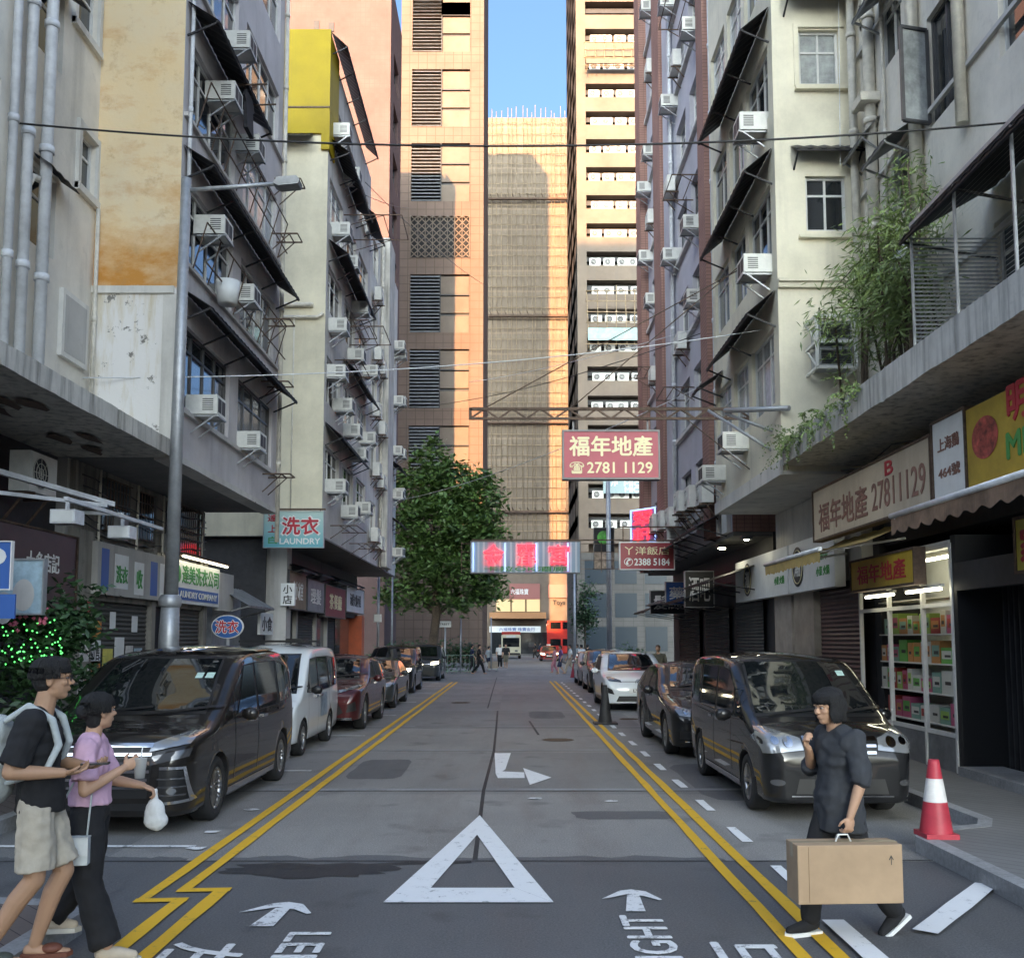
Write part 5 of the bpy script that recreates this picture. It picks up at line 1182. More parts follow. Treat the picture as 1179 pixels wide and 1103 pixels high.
def ex(root, bvh, D):
    wipers(root, bvh, D, 1.13, .85); mb = MB(); h = bvh.ray_cast(Vector((0, -5, .56)), Vector((0, 1, 0)))[0]
    add_text(mb, 'LY', Vector((-.15, h.y - .02, .53)), EX, EZ, .16, .08, .01); mb.build('plate_lettering', 'trim_black', root, (0, 0, 0))
    mb = MB(); h = bvh.ray_cast(Vector((0, -5, .80)), Vector((0, 1, 0)))[0]
    mb.tube([(.075 * math.cos(i * math.pi / 8), h.y - .015, .80 + .075 * math.sin(i * math.pi / 8)) for i in range(17)], .008, 5, cap=False)
    for a, b in (((-.045, .845), (-.012, .765)), ((-.012, .765), (0, .80)), ((0, .80), (.012, .765)), ((.012, .765), (.045, .845)), ((-.02, .86), (0, .82)), ((0, .82), (.02, .86))): mb.bar((a[0], h.y - .015, a[1]), (b[0], h.y - .015, b[1]), .012)
    mb.build('emblem', 'chrome', root, (0, 0, 0))
make_car('crossover', 'white electric crossover with black roof and lower lip', (3.48, 27.2, 0), 4.6, 1.86,
    [(0, .68), (.1, .88), (.45, .97), (1.3, 1.06), (2.15, 1.50), (2.6, 1.62), (3.5, 1.61), (4.2, 1.42), (4.5, 1.1), (4.6, .8)], .99, .18, 2.77, 'p_white', .2, .36, .24, .9,
    side_win=[[(1.7, 1.04), (2.6, 1.04), (2.6, 1.46), (2.22, 1.44)], [(2.7, 1.04), (3.5, 1.07), (3.5, 1.45), (2.7, 1.47)], [(3.58, 1.1), (4.1, 1.18), (3.95, 1.34), (3.58, 1.43)]], shield=[(-.69, 1.11), (.69, 1.11), (.56, 1.52), (-.56, 1.52)],
    front=[('headlight', [[(.46, .78), (.80, .82), (.84, .92), (.74, .93), (.48, .84)]], 'lamp_dark', .012), ('light_bar', [rect(-.48, .48, .795, .81)], 'trim_black', .01), ('bumper_intake', [[(-.62, .26), (.62, .26), (.54, .42), (-.54, .42)]], 'trim_black', .008), ('side_intake', [[(.66, .46), (.82, .50), (.84, .66), (.72, .60)]], 'trim_black', .009), ('bumper_trim', [rect(-.66, .66, .25, .272)], 'plate', .016), ('number_plate', [rect(-.26, .26, .50, .62)], 'plate', .012)],
    sides=[('door_seam', [seam((1.55, .4), (1.55, 1.0), .007), seam((2.65, .4), (2.65, 1.5), .007), seam((3.6, .6), (3.6, 1.1), .007)], 'trim_black', .004), ('arch_trim', [rect(1.35, 3.25, .22, .34)], 'trim_black', .006)], handles=[(2.4, .95), (3.35, .98)], mirror=(1.8, 1.04), extras=ex, spokes=5)
make_car('crossover', 'dark grey crossover between the white electric crossover and the silver hatchback', (3.72, 36.2, 0), 4.4, 1.8, [(y * .95, z) for y, z in [(0, .68), (.1, .88), (.45, .97), (1.3, 1.06), (2.15, 1.50), (2.6, 1.62), (3.5, 1.61), (4.2, 1.42), (4.5, 1.1), (4.6, .8)]], .99, .18, 2.65, 'p_grey', .2, .34, .22, .86,
    side_win=[[(1.62, 1.04), (2.5, 1.04), (2.5, 1.46), (2.12, 1.44)], [(2.6, 1.04), (3.9, 1.1), (3.7, 1.4), (2.6, 1.47)]], shield=[(-.66, 1.11), (.66, 1.11), (.54, 1.52), (-.54, 1.52)], front=mfront(False), mirror=(1.7, 1.04))
make_car('hatchback', 'silver hatchback at the end of its parked row near the junction', (3.72, 42.0, 0), 4.2, 1.76, [(y * .9, z) for y, z in [(0, .66), (.1, .84), (.5, .93), (1.3, 1.02), (2.15, 1.40), (2.6, 1.5), (3.5, 1.49), (4.2, 1.36), (4.5, 1.0), (4.6, .8)]], .94, .2, 2.5, 'p_silver', .2, .32, .2, .8,
    side_win=[[(1.55, .98), (2.4, .98), (2.4, 1.36), (2.05, 1.34)], [(2.5, .98), (3.7, 1.04), (3.5, 1.32), (2.5, 1.37)]], shield=[(-.64, 1.05), (.64, 1.05), (.52, 1.40), (-.52, 1.40)], front=[(n, [[(x, z - .06) for x, z in p] for p in ps], m, o) for n, ps, m, o in mfront(False)], mirror=(1.6, .98))
# ---- taxi, minibus and double decker at the crossing
def ex(root, bvh, D):
    mb = MB(); mb.box(-.2, .2, 2.35, 2.5, 1.44, 1.56); mb.build('roof_sign', 'white_board', root, (0, 0, 0))
make_car('taxi', 'red taxi with silver roof waiting at the crossing', (3.6 * .97, 92, 0), 4.6, 1.74, saloon_top, paintm='p_taxi', side_win=saloon_win, shield=[(-.66, 1.01), (.66, 1.01), (.52, 1.32), (-.52, 1.32)], front=saloon_front(True) + [('number_plate', [rect(-.25, .25, .44, .54)], 'plate', .014)], mirror=(1.75, .95), group='moving vehicles at the crossing', cat='taxi', extras=ex, detail=False, **SALOON)
def bus(name, label, loc, L, W, H, mat, roofm, rz, decks, cat):
    t = thing(name, label, cat, loc, rz, 'moving vehicles at the crossing')
    mb = MB(); n = 8; prof = []
    for sx, sz in ((1, 0), (1, 1), (-1, 1), (-1, 0)):
        for i in range(4):
            a = {(1, 0): -math.pi / 2, (1, 1): 0, (-1, 1): math.pi / 2, (-1, 0): math.pi}[(sx, sz)] + i / 3 * math.pi / 2
            r = .18; prof.append((sx * (W / 2 - r) + r * math.cos(a), (r + .35 if sz == 0 else H - .3 - r) + r * math.sin(a)))
    mb.prism(prof, lambda u, v, k: (u, 0 if k == 0 else L, v)); mb.build('body', mat, t, (0, 0, 0))
    mb = MB(); mb.box(-W / 2 + .04, W / 2 - .04, .06, L - .06, H - .4, H); mb.build('roof', roofm, t, (0, 0, 0))
    for d in range(decks):
        z = 1.25 + d * 2.0; mb = MB(); mb.box(-W / 2 + .15, W / 2 - .15, -.02, .05, z, z + .95); mb.build('windscreen', 'car_glass', t, (0, 0, 0))
        for s in (-1, 1):
            for i in range(int(L / 1.5)):
                mb = MB(); mb.box(s * (W / 2 - .02), s * (W / 2 + .015), .4 + 1.5 * i, 1.65 + 1.5 * i, z + .05, z + .85); mb.build('side_window', 'car_glass', t, (0, 0, 0))
    tm, rm, dm = wheel_meshes(.42, .26, 5)
    for y in (1.3, L - 1.8):
        for s in (-1, 1): w = obj('wheel', tm, t, (s * (W / 2 - .12), y, .42)); w.scale = (s, 1, 1); obj('rim', rm, w)
    for s in (-1, 1):
        mb = MB(); mb.box(s * .55 - .15, s * .55 + .15, -.03, .03, .75, .92); mb.build('headlight', 'lamp_glass', t, (0, 0, 0))
    mb = MB(); mb.box(-W / 2 + .05, W / 2 - .05, -.05, .02, .38, .62); mb.build('bumper', 'trim_black', t, (0, 0, 0))
    mb = MB(); mb.box(-.5, .5, -.03, .0, H - .62, H - .42); mb.build('route_board', 'white_board', t, (0, 0, 0)); return t
bus('minibus', 'cream minibus with red roof beyond the crossing', (-.1, 104, 0), 6.5, 2.05, 2.85, 'p_cream', 'p_taxi', 0, 1, 'minibus')
bus('double_decker_bus', 'red double decker bus crossing in front of the shop podium', (4.2, 119.5, 0), 11, 2.5, 4.3, 'p_taxi', 'p_taxi', math.pi / 2 * -1, 2, 'bus')
# ================================================================== signs over the street
def emat(name, c, e, es, rough=.5): return simple(name, c, rough, emit=e, es=es)
M['sign_red'] = speck('red_sign_face', (.42, .045, .075), .1, 4, .45); M['sign_dkred'] = speck('dark_red_sign_face', (.28, .015, .03), .12, 4, .4)
M['letter_cream'] = simple('cream_lettering', (.85, .76, .48), .5); M['letter_white'] = simple('white_lettering', (.78, .78, .76), .5)
M['letter_red'] = simple('red_lettering', (.5, .03, .05), .5); M['letter_dark'] = simple('dark_lettering', (.03, .03, .03), .5); M['letter_brown'] = speck('faded_brown_lettering', (.27, .14, .11), .25, 9, .6)
M['letter_green'] = simple('green_lettering', (.05, .30, .08), .5); M['letter_blue'] = simple('blue_lettering', (.03, .13, .42), .5)
M['neon_red'] = emat('red_neon', (.8, .03, .06), (1, .03, .07), .42); M['neon_green'] = emat('green_neon', (.1, .5, .2), (.15, 1, .35), .35); M['neon_blue'] = emat('blue_neon', (.2, .3, .8), (.2, .35, 1), .35)
M['tube_lit'] = emat('lit_fluorescent_tube', (.9, .9, .9), (.92, .97, 1), 1.5); M['lamp_bulb'] = emat('lit_floodlight', (.9, .9, .9), (.95, .98, 1), 14.0)
M['led_green'] = emat('green_led', (.1, .6, .2), (.05, 1, .25), .35); M['led_pink'] = emat('pink_led', (.7, .2, .3), (1, .2, .35), .8)
def gradmat(name, c0, c1, z0, z1):
    m, nt, b = newmat(name); tc = N(nt, 'ShaderNodeTexCoord'); sx = N(nt, 'ShaderNodeSeparateXYZ'); nt.links.new(tc.outputs['Object'], sx.inputs[0])
    mr = N(nt, 'ShaderNodeMapRange'); nt.links.new(sx.outputs[2], mr.inputs[0]); mr.inputs[1].default_value = z0; mr.inputs[2].default_value = z1
    nt.links.new(mix(nt, mr.outputs[0], c0, c1), b.inputs['Base Color']); b.inputs['Roughness'].default_value = .45; return m
def board(t, face, plane, u0, u1, z0, z1, th, mat, frame=None, fw=.04, name='panel'):
    mb = MB(); fbox(mb, face, plane, u0, u1, z0, z1, -th, 0); o = mb.build(name, mat, t)
    if frame:
        mb = MB()
        fbox(mb, face, plane, u0 - fw, u1 + fw, z1, z1 + fw, -th - .01, .02); fbox(mb, face, plane, u0 - fw, u1 + fw, z0 - fw, z0, -th - .01, .02)
        fbox(mb, face, plane, u0 - fw, u0, z0, z1, -th - .01, .02); fbox(mb, face, plane, u1, u1 + fw, z0, z1, -th - .01, .02); mb.build('frame', frame, t)
    return o
def wtext(t, face, plane, items, mat, d=.004, th=.008, name='lettering'):
    """items: (string, u0, z0, w, h[, bold]); u runs in the reading direction from the left as seen"""
    mb = MB()
    for it in items:
        s, u, z, w, h = it[:5]; b = it[5] if len(it) > 5 else .02
        if face == 'S': o, U = (u, plane - d, z), EX
        elif face == 'E': o, U = (plane + d, u, z), EY
        elif face == 'W': o, U = (plane - d, u, z), -EY
        add_text(mb, s, o, U, EZ, w, h, b, thick=th)
    return mb.build(name, mat, t, normals=False)
# red estate agent sign and the lattice girder it hangs from
Y = 20.0
a, b = at(649, 550, Y), at(757, 497, Y)
t = thing('hanging_sign', 'large red sign with cream lettering and a telephone, hung from the lattice girder', 'sign', (2, Y, a.z), group='signs over the street')
board(t, 'S', Y, a.x, b.x, a.z, b.z, .22, 'sign_red', 'dark_alu', .035)
w = b.x - a.x; h = b.z - a.z
wtext(t, 'S', Y, [('福年地產', a.x + .06 * w, a.z + .47 * h, .88 * w, .43 * h, .03)], 'letter_cream')
wtext(t, 'S', Y, [('☎', a.x + .06 * w, a.z + .09 * h, .15 * w, .25 * h), ('2781 1129', a.x + .245 * w, a.z + .10 * h, .69 * w, .235 * h, .02)], 'letter_cream')
for x in (a.x + .2, b.x - .2): mb = MB(); mb.bar((x, Y + .1, b.z), (x, Y + .1, wz(482, Y)), .04); mb.build('hanger', 'dark_alu', t)
p0, p1 = at(541, 470, Y), at(880, 473, Y); zb_ = wz(482, Y); zt_ = wz(471, Y)
t = thing('lattice_girder', 'black zigzag lattice girder reaching across the street from the cream corner block', 'girder', (2, Y, zb_))
mb = MB(); x0, x1 = p0.x, 4.95
mb.bar((x0, Y, zt_), (x1, Y, zt_), .06); mb.bar((x0, Y, zb_), (x1, Y, zb_), .05); n = 20
for i in range(n):
    xa, xb = x0 + (x1 - x0) * i / n, x0 + (x1 - x0) * (i + 1) / n
    mb.bar((xa, Y, zt_ if i % 2 else zb_), (xb, Y, zb_ if i % 2 else zt_), .035)
mb.bar((x0, Y, zb_ - .02), (x0, Y, zt_ + .02), .06); mb.build('chord', 'rust_steel', t)
mb = MB()
for (q, r_) in (((x1, Y, zt_ + 3.2), (1.2, Y, zt_)), ((x1, Y + .5, zt_ + 3.2), (-.6, Y, zt_)), ((x1, Y, zb_ - 1.1), (3.6, Y, zb_))): mb.tube([q, r_], .012, 5)
mb.build('guy_wire', 'rust_steel', t)
mb = MB(); mb.tube([(4.1, 18.6, wz(473, 18.6)), (5.0, 17.4, wz(470, 17.4))], .05, 8); mb.tube([(4.1, 18.6, wz(476, 18.6)), (4.95, 18.2, wz(497, 18.2))], .03, 8); mb.tube([(3.9, 19.2, wz(470, 19)), (4.95, 18.3, wz(520, 18.3))], .03, 8)
tag(mb.build('sign_bracket', 'steel'), 'pale tubular bracket braced to the cream corner block under the ferns', 'bracket')
# dark red restaurant sign
Y = 30.0; a, b = at(714, 655, Y), at(775, 625, Y); w = b.x - a.x; h = b.z - a.z
t = thing('hanging_sign', 'dark red restaurant sign with pale lettering below the slanted neon sign', 'sign', (4, Y, a.z), group='signs over the street')
board(t, 'S', Y, a.x, b.x, a.z, b.z, .2, 'sign_dkred', 'letter_white', .03)
wtext(t, 'S', Y, [('丫洋飯店', a.x + .08 * w, a.z + .54 * h, .84 * w, .32 * h, .005)], 'letter_cream')
wtext(t, 'S', Y, [('✆', a.x + .07 * w, a.z + .12 * h, .16 * w, .3 * h), ('2388 5184', a.x + .26 * w, a.z + .14 * h, .66 * w, .26 * h, .03)], 'letter_white')
mb = MB(); mb.bar((a.x, Y + .1, b.z + .08), (5.5, Y + .1, b.z + .08), .05); mb.bar((a.x, Y + .1, b.z + .5), (5.5, Y + .1, b.z + .5), .04); mb.bar((a.x + .1, Y + .1, b.z + .03), (a.x + .1, Y + .1, b.z + .5), .04); mb.build('bracket', 'rust_steel', t)
# slanted neon sign with red character and blue border
Yn = 35.0; c = at(742, 607, Yn)
t = thing('neon_sign', 'slanted upright neon sign with a blue border and red glowing character', 'sign', (c.x, Yn, wz(626, Yn)), R(-52), 'signs over the street')
hh = wz(586, Yn) - wz(626, Yn)
mb = MB(); mb.box(-.62, .62, -.08, .08, 0, hh); mb.build('panel', simple('mauve_panel', (.35, .2, .4), .5), t, (0, 0, 0))
mb = MB()
add_text(mb, '翠', (-.5, -.1, hh * .5), EX, EZ, 1.0, hh * .44, .008, thick=.02); add_text(mb, '軒', (-.5, -.1, hh * .04), EX, EZ, 1.0, hh * .42, .008, thick=.02); mb.build('lettering', 'neon_red', t, (0, 0, 0))
mb = MB(); mb.tube([(-.6, -.1, .02), (.6, -.1, .02), (.6, -.1, hh - .02), (-.6, -.1, hh - .02), (-.6, -.1, .02)], .04, 6); mb.build('border_tube', 'neon_blue', t, (0, 0, 0))
for q in (.8, .2): mb = MB(); mb.bar((0, 0, hh * q), (1.0, .9, hh * q), .06); mb.build('bracket', 'rust_steel', t, (0, 0, 0))
# long neon karaoke sign
Y = 45.0; a, b = at(542, 659, Y), at(667, 624, Y); w = b.x - a.x; h = b.z - a.z
t = thing('neon_sign', 'long neon sign with three big glowing red characters on striped backing across the street', 'sign', (0, Y, a.z), group='signs over the street')
def stripes():
    m, nt, b_ = newmat('striped_backing'); tc = N(nt, 'ShaderNodeTexCoord'); sx = N(nt, 'ShaderNodeSeparateXYZ'); nt.links.new(tc.outputs['Object'], sx.inputs[0])
    f = math_(nt, 'FRACT', math_(nt, 'MULTIPLY', sx.outputs[0], 4.0)); g = math_(nt, 'FRACT', math_(nt, 'MULTIPLY', math_(nt, 'ADD', sx.outputs[0], 4.3), .575))
    base = mix(nt, ramp(nt, f, .6, .64), (.25, .36, .45), (.50, .55, .6)); base = mix(nt, ramp(nt, g, .80, .86), base, (.5, .25, .38)); nt.links.new(base, b_.inputs['Base Color']); return m
board(t, 'S', Y, a.x, b.x, a.z, b.z, .25, stripes(), 'dark_alu', .05)
for i, ch in enumerate('金麗宮'): wtext(t, 'S', Y, [(ch, a.x + w * (.11 + .30 * i), a.z + .25 * h, .19 * w, .66 * h, .012)], 'neon_red', .06, .05)
wtext(t, 'S', Y, [('卡拉OK酒廊', a.x + w * .12, a.z + .04 * h, .76 * w, .16 * h, .02)], 'letter_green', .02, .02)
for i in range(4): x = a.x + w * (.02 + .29 * i); mb = MB(); mb.tube([(x, Y - .07, a.z + .05), (x, Y - .07, b.z - .05)], .03, 6); mb.build('neon_tube', 'neon_blue', t)
mb = MB()
for k in (.12, .4, .68, .95):
    z = a.z + k * h; mb.bar((a.x - .45, Y + .1, z), (a.x, Y + .1, z), .03); mb.bar((b.x, Y + .1, z), (5.0, Y + .1, z), .03)
mb.bar((a.x - .45, Y + .1, a.z), (a.x - .45, Y + .1, b.z), .04); mb.bar((b.x + 1, Y + .1, a.z), (b.x + 1, Y + .1, b.z), .04); mb.bar((a.x, Y + .1, b.z + .1), (5.4, Y + .1, b.z + .1), .06); mb.build('frame', 'rust_steel', t)
# food photo board
Y = 47.0; a, b = at(684, 655, Y), at(706, 608, Y)
t = thing('photo_sign', 'upright photo board with a green roundel over brown dishes beside the dark red sign', 'sign', (4, Y, a.z), group='signs over the street')
board(t, 'S', Y, a.x, b.x, a.z, b.z, .15, speck('food_photo', (.36, .27, .2), .8, 2.5, .5, big=6), 'dark_alu', .03)
mb = MB(); zc = wz(619, Y); xc = (a.x + b.x) / 2; mb.box(a.x, b.x, Y - .012, Y, zc - .7, b.z); mb.build('dark_band', 'dark', t)
mb = MB(); mb.add([(xc + .33 * math.cos(i * math.pi / 12), Y - .03, zc + .33 * math.sin(i * math.pi / 12)) for i in range(24)], [list(range(24))]); mb.build('roundel', speck('green_roundel', (.06, .35, .05), .7, 6, .5), t)
# laundry signs on the left
Y = 27.4; a, b = at(303, 630, Y), at(372, 589, Y); w = b.x - a.x; h = b.z - a.z
t = thing('laundry_sign', 'turquoise laundry sign with big red characters hung between the two left blocks', 'sign', (a.x, Y, a.z), group='signs over the street')
board(t, 'S', Y, a.x, b.x, a.z, b.z, .1, gradmat('turquoise_sign', (.10, .42, .48), (.45, .62, .58), a.z, b.z), 'steel', .02)
for o, nm, mt in ((.016, 'lettering_backing', 'letter_white'),): wtext(t, 'S', Y, [('洗衣', a.x + .29 * w, a.z + .335 * h, .65 * w, .53 * h, .075)], mt, .003, .004)
wtext(t, 'S', Y, [('洗衣', a.x + .31 * w, a.z + .36 * h, .61 * w, .48 * h, .035), ('達', a.x + .06 * w, a.z + .72 * h, .17 * w, .2 * h), ('上', a.x + .07 * w, a.z + .42 * h, .15 * w, .2 * h)], 'letter_red', .012, .006)
wtext(t, 'S', Y, [('LAUNDRY', a.x + .27 * w, a.z + .09 * h, .68 * w, .16 * h, .03)], 'letter_white'); wtext(t, 'S', Y, [('白', a.x + .08 * w, a.z + .1 * h, .14 * w, .2 * h)], 'letter_green')
mb = MB(); mb.bar((a.x - .3, Y + .05, b.z + .07), (b.x + .05, Y + .05, b.z + .07), .05)
for x in (a.x + .1, b.x - .1): mb.bar((x, Y + .05, b.z), (x, Y + .05, b.z + .09), .03)
mb.build('hanging_rod', 'rust_steel', t)
mb = MB(); mb.bar((a.x - .3, Y + .05, b.z + .07), (a.x - .3, 28.6, b.z + .3), .05); mb.build('bracket', 'rust_steel', t)
Y = 21.8; c = at(261.5, 721.5, Y); rx, rz_ = (wx(280, 720, Y) - wx(243, 720, Y)) / 2, (wz(708, Y) - wz(735, Y)) / 2
t = thing('oval_sign', 'blue oval laundry sign with white border on a short post by the shops', 'sign', (c.x, Y, 0))
for nm, k, d, mt in (('panel', 1, 0, 'letter_white'), ('face', .93, .02, simple('sign_blue', (.02, .12, .38), .4))):
    mb = MB(); mb.prism([(rx * k * math.cos(i * math.pi / 16), rz_ * k * math.sin(i * math.pi / 16)) for i in range(32)], lambda u, v, q: (c.x + u, Y - d - .02 + q * .06, c.z + v)); mb.build(nm, mt, t)
wtext(t, 'S', Y - .045, [('洗衣', c.x - rx * .72, c.z - rz_ * .55, rx * 1.44, rz_ * 1.1, .08)], 'letter_white', .002, .004); wtext(t, 'S', Y - .045, [('洗衣', c.x - rx * .70, c.z - rz_ * .52, rx * 1.4, rz_ * 1.04, .03)], 'letter_red', .008, .004)
mb = MB(); mb.box(c.x - .03, c.x + .03, Y + .045, Y + .1, KH, c.z + rz_ * .5); mb.build('post', 'steel', t)
# ================================================================== left shopfronts
M['dirty_plaster'] = worn('dirty_plaster', (.30, .28, .25), grime=(.04, .04, .04), amt=1.0, streak=1.0, scale=1.5)
LS = thing('laundry_shopfront', 'long laundry shopfront with shutters and posters under the cream tenement', 'shopfront', (-7, 19, KH))
XS = -7.0
mb = MB(); mb.box(-7.19, XS - .1, 15.8, 22.55, 3.75, 4.88); mb.box(-7.19, XS, 15.8, 16.4, KH, 3.75); mb.box(-7.19, XS, 19.1, 19.3, KH, 3.75); mb.box(-7.19, XS, 22.3, 22.55, KH, 3.75); mb.box(-7.19, XS - .03, 15.8, 22.5, 2.62, 2.75); mb.build('front_wall', 'dirty_plaster', LS)
def shutter(t, face, plane, u0, u1, z0, z1, mat='grey_tin', pitch=.085):
    mb = MB(); n = int((z1 - z0) / pitch)
    for i in range(n):
        z = z0 + i * pitch; P = lambda u, zz, d: pt(face, plane, u, zz, d)
        mb.quad(P(u0, z, .0), P(u1, z, .0), P(u1, z + pitch * .5, .028), P(u0, z + pitch * .5, .028)); mb.quad(P(u0, z + pitch * .5, .028), P(u1, z + pitch * .5, .028), P(u1, z + pitch, 0), P(u0, z + pitch, 0))
    return mb.build('roller_shutter', mat, t, normals=False)
M['shutter'] = worn('shutter_steel', (.10, .098, .095), amt=.6, streak=.6)
shutter(LS, 'E', -7.12, 16.4, 19.1, KH, 2.62, 'shutter'); shutter(LS, 'E', -7.12, 20.6, 22.3, KH, 2.62, 'shutter')
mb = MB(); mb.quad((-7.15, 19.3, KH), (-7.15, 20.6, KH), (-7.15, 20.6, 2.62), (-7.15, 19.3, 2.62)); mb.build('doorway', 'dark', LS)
for z0, z1, y0, y1, pane in ((3.85, 4.75, 16.8, 18.0, 'glass_grey'), (3.85, 4.75, 18.4, 19.2, 'glass_dark'), (3.8, 4.8, 20.0, 22.2, 'glass_dark')):
    mb = MB(); mb.box(XS - .1, XS - .06, y0, y1, z0, z1); mb.build('mezzanine_window', pane, LS)
    mb = MB()
    for i in range(int((y1 - y0) / .14)): mb.bar((XS - .02, y0 + .07 + .14 * i, z0), (XS - .02, y0 + .07 + .14 * i, z1), .014)
    for z in (z0, (z0 + z1) / 2, z1): mb.bar((XS - .02, y0, z), (XS - .02, y1, z), .02)
    mb.build('window_bars', 'rust_steel', LS)
t = thing('shop_sign', 'white laundry sign with green characters, lit by a tube along its top', 'sign', (XS, 20, 2.7))
y0, y1 = ydep(201, XS + .12), ydep(254, XS + .12); zf, zg = 2.72, 3.6
board(t, 'E', XS + .12, y0, y1, zf, zg, .15, 'white_board'); w = y1 - y0
wtext(t, 'E', XS + .12, [('達美洗衣公司', y0 + .17 * w, zf + .42, .8 * w, .38, .02)], 'letter_green')
mb = MB(); fbox(mb, 'E', XS + .12, y0 + .02 * w, y1 - .03 * w, zf + .07, zf + .32, 0, .008); mb.build('blue_strip', 'letter_blue', t)
wtext(t, 'E', XS + .13, [('LAUNDRY COMPANY', y0 + .08 * w, zf + .12, .85 * w, .14, .01)], 'white_board')
mb = MB(); mb.add([(XS + .125, y0 + .09 * w + .18 * math.cos(i * math.pi / 8), zf + .60 + .18 * math.sin(i * math.pi / 8)) for i in range(16)], [list(range(16))]); mb.build('roundel', 'letter_green', t)
mb = MB(); mb.tube([(XS + .3, y0 + .02, zg + .06), (XS + .3, y1 - .02, zg + .06)], .022, 8); mb.build('tube_lamp', 'tube_lit', t)
mb = MB(); fbox(mb, 'E', XS, y0, y1, zg + .085, zg + .13, 0, .36); mb.build('hood', 'rust_steel', t)
for i in range(7):
    mb = MB(); z = 3.7 + .16 * i; s_ = .10 + .05 * (i % 3); mb.tube([(XS - .03 + .02 * (i % 2), 15.9 + 6.5 * k / 14, z - s_ * 4 * (k / 14) * (1 - k / 14) + .03 * math.sin(k * 2.1 + i)) for k in range(15)], .013, 5); mb.build('cable', 'black', LS)
for y in (16.55, 18.25, 19.6, 22.1): mb = MB(); mb.tube([(XS - .02, y, 2.75), (XS - .02, y + .03, 4.85)], .025, 6); mb.build('conduit', 'pipe', LS)
for y, z in ((17.2, 3.72), (19.7, 3.7)): block(LS, 'meter_box', 'grey_tin', XS - .1, XS + .1, y, y + .35, z, z + .4)
t = thing('shop_sign', 'older grey board with faded notices left of the lit laundry sign', 'sign', (XS, 17, 2.7)); board(t, 'E', XS + .1, 16.3, 19.9, 2.72, 3.6, .1, 'grey_plaster')
notes = [(16.45, 2.8, .3, .7, 'letter_blue'), (17.0, 2.85, .6, .6, 'white_board'), (17.9, 2.78, .45, .6, 'white_board'), (18.7, 2.8, .35, .65, 'letter_blue'), (19.2, 2.8, .4, .65, 'white_board')]
for y, z, w, h, m in notes: mb = MB(); fbox(mb, 'E', XS + .1, y, y + w, z, z + h, 0, .006); mb.build('notice', m, t)
wtext(t, 'E', XS + .11, [('洗衣', 17.05, 2.95, .5, .3), ('收', 17.98, 2.9, .28, .34)], 'letter_green')
t = thing('shop_sign', 'grey end board right of the lit laundry sign', 'sign', (XS, 24, 2.7)); board(t, 'E', XS + .1, y1 + .05, y1 + 1.25, 2.65, 3.55, .1, 'grey_light')
# posters on the left shutter
M['poster_red'] = speck('red_poster', (.45, .05, .05), .2, 9, .6); M['poster_orange'] = speck('orange_poster', (.6, .22, .05), .2, 9, .6); M['poster_yellow'] = speck('yellow_poster', (.55, .5, .12), .3, 9, .6); M['poster_pale'] = speck('pale_poster', (.6, .58, .55), .25, 11, .6); M['poster_blue'] = speck('pale_blue_poster', (.35, .5, .58), .3, 7, .6)
pr = random.Random(8)
for i, (y, z, w, h, m, s) in enumerate([(16.45, 1.25, .5, .35, 'poster_orange', '招租'), (16.45, .9, .5, .3, 'poster_red', ''), (16.45, 2.0 - .45, .5, .4, 'white_board', '租/售'), (16.45, 1.98, .5, .3, 'poster_orange', ''), (17.05, 1.3, .42, .5, 'poster_yellow', ''), (17.1, .9, .4, .35, 'poster_red', ''), (17.55, 1.55, .42, .45, 'white_board', ''), (17.55, 1.0, .45, .45, 'poster_yellow', ''), (18.05, 1.4, .35, .45, 'poster_pale', ''), (18.45, 1.3, .4, .5, 'poster_blue', ''), (18.2, .8, .5, .45, 'poster_pale', ''), (17.3, 2.15, .25, .3, 'white_board', ''), (18.3, 2.1, .28, .3, 'white_board', ''), (15.95, 1.6, .35, .5, 'poster_pale', ''), (15.92, 1.0, .4, .5, 'poster_pale', ''), (15.95, 2.2, .35, .4, 'poster_red', '')]):
    x = XS if y < 16.4 else -7.08
    o = thing('poster', ['orange notice with black lettering top of the left column of posters on the shutter', 'red notice at the bottom of the left column on the shutter', 'white to let notice with black characters on the shutter', 'upper orange notice on the shutter', 'yellow poster right of the orange ones on the shutter', 'red sheet under the yellow poster', 'white sheet in the middle of the shutter', 'pale yellow sheet in the middle of the shutter', 'pale sheet right of the middle of the shutter', 'pale blue sheet at the right of the shutter', 'low pale sheet at the right of the shutter', 'small white slip high on the shutter at the left', 'small white slip high on the shutter at the right', 'pale sheet halfway up the pillar', 'pale sheet low on the pillar', 'red topped sheet high on the pillar'][i], 'poster', (x, y, z), group='posters pasted on the laundry shutter')
    mb = MB(); fbox(mb, 'E', x, y, y + w, z, z + h, .002, .008); mb.build('sheet', m, o)
    if s: wtext(o, 'E', x + .008, [(s, y + .05, z + .06, w - .1, h - .12, .03)], 'letter_dark', .002, .002)
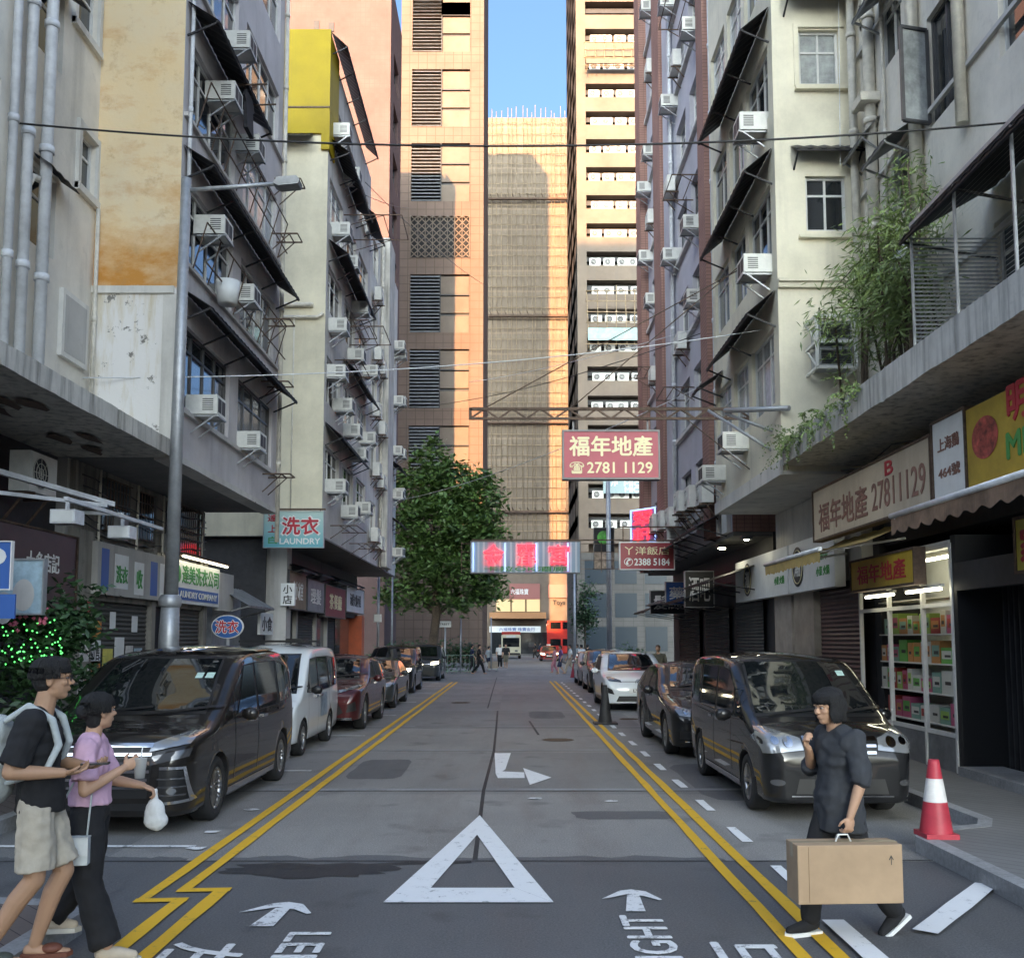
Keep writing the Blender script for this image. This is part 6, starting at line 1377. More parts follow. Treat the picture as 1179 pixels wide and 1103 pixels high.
# nearest left shop: dark brown sign, blue poster, parking sign, floodlit frame, condenser
t = thing('shop_sign', 'dark brown shop sign with small pale characters under the awning frame', 'sign', (-7, 13, 2.4)); board(t, 'E', -6.9, 12.4, 15.5, 2.45, 3.55, .2, speck('brown_sign', (.06, .03, .025), .2, 3, .4), 'rust_steel', .03)
wtext(t, 'E', -6.9, [('士多店記', 13.9, 2.95, 1.0, .28)], 'letter_white')
ca = at(0, 690, 11.6); t = thing('poster_board', 'pale blue poster board with blurred grey portraits by the hedge', 'sign', (-5.9, 11.7, KH), 0)
x0, x1 = wx(-30, 690, 11.6), wx(48, 690, 11.6); board(t, 'S', 11.6, x0, x1, wz(706, 11.6), wz(645, 11.6), .06, 'poster_blue', 'steel', .02)
mb = MB(); pp = [(x1 - .45, wz(700, 11.6)), (x1 - .22, wz(685, 11.6))]
for x, z in pp: mb.add([(x + .13 * math.cos(i * math.pi / 8), 11.59, z + .19 * math.sin(i * math.pi / 8)) for i in range(16)], [list(range(16))])
mb.build('portrait', 'grey_light', t)
mb = MB(); mb.bar((x0 + .05, 11.66, KH), (x0 + .05, 11.66, wz(735, 11.6)), .05); mb.build('post', 'steel', t)
x1 = wx(12, 650, 10.6); t = thing('parking_sign', 'blue parking sign with white letter P above the hedge', 'sign', (x1 - .3, 10.6, KH)); board(t, 'S', 10.6, x1 - .62, x1, wz(678, 10.6), wz(624, 10.6), .03, 'letter_blue', 'letter_white', .012)
wtext(t, 'S', 10.6, [('P', x1 - .44, wz(668, 10.6), .38, .36, .03)], 'letter_white'); mb = MB(); mb.tube([(x1 - .3, 10.66, KH), (x1 - .3, 10.66, wz(640, 10.6))], .03, 10); mb.build('post', 'steel', t)
board(t, 'S', 10.6, x1 - .62, x1 + .06, wz(712, 10.6), wz(684, 10.6), .03, 'letter_blue', None, name='sub_panel')
t = thing('awning_frame', 'white steel awning frame with clipped floodlights over the brown shop sign', 'awning frame', (-6.5, 13, 3.5))
mb = MB(); mb.bar((-6.95, 12.0, 4.2), (-5.9, 14.4, 3.95), .07); mb.bar((-6.9, 12.2, 3.85), (-5.75, 13.8, 3.85), .05); mb.bar((-6.9, 14.8, 3.9), (-5.6, 14.0, 3.75), .05); mb.bar((-5.6, 12.2, 3.72), (-5.6, 15.6, 3.72), .05); mb.build('frame', 'pipe_white', t)
for i, (x, y, z) in enumerate(((-5.75, 12.6, 3.68), (-5.75, 14.4, 3.68))):
    t = thing('floodlight', ('white box floodlight over the brown shop sign', 'cream box floodlight on the awning frame nearer the lamp post')[i], 'floodlight', (x, y, z), group='floodlights on the left awning frame')
    mb = MB(); mb.box(-.16, .16, -.14, .14, -.24, -.06); mb.bar((0, 0, -.06), (0, 0, .05), .04); mb.build('housing', 'pipe_white', t, (0, 0, 0)); mb = MB(); mb.box(-.14, .14, -.15, -.141, -.22, -.08); mb.build('lens', 'white_board', t, (0, 0, 0))
place_ac(AC2, 'E', -7.3, 14.1, 4.05, 'big grey condenser with round fan in the dark under the stained canopy', 'condensers under the left canopy', 1.05, .1)
# shop signs farther along on the left
for nm, lb, u0, u1, z0, z1, mt, txt, tm in (('shop_sign', 'tan fascia with a small white panel beyond the oval sign', 28.8, 31.2, 2.9, 4.0, speck('tan_fascia', (.25, .17, .10), .2, 3, .5), '小小冰室', 'white_board'), ('shop_sign', 'grey arched fascia between the tan and the red shop fronts', 31.4, 34.2, 2.9, 3.9, 'grey_tin', '理髮', 'letter_white'),
        ('shop_sign', 'red fascia of the shop with the bright red pillar', 34.4, 38.6, 2.8, 3.9, 'sign_dkred', '茶餐廳', 'letter_cream'), ('shop_sign', 'white menu board fascia with tiny black lettering at the far left shops', 38.8, 43.4, 3.1, 4.1, 'white_board', '海鮮火鍋小菜', 'letter_dark')):
    t = thing(nm, lb, 'sign', (-6.6, u0, z0)); board(t, 'E', -6.55, u0, u1, z0, z1, .2, mt, 'dark_alu', .03); w = u1 - u0
    wtext(t, 'E', -6.55, [(txt, u0 + .2 * w, z0 + .25 * (z1 - z0), .6 * w, .5 * (z1 - z0))], tm)
t = thing('shop_sign', 'small white box sign with black characters standing out from the tan fascia', 'sign', (-6.3, 28.6, 3)); board(t, 'S', 28.5, -6.72, -6.32, 2.95, 3.6, .18, 'white_board'); wtext(t, 'S', 28.5, [('小', -6.65, 3.3, .26, .25), ('店', -6.65, 3.0, .26, .25)], 'letter_dark')
t = thing('grey_awning', 'small grey tin awning beside the alley by the oval sign', 'awning', (-6.6, 25, 2.6)); awning(t, 'E', -7.3, 24.0, 26.5, 3.3, .9, .5, 'grey_tin')
block(t, 'stall_wall', 'grey_tin', -8.5, -7.32, 24.0, 26.5, KH, 3.3); board(t, 'E', -6.8, 26.6, 28.0, 2.1, 2.7, .08, 'white_board'); wtext(t, 'E', -6.8, [('小食', 26.75, 2.2, 1.1, .4)], 'letter_dark')
t = thing('shopfront_row', 'row of shuttered shopfronts with a bright red pillar under the far left blocks', 'shopfront', (-6.8, 36, KH))
for i, (u0, u1, m) in enumerate(((29.4, 31.2, 'dark'), (31.5, 34.2, 'shutter'), (34.6, 36.4, 'glass_grey'), (36.6, 38.4, 'shutter'), (38.8, 42, 'glass_dark'))):
    if m == 'shutter': shutter(t, 'E', -6.95, u0, u1, KH, 2.85, 'shutter')
    else: block(t, 'shop_window', m, -7.15, -6.97, u0, u1, KH, 2.85)
for u in (29.3, 31.35, 34.4, 36.5): block(t, 'pilaster', 'grey_plaster', -7.19, -6.85, u - .1, u + .1, KH, 2.9)
block(t, 'red_pillar', speck('red_pillar_paint', (.5, .09, .03), .2, 4, .5), -7.19, -6.5, 42.6, 43.3, KH, 3.0); block(t, 'lintel', 'dark_grey', -7.19, -6.8, 29.2, 43.3, 2.9, 3.05)
for i, (u, z) in enumerate(((30, 4.1), (33, 4.15), (36, 4.1), (40, 4.2))):
    awning(t, 'E', -7.18, u - 1, u + 1.2, z + .3, 1.0, .35, 'black_tin', 'shop_awning')
# ================================================================== right shopfronts
XSR = 6.1; RSY = 5.5
def wboard(lb, u0, u1, z0, z1, mat, plane=RSY, frame='rust_steel', th=.15):
    t = thing('shop_sign', lb, 'sign', (plane, u0, z0)); board(t, 'W', plane, u0, u1, z0, z1, th, mat, frame, .035); return t
M['cream_board'] = worn('aged_cream_board', (.62, .52, .40), grime=(.3, .22, .16), amt=.5, streak=.5)
t = wboard('large aged cream board with faded brown characters and numerals under the terrace', 12.75, 17.75, 3.75, 4.62, 'cream_board')
wtext(t, 'W', RSY, [('福年地產', 17.45, 3.86, 2.4, .5, .02), ('27811129', 14.85, 3.9, 1.95, .42, .005)], 'letter_brown'); wtext(t, 'W', RSY, [('B', 14.3, 4.36, .3, .2, .03)], 'letter_red')
t = wboard('narrow white board with small brown characters between the cream board and yellow banner', 11.75, 12.65, 3.75, 4.75, 'white_board'); wtext(t, 'W', RSY, [('上海鷄', 12.5, 4.35, .6, .17), ('464號', 12.5, 4.0, .6, .15)], 'letter_brown')
t = wboard('yellow food banner with a red dish and big green letters', 9.6, 11.7, 3.72, 4.72, speck('yellow_banner', (.46, .31, .05), .25, 2, .6), frame=None)
wtext(t, 'W', RSY, [('明珠', 10.7, 4.35, .95, .42, .04)], 'letter_red'); wtext(t, 'W', RSY, [('MING', 10.75, 3.95, 1.1, .28, .04)], 'letter_green')
mb = MB(); mb.add([(RSY - .006, 11.25 + .32 * math.cos(i * math.pi / 10), 4.3 + .25 * math.sin(i * math.pi / 10)) for i in range(20)], [list(range(20))]); mb.build('dish_picture', speck('dish_picture', (.35, .06, .05), .9, 9, .5, big=6), t)
M['canvas'] = speck('striped_canvas', (.24, .15, .10), .35, 3, .8); M['canvas_yellow'] = speck('yellowed_canvas', (.5, .36, .14), .3, 2, .8)
def canvas(lb, u0, u1, zw, zo, xo, mat, scal=True, top=None):
    t = thing('shop_awning', lb, 'awning', (RSY, u0, zw)); mb = MB(); n = int((u1 - u0) / .1)
    vs = []; rr = random.Random(1)
    for i in range(n + 1):
        u = u0 + (u1 - u0) * i / n
        for k in range(5):
            q = k / 4; vs.append((6.0 + (xo - 6.0) * q, u, zw + (zo - zw) * q - .10 * math.sin(q * math.pi) + .01 * math.sin(i * 1.3)))
    mb.add(vs, [(i * 5 + k, i * 5 + k + 1, i * 5 + 6 + k, i * 5 + 5 + k) for i in range(n) for k in range(4)], smooth=True); mb.build('cover', mat, t, normals=False)
    mb = MB(); vs = []
    for i in range(n * 2 + 1):
        u = u0 + (u1 - u0) * i / (n * 2); d = .16 + (.06 * abs(math.sin(u * 9)) if scal else .04 * rr.random()); vs += [(xo, u, zo), (xo + .01 * math.sin(i), u, zo - d)]
    mb.add(vs, [(2 * i, 2 * i + 1, 2 * i + 3, 2 * i + 2) for i in range(n * 2)]); mb.build('valance', mat, t, normals=False)
    mb = MB(); mb.tube([(xo, u0, zo + .01), (xo, u1, zo + .01)], .035, 8); mb.tube([(6.0, u0 + .3, zw - .25), (xo, u0 + .1, zo - .03)], .02, 6); mb.tube([(6.0, u1 - .3, zw - .25), (xo, u1 - .1, zo - .03)], .02, 6); mb.build('front_rail', top or 'pipe_white', t); return t
canvas('brown canvas awning with scalloped edge and thick white front rail', 8.3, 11.7, 3.95, 3.42, 4.55, 'canvas'); canvas('yellowed canvas awning sagging over the lit grocery window', 14.6, 17.8, 3.75, 3.3, 4.6, 'canvas_yellow', False)
t = wboard('small yellow board with red characters under the yellowed awning', 14.0, 16.6, 2.78, 3.25, speck('yellow_board', (.55, .36, .05), .25, 2, .5), 5.75); wtext(t, 'W', 5.75, [('福年地產', 16.3, 2.86, 2.0, .3, .02)], 'letter_red')
t = wboard('yellow board with red and blue characters below the scalloped awning', 8.9, 10.65, 2.7, 3.25, speck('yellow_board_two', (.6, .48, .08), .25, 2, .5), 5.5); wtext(t, 'W', 5.5, [('家樂', 10.55, 2.78, .8, .38, .04)], 'letter_red'); wtext(t, 'W', 5.5, [('藥', 9.6, 2.78, .4, .38, .04)], 'letter_blue')
# grocery window with lit tubes and coloured goods
t = thing('grocery_shopfront', 'glazed grocery front with rows of green, red and white goods under lit tubes', 'shopfront', (6.1, 15, KH))
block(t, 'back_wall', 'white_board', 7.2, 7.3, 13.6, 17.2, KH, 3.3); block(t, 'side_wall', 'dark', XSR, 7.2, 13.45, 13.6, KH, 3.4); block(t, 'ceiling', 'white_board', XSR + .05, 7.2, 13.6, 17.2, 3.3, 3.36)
mb = MB()
for y in (13.6, 14.6, 15.9, 17.2): mb.box(XSR - .02, XSR + .04, y - .03, y + .03, KH, 3.3)
for z in (KH + .5, 2.45, 3.28): mb.box(XSR - .015, XSR + .035, 13.63, 17.17, z - .03, z + .03)
mb.build('mullion', 'white_alu', t); block(t, 'stall_riser', 'grey_tin', XSR, XSR + .05, 13.6, 17.2, KH, KH + .47)
gm = [simple('goods_%s' % n, c, .5) for n, c in (('green', (.09, .33, .07)), ('lime', (.26, .42, .1)), ('pink', (.42, .08, .16)), ('orange', (.45, .2, .07)), ('white', (.5, .5, .46)), ('red', (.33, .04, .03)), ('teal', (.16, .3, .25)))]
mb = MB()
for z in (.7, 1.15, 1.6, 2.05, 2.6): mb.box(6.4, 6.85, 13.65, 17.15, z - .02, z)
mb.build('shelf', 'white_alu', t)
gr = random.Random(6)
for z in (.7, 1.15, 1.6, 2.05):
    y = 13.7; ci = 0
    while y < 17:
        w = gr.uniform(.18, .42); h = gr.uniform(.2, .36); mb = MB(); mb.box(6.45, 6.78, y, y + w - .03, z + .002, z + h); mb.box(6.446, 6.4495, y + .03, y + w - .06, z + h * .3, z + h * .8, 1); mb.box(6.443, 6.4455, y + .05, y + w * .6, z + h * .4, z + h * .55, 2); o = mb.build('carton', [gr.choice(gm), gr.choice(gm), 'letter_dark']); y += w
        
        tag(o, None, 'carton', 'cartons on the grocery shelves'); ci += 1; o['label'] = '%s carton on the %s grocery shelf, %s from the dark doorway' % (o.data.materials[0].name.split('_')[1], {.7: 'bottom', 1.15: 'second', 1.6: 'third', 2.05: 'top'}[z], (ordn + ['twelfth', 'thirteenth', 'fourteenth', 'fifteenth', 'sixteenth'])[ci - 1])
for i, y in enumerate((14.2, 15.9)):
    o = thing('tube_lamp', ('lit fluorescent tube nearer the dark doorway above the grocery window', 'lit fluorescent tube further along above the grocery window')[i], 'lamp', (5.95, y, 2.72), group='fluorescent tubes over the grocery')
    mb = MB(); mb.tube([(5.95, y - .6, 2.66), (5.95, y + .6, 2.66)], .02, 8); mb.build('tube', 'tube_lit', o); mb = MB(); mb.box(5.92, 5.98, y - .64, y + .64, 2.69, 2.73); mb.build('batten', 'white_alu', o)
o = thing('tube_lamp', 'lit fluorescent tube inside the grocery ceiling', 'lamp', (6.7, 15.4, 3.25), group='fluorescent tubes over the grocery'); mb = MB(); mb.tube([(6.55, 14.2, 3.2), (6.55, 16.6, 3.2)], .02, 8); mb.build('tube', 'tube_lit', o); mb = MB(); mb.box(6.52, 6.58, 14.1, 16.7, 3.23, 3.28); mb.build('batten', 'white_alu', o)
# dark stair doorway and near right shop
t = thing('dark_shopfront', 'dark shopfront with step, folded gate and a chalk menu beside the grocery', 'shopfront', (6.2, 11, KH))
block(t, 'step', 'kerb', 6.0, 6.6, 11.3, 13.4, KH, KH + .12)
mb = MB()
for i in range(14): mb.box(6.62, 6.66, 11.4 + .14 * i, 11.44 + .14 * i, KH + .12, 3.0)
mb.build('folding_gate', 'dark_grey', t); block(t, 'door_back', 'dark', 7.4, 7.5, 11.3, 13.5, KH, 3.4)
block(t, 'pillar', 'dark_grey', 6.05, 6.6, 10.95, 11.25, KH, 3.6); block(t, 'stall_riser', 'white_plaster', 6.1, 6.25, 7.7, 10.95, KH, KH + .75); block(t, 'window_glass', 'glass_grey', 6.15, 6.18, 7.7, 10.95, KH + .75, 2.6); block(t, 'fascia', 'dark_grey', 6.05, 6.2, 7.7, 13.4, 2.62, 3.0)
block(t, 'menu_board', speck('chalk_menu', (.4, .4, .38), .6, 14, .6, big=7), 6.08, 6.14, 9.9, 10.8, KH + .8, KH + 1.7); block(t, 'menu_strip', 'poster_orange', 6.07, 6.13, 9.9, 10.8, KH + .62, KH + .74)
wtext(t, 'W', 6.08, [('今日', 10.65, KH + 1.3, .6, .25), ('特價', 10.65, KH + .95, .6, .25)], 'letter_dark'); 
mb = MB(); mb.add([(6.12, 9.6 + .16 * math.cos(i * math.pi / 8), 2.15 + .3 * math.sin(i * math.pi / 8)) for i in range(16)], [list(range(16))]); mb.build('window_decal', 'letter_white', t)
for i in range(5):
    mb = MB(); z = 4.78 + .05 * i; mb.tube([(6.3 - .1 * i, 8 + 9.4 * k / 16, z - .16 * math.sin(k * math.pi / 4) ** 2) for k in range(17)], .014, 5); mb.build('cable', 'black', t)
# white fascias with round dark logos
for i, (u0, u1) in enumerate(((18.2, 21.2), (21.3, 26.3))):
    t = wboard(('white fascia with round dark emblem nearer the yellowed awning', 'white fascia with round dark emblem further along, under a bright floodlight')[i], u0, u1, 2.95, 4.0, 'white_board', 6.0, None, .2)
    c = u1 - .35 * (u1 - u0) + .4; mb = MB(); mb.add([(5.99, c + .42 * math.cos(k * math.pi / 12), 3.48 + .42 * math.sin(k * math.pi / 12)) for k in range(24)], [list(range(24))]); mb.build('emblem', 'letter_dark', t)
    mb = MB(); mb.tube([(5.985, c + .35 * math.cos(k * math.pi / 12), 3.48 + .35 * math.sin(k * math.pi / 12)) for k in range(25)], .012, 5, cap=False); mb.build('emblem_ring', 'letter_cream', t)
    wtext(t, 'W', 5.99, [('潮', c + .2, 3.28, .4, .4)], 'letter_white'); wtext(t, 'W', 6.0, [('小菜 火鍋', u0 + 1.1, 3.2, .8, .18), ('營業中', u0 + 1.1, 3.5, .7, .16)], 'letter_green')
t = thing('shopfront_row', 'dim shopfronts with tan shutters below the white emblem fascias', 'shopfront', (6.2, 22, KH))
shutter(t, 'W', 6.3, 17.7, 20.0, KH, 2.95, speck('brown_shutter', (.07, .035, .03), .3, 4, .5)); block(t, 'tan_panel', speck('tan_panel', (.3, .25, .2), .2, 3, .6), 6.2, 6.35, 20.2, 21.6, KH, 2.95); block(t, 'tan_panel', speck('tan_panel_two', (.36, .31, .26), .2, 3, .6), 6.2, 6.35, 21.8, 23.2, KH, 2.95); shutter(t, 'W', 6.3, 24.6, 27.5, KH, 2.95, 'shutter'); shutter(t, 'W', 6.3, 28.5, 32, KH, 2.95, 'shutter'); shutter(t, 'W', 6.3, 33, 37, KH, 2.95, 'shutter')
for i, (y, z, r_) in enumerate(((25.6, 4.35, .09), (22.9, 4.3, .05))):
    o = thing('floodlight', ('blazing white floodlight on an arm above the dark right shops', 'smaller lit floodlight above the white emblem fascia')[i], 'floodlight', (5.5, y, z))
    mb = MB(); mb.bar((6.1, y, z + .1), (5.5, y, z + .08), .03); mb.box(5.38, 5.62, y - .1, y + .12, z, z + .09); mb.build('housing', 'dark_alu', o); mb = MB(); mb.lathe([(0, -.03), (r_, -.02), (r_, 0), (0, 0)], 12, c=(5.5, y, z)); mb.build('lens', 'lamp_bulb', o)
for i, (u0, u1, z, m) in enumerate(((24.2, 27.4, 3.9, 'black_tin'), (27.8, 31.4, 3.6, 'black_tin'), (31.8, 35.2, 3.7, 'grey_tin'), (35.6, 38.8, 3.5, 'black_tin'))):
    o = thing('shop_awning', 'tin shop awning over the dark right shops, %s from the white fascias' % ['first', 'second', 'third', 'fourth'][i], 'awning', (6.3, u0, z)); awning(o, 'W', 6.3, u0, u1, z, 1.5, .5, m)
for i, (u, z, w, h, m, s) in enumerate(((31.5, 3.1, 1.2, .7, 'letter_blue', '藥房'), (35, 2.9, 1.2, .8, 'dark_grey', '髮廊'), (28, 2.9, .8, 1.0, 'letter_dark', '酒吧'))):
    o = thing('shop_sign', 'small %s box sign among the dark right shop awnings' % ('blue', 'grey', 'black')[i], 'sign', (5, u, z)); board(o, 'S', u, 4.95, 4.95 + w, z, z + h, .15, m, 'steel', .02); wtext(o, 'S', u, [(s, 5.05, z + .15, w - .2, h - .3)], 'letter_white')
o = thing('shop_sign', 'pale glass office sign with white lettering on the tower podium', 'sign', (6, 84.5, 12))
a, b = at(694, 568, 84.5), at(742, 552, 84.5); board(o, 'S', 84.5, a.x, b.x, a.z, b.z, .1, simple('teal_sign', (.22, .32, .33), .4)); wtext(o, 'S', 84.5, [('3/F  MIC', a.x + .3, a.z + .65, 2.9, .4), ('MIC', a.x + 1.9, a.z + .12, 1.2, .42)], 'letter_white')
# ================================================================== street furniture
Yl = 14.8; xl = wx(196, 640, Yl)
t = thing('street_lamp', 'tall grey street lamp leaning its arm over the street beside the laundry', 'street lamp', (xl, Yl, KH)); zt_ = wz(206, Yl)
mb = MB(); xt = wx(214, 215, Yl); mb.tube([(xl, Yl, KH), (xl + .01, Yl, 2.0), (xl + .02, Yl, 2.55)], [.15, .15, .13], 16); mb.tube([(xl + .02, Yl, 2.5), (xt, Yl, zt_)], [.105, .075], 16); mb.build('post', 'steel', t)
mb = MB(); mb.lathe([(.15, 0), (.17, .03), (.17, .12), (.13, .18)], 16, c=(xl + .01, Yl, 2.45)); mb.lathe([(.15, 0), (.16, .02), (.15, .06)], 16, c=(xl, Yl, 1.7)); mb.build('collar', 'steel', t)
za = wz(216, Yl); xe = wx(318, 211, Yl); mb = MB(); mb.tube([(xt, Yl, za - .05), (xe, Yl, za + .06)], .035, 8); mb.build('arm', 'steel', t)
mb = MB(); xh = wx(346, 209, Yl); mb.prism([(xe - .03, za + .02), (xe + .03, za + .12), (xh - .05, za + .14), (xh, za + .08), (xh - .02, za + .01), (xe + .05, za - .02)], lambda u, v, k: (u, Yl - .12 + .24 * k, v)); mb.build('lantern', 'grey_tin', t)
t = thing('wall_lamp', 'small curved wall lamp on the cream wall above the laundry sign', 'wall lamp', (-7, 27, 6.2)); p = at(300, 546, 28); q = at(325, 546, 28)
mb = MB(); mb.tube([(p.x - .3, 28.15, p.z + .1), (p.x, 27.6, p.z + .12), (q.x - .1, 27.3, p.z)], .025, 6); mb.build('arm', 'steel', t); mb = MB(); mb.lathe([(0, .1), (.12, .08), (.18, 0), (0, 0)], 12, c=(q.x - .1, 27.3, p.z - .1)); mb.build('lantern', 'grey_tin', t)
def pole(nm, lb, x, y, h, r_=.06, arm=None, cat='pole'):
    t = thing(nm, lb, cat, (x, y, KH)); mb = MB(); mb.tube([(x, y, KH), (x, y, h)], [r_, r_ * .7], 10); mb.build('post', 'steel', t)
    if arm: mb = MB(); mb.tube([(x, y, h - .05), (x + arm, y, h + .1)], .035, 8); mb.build('arm', 'steel', t); mb = MB(); mb.box(x + arm - .3, x + arm + .3, y - .12, y + .12, h + .05, h + .16); mb.build('lantern', 'grey_tin', t)
    return t
pole('street_lamp', 'tall thin pole rising beside the food photo board', wx(702, 700, 46), 46.5, 11.5, .13, None, 'street lamp'); pole('street_lamp', 'far street lamp with round head right of the neon sign', wx(661, 700, 60), 60, 6.2, .09, -.6, 'street lamp')
t = pole('sign_pole', 'thin pole with small white plate at the left end of the block', wx(435, 700, 46.5), 46.5, 6.0, .07); board(t, 'S', 46.4, wx(430, 700, 46.4), wx(439, 700, 46.4), wz(716, 46.4), wz(707, 46.4), .03, 'white_board', name='plate')
t = pole('sign_pole', 'thin pole with lamp head before the crossing tree', wx(451, 700, 50), 50, 5.6, .06); mb = MB(); mb.lathe([(0, 0), (.16, .06), (.12, .4), (0, .42)], 10, c=(wx(451, 700, 50), 50, 5.55)); mb.build('lantern', 'white_board', t)
Y = 56; t = pole('street_name_sign', 'white rounded street name plate on two posts under the tree', wx(500, 720, Y), Y, wz(718, Y), .05, None, 'sign'); x0 = wx(508, 720, Y); mb = MB(); mb.tube([(x0 + .2, Y, KH), (x0 + .2, Y, wz(718, Y))], .05, 8); mb.build('post', 'steel', t); a, b = at(497, 722, Y), at(519, 715, Y); board(t, 'S', Y - .06, a.x, b.x, a.z, b.z, .04, 'white_board', name='plate'); wtext(t, 'S', Y - .06, [('街 STREET', a.x + .1, a.z + .1, b.x - a.x - .2, .15)], 'letter_dark')
# green railings and hedge at the crossing
t = thing('pedestrian_railing', 'green pedestrian railing along the crossing under the tree', 'railing', (-3, 58, KH)); mb = MB(); x0, x1 = wx(440, 740, 58), wx(545, 740, 58)
for i in range(22): x = x0 + (x1 - x0) * i / 21; mb.bar((x, 58, 0), (x, 58, 1.1), .03)
for z in (.15, 1.08): mb.bar((x0, 58, z), (x1, 58, z), .05)
mb.build('rail', speck('green_paint', (.12, .2, .16), .2, 4, .5), t)
for i, (u, yy) in enumerate(((530, 57), (565, 62))): pole('sign_pole', 'slender steel post at the crossing, %s' % ('right of the street name plate', 'near the standing couple')[i], wx(u, 740, yy), yy, 3.4, .05)
def cone(nm, lb, x, y, z, h, r_, bands, base, bm):
    t = thing(nm, lb, 'traffic cone', (x, y, z)); mb = MB(); mb.box(-base, base, -base, base, 0, .045); mb.build('base', bm, t, (0, 0, 0))
    for i, (a, b, m) in enumerate(bands):
        R_ = lambda q: r_ * (1 - q) + .035 * q + .012; mb = MB(); n = 6; mb.lathe([(R_(a + (b - a) * k / n) , .045 + h * (a + (b - a) * k / n)) for k in range(n + 1)] + ([(0, .045 + h)] if b == 1 else []), 24); mb.build('sleeve' if i else 'foot', m, t, (0, 0, 0))
    return t
M['cone_red'] = speck('cone_red', (.42, .03, .05), .2, 8, .5); M['cone_white'] = speck('cone_white', (.66, .64, .62), .15, 8, .5); M['rubber'] = speck('black_rubber', (.018, .018, .02), .3, 9, .6)
cone('traffic_cone', 'red and white traffic cone at the kerb corner behind the box carrier', 3.93, 9.28, KH, .66, .135, [(0, .08, 'cone_red'), (.08, .42, 'cone_red'), (.42, .74, 'cone_white'), (.74, 1, 'cone_red')], .15, 'cone_red')
cone('traffic_cone', 'black rubber traffic cone standing on the yellow lines by the white crossover', 2.18, 23.2, 0, .86, .15, [(0, 1, 'rubber')], .27, 'rubber')
cone('traffic_cone', 'red traffic cone beyond the silver hatchback', wx(661, 780, 52), 52, 0, .9, .2, [(0, 1, 'cone_red')], .22, 'cone_red')
# ================================================================== cables
def cable(lb, a, b, sag, r_=.012, mat='black'):
    a, b = Vector(a), Vector(b); mb = MB(); n = 24; mb.tube([a + (b - a) * i / n - EZ * sag * 4 * (i / n) * (1 - i / n) for i in range(n + 1)], r_, 6); return tag(mb.build('cable', mat), lb, 'cable', 'cables over the street')
Y = 13; cable('thick black cable sagging right across the upper picture', at(-60, 134, Y), at(1240, 134, 12.2), .42, .014)
cable('pale cable crossing from the lavender facade to the cream corner block', at(-40, 433, 15), at(900, 376, 19), .35, .010, 'pipe_white')
cable('thin dark cable from the lilac block to the beige tower', at(455, 470, 45), at(838, 372, 26), .5, .012); cable('second thin pale cable from the lilac block', at(540, 440, 60), at(838, 368, 26), .2, .012, 'pipe_white')
cable('cable from the yellow topped block toward the tower', at(420, 210, 33), at(560, 330, 60), .3, .012); cable('short dark cable above the long rack', at(420, 225, 33), at(470, 240, 55), .1, .012)
cable('pale rope rising from the tree to the lilac block', at(455, 577, 46), at(838, 430, 24), .4, .012, 'pipe_white'); cable('loose white cord down the cream end wall', at(965, 0, 17.4), at(967, 190, 17.4), 0, .008, 'pipe_white')
# ================================================================== trees and plants
def leaf_cloud(name, mat, parent, lobes, n, size, seed=0, long=1.0, droop=0.0, shell=.55):
    r = random.Random(seed); mb = MB(); vs, fs = [], []
    wts = [rx * ry * rz_ for _, (rx, ry, rz_) in lobes]; tot = sum(wts)
    for (c, (rx, ry, rz_)), w in zip(lobes, wts):
        k = int(n * w / tot); cl = max(3, k // 22)
        for _ in range(cl):
            while True:
                d = Vector((r.uniform(-1, 1), r.uniform(-1, 1), r.uniform(-1, 1)))
                if .05 < d.length <= 1: break
            d = d.normalized() * (shell + (1 - shell) * r.random()) ; cc = Vector(c) + Vector((d.x * rx, d.y * ry, d.z * rz_)); cr = size * r.uniform(1.4, 3.0)
            for _ in range(22):
                p = cc + Vector((r.gauss(0, .5), r.gauss(0, .5), r.gauss(0, .35))) * cr
                a = Vector((r.gauss(0, 1), r.gauss(0, 1), r.gauss(-droop, .5))).normalized(); b = a.cross(Vector((r.gauss(0, 1), r.gauss(0, 1), r.gauss(1, .5)))).normalized()
                s = size * r.uniform(.6, 1.25); i = len(vs); vs += [p - a * s * long * .5, p + b * s * .28 , p + a * s * long * .5, p - b * s * .28]; fs.append((i, i + 1, i + 2, i + 3))
    mb.add(vs, fs, smooth=False); return mb.build(name, mat, parent, normals=False)
Yt = 55.0; tx = wx(500, 700, Yt)
t = thing('street_tree', 'big dense green tree standing at the crossing before the louvred tower', 'tree', (tx, Yt, 0))
mb = MB(); mb.tube([(tx, Yt, 0), (tx - .1, Yt, 1.6), (tx + .1, Yt, 3.4), (tx, Yt, 6), (tx - .2, Yt, 9)], [.34, .27, .24, .18, .07], 12)
for dx, dy, dz, z in ((2.6, .3, 2.0, 3.2), (-2.6, .5, 2.4, 3.4), (1.8, -.8, 3, 4.6), (-1.6, -.6, 3.2, 5), (.6, 1.2, 3.4, 5.4)): mb.tube([(tx, Yt, z), (tx + dx * .5, Yt + dy * .5, z + dz * .65), (tx + dx, Yt + dy, z + dz)], [.13, .09, .04], 8)
mb.build('trunk', 'bark', t)
cz = lambda v: wz(v, Yt); cx_ = lambda u: wx(u, 600, Yt)
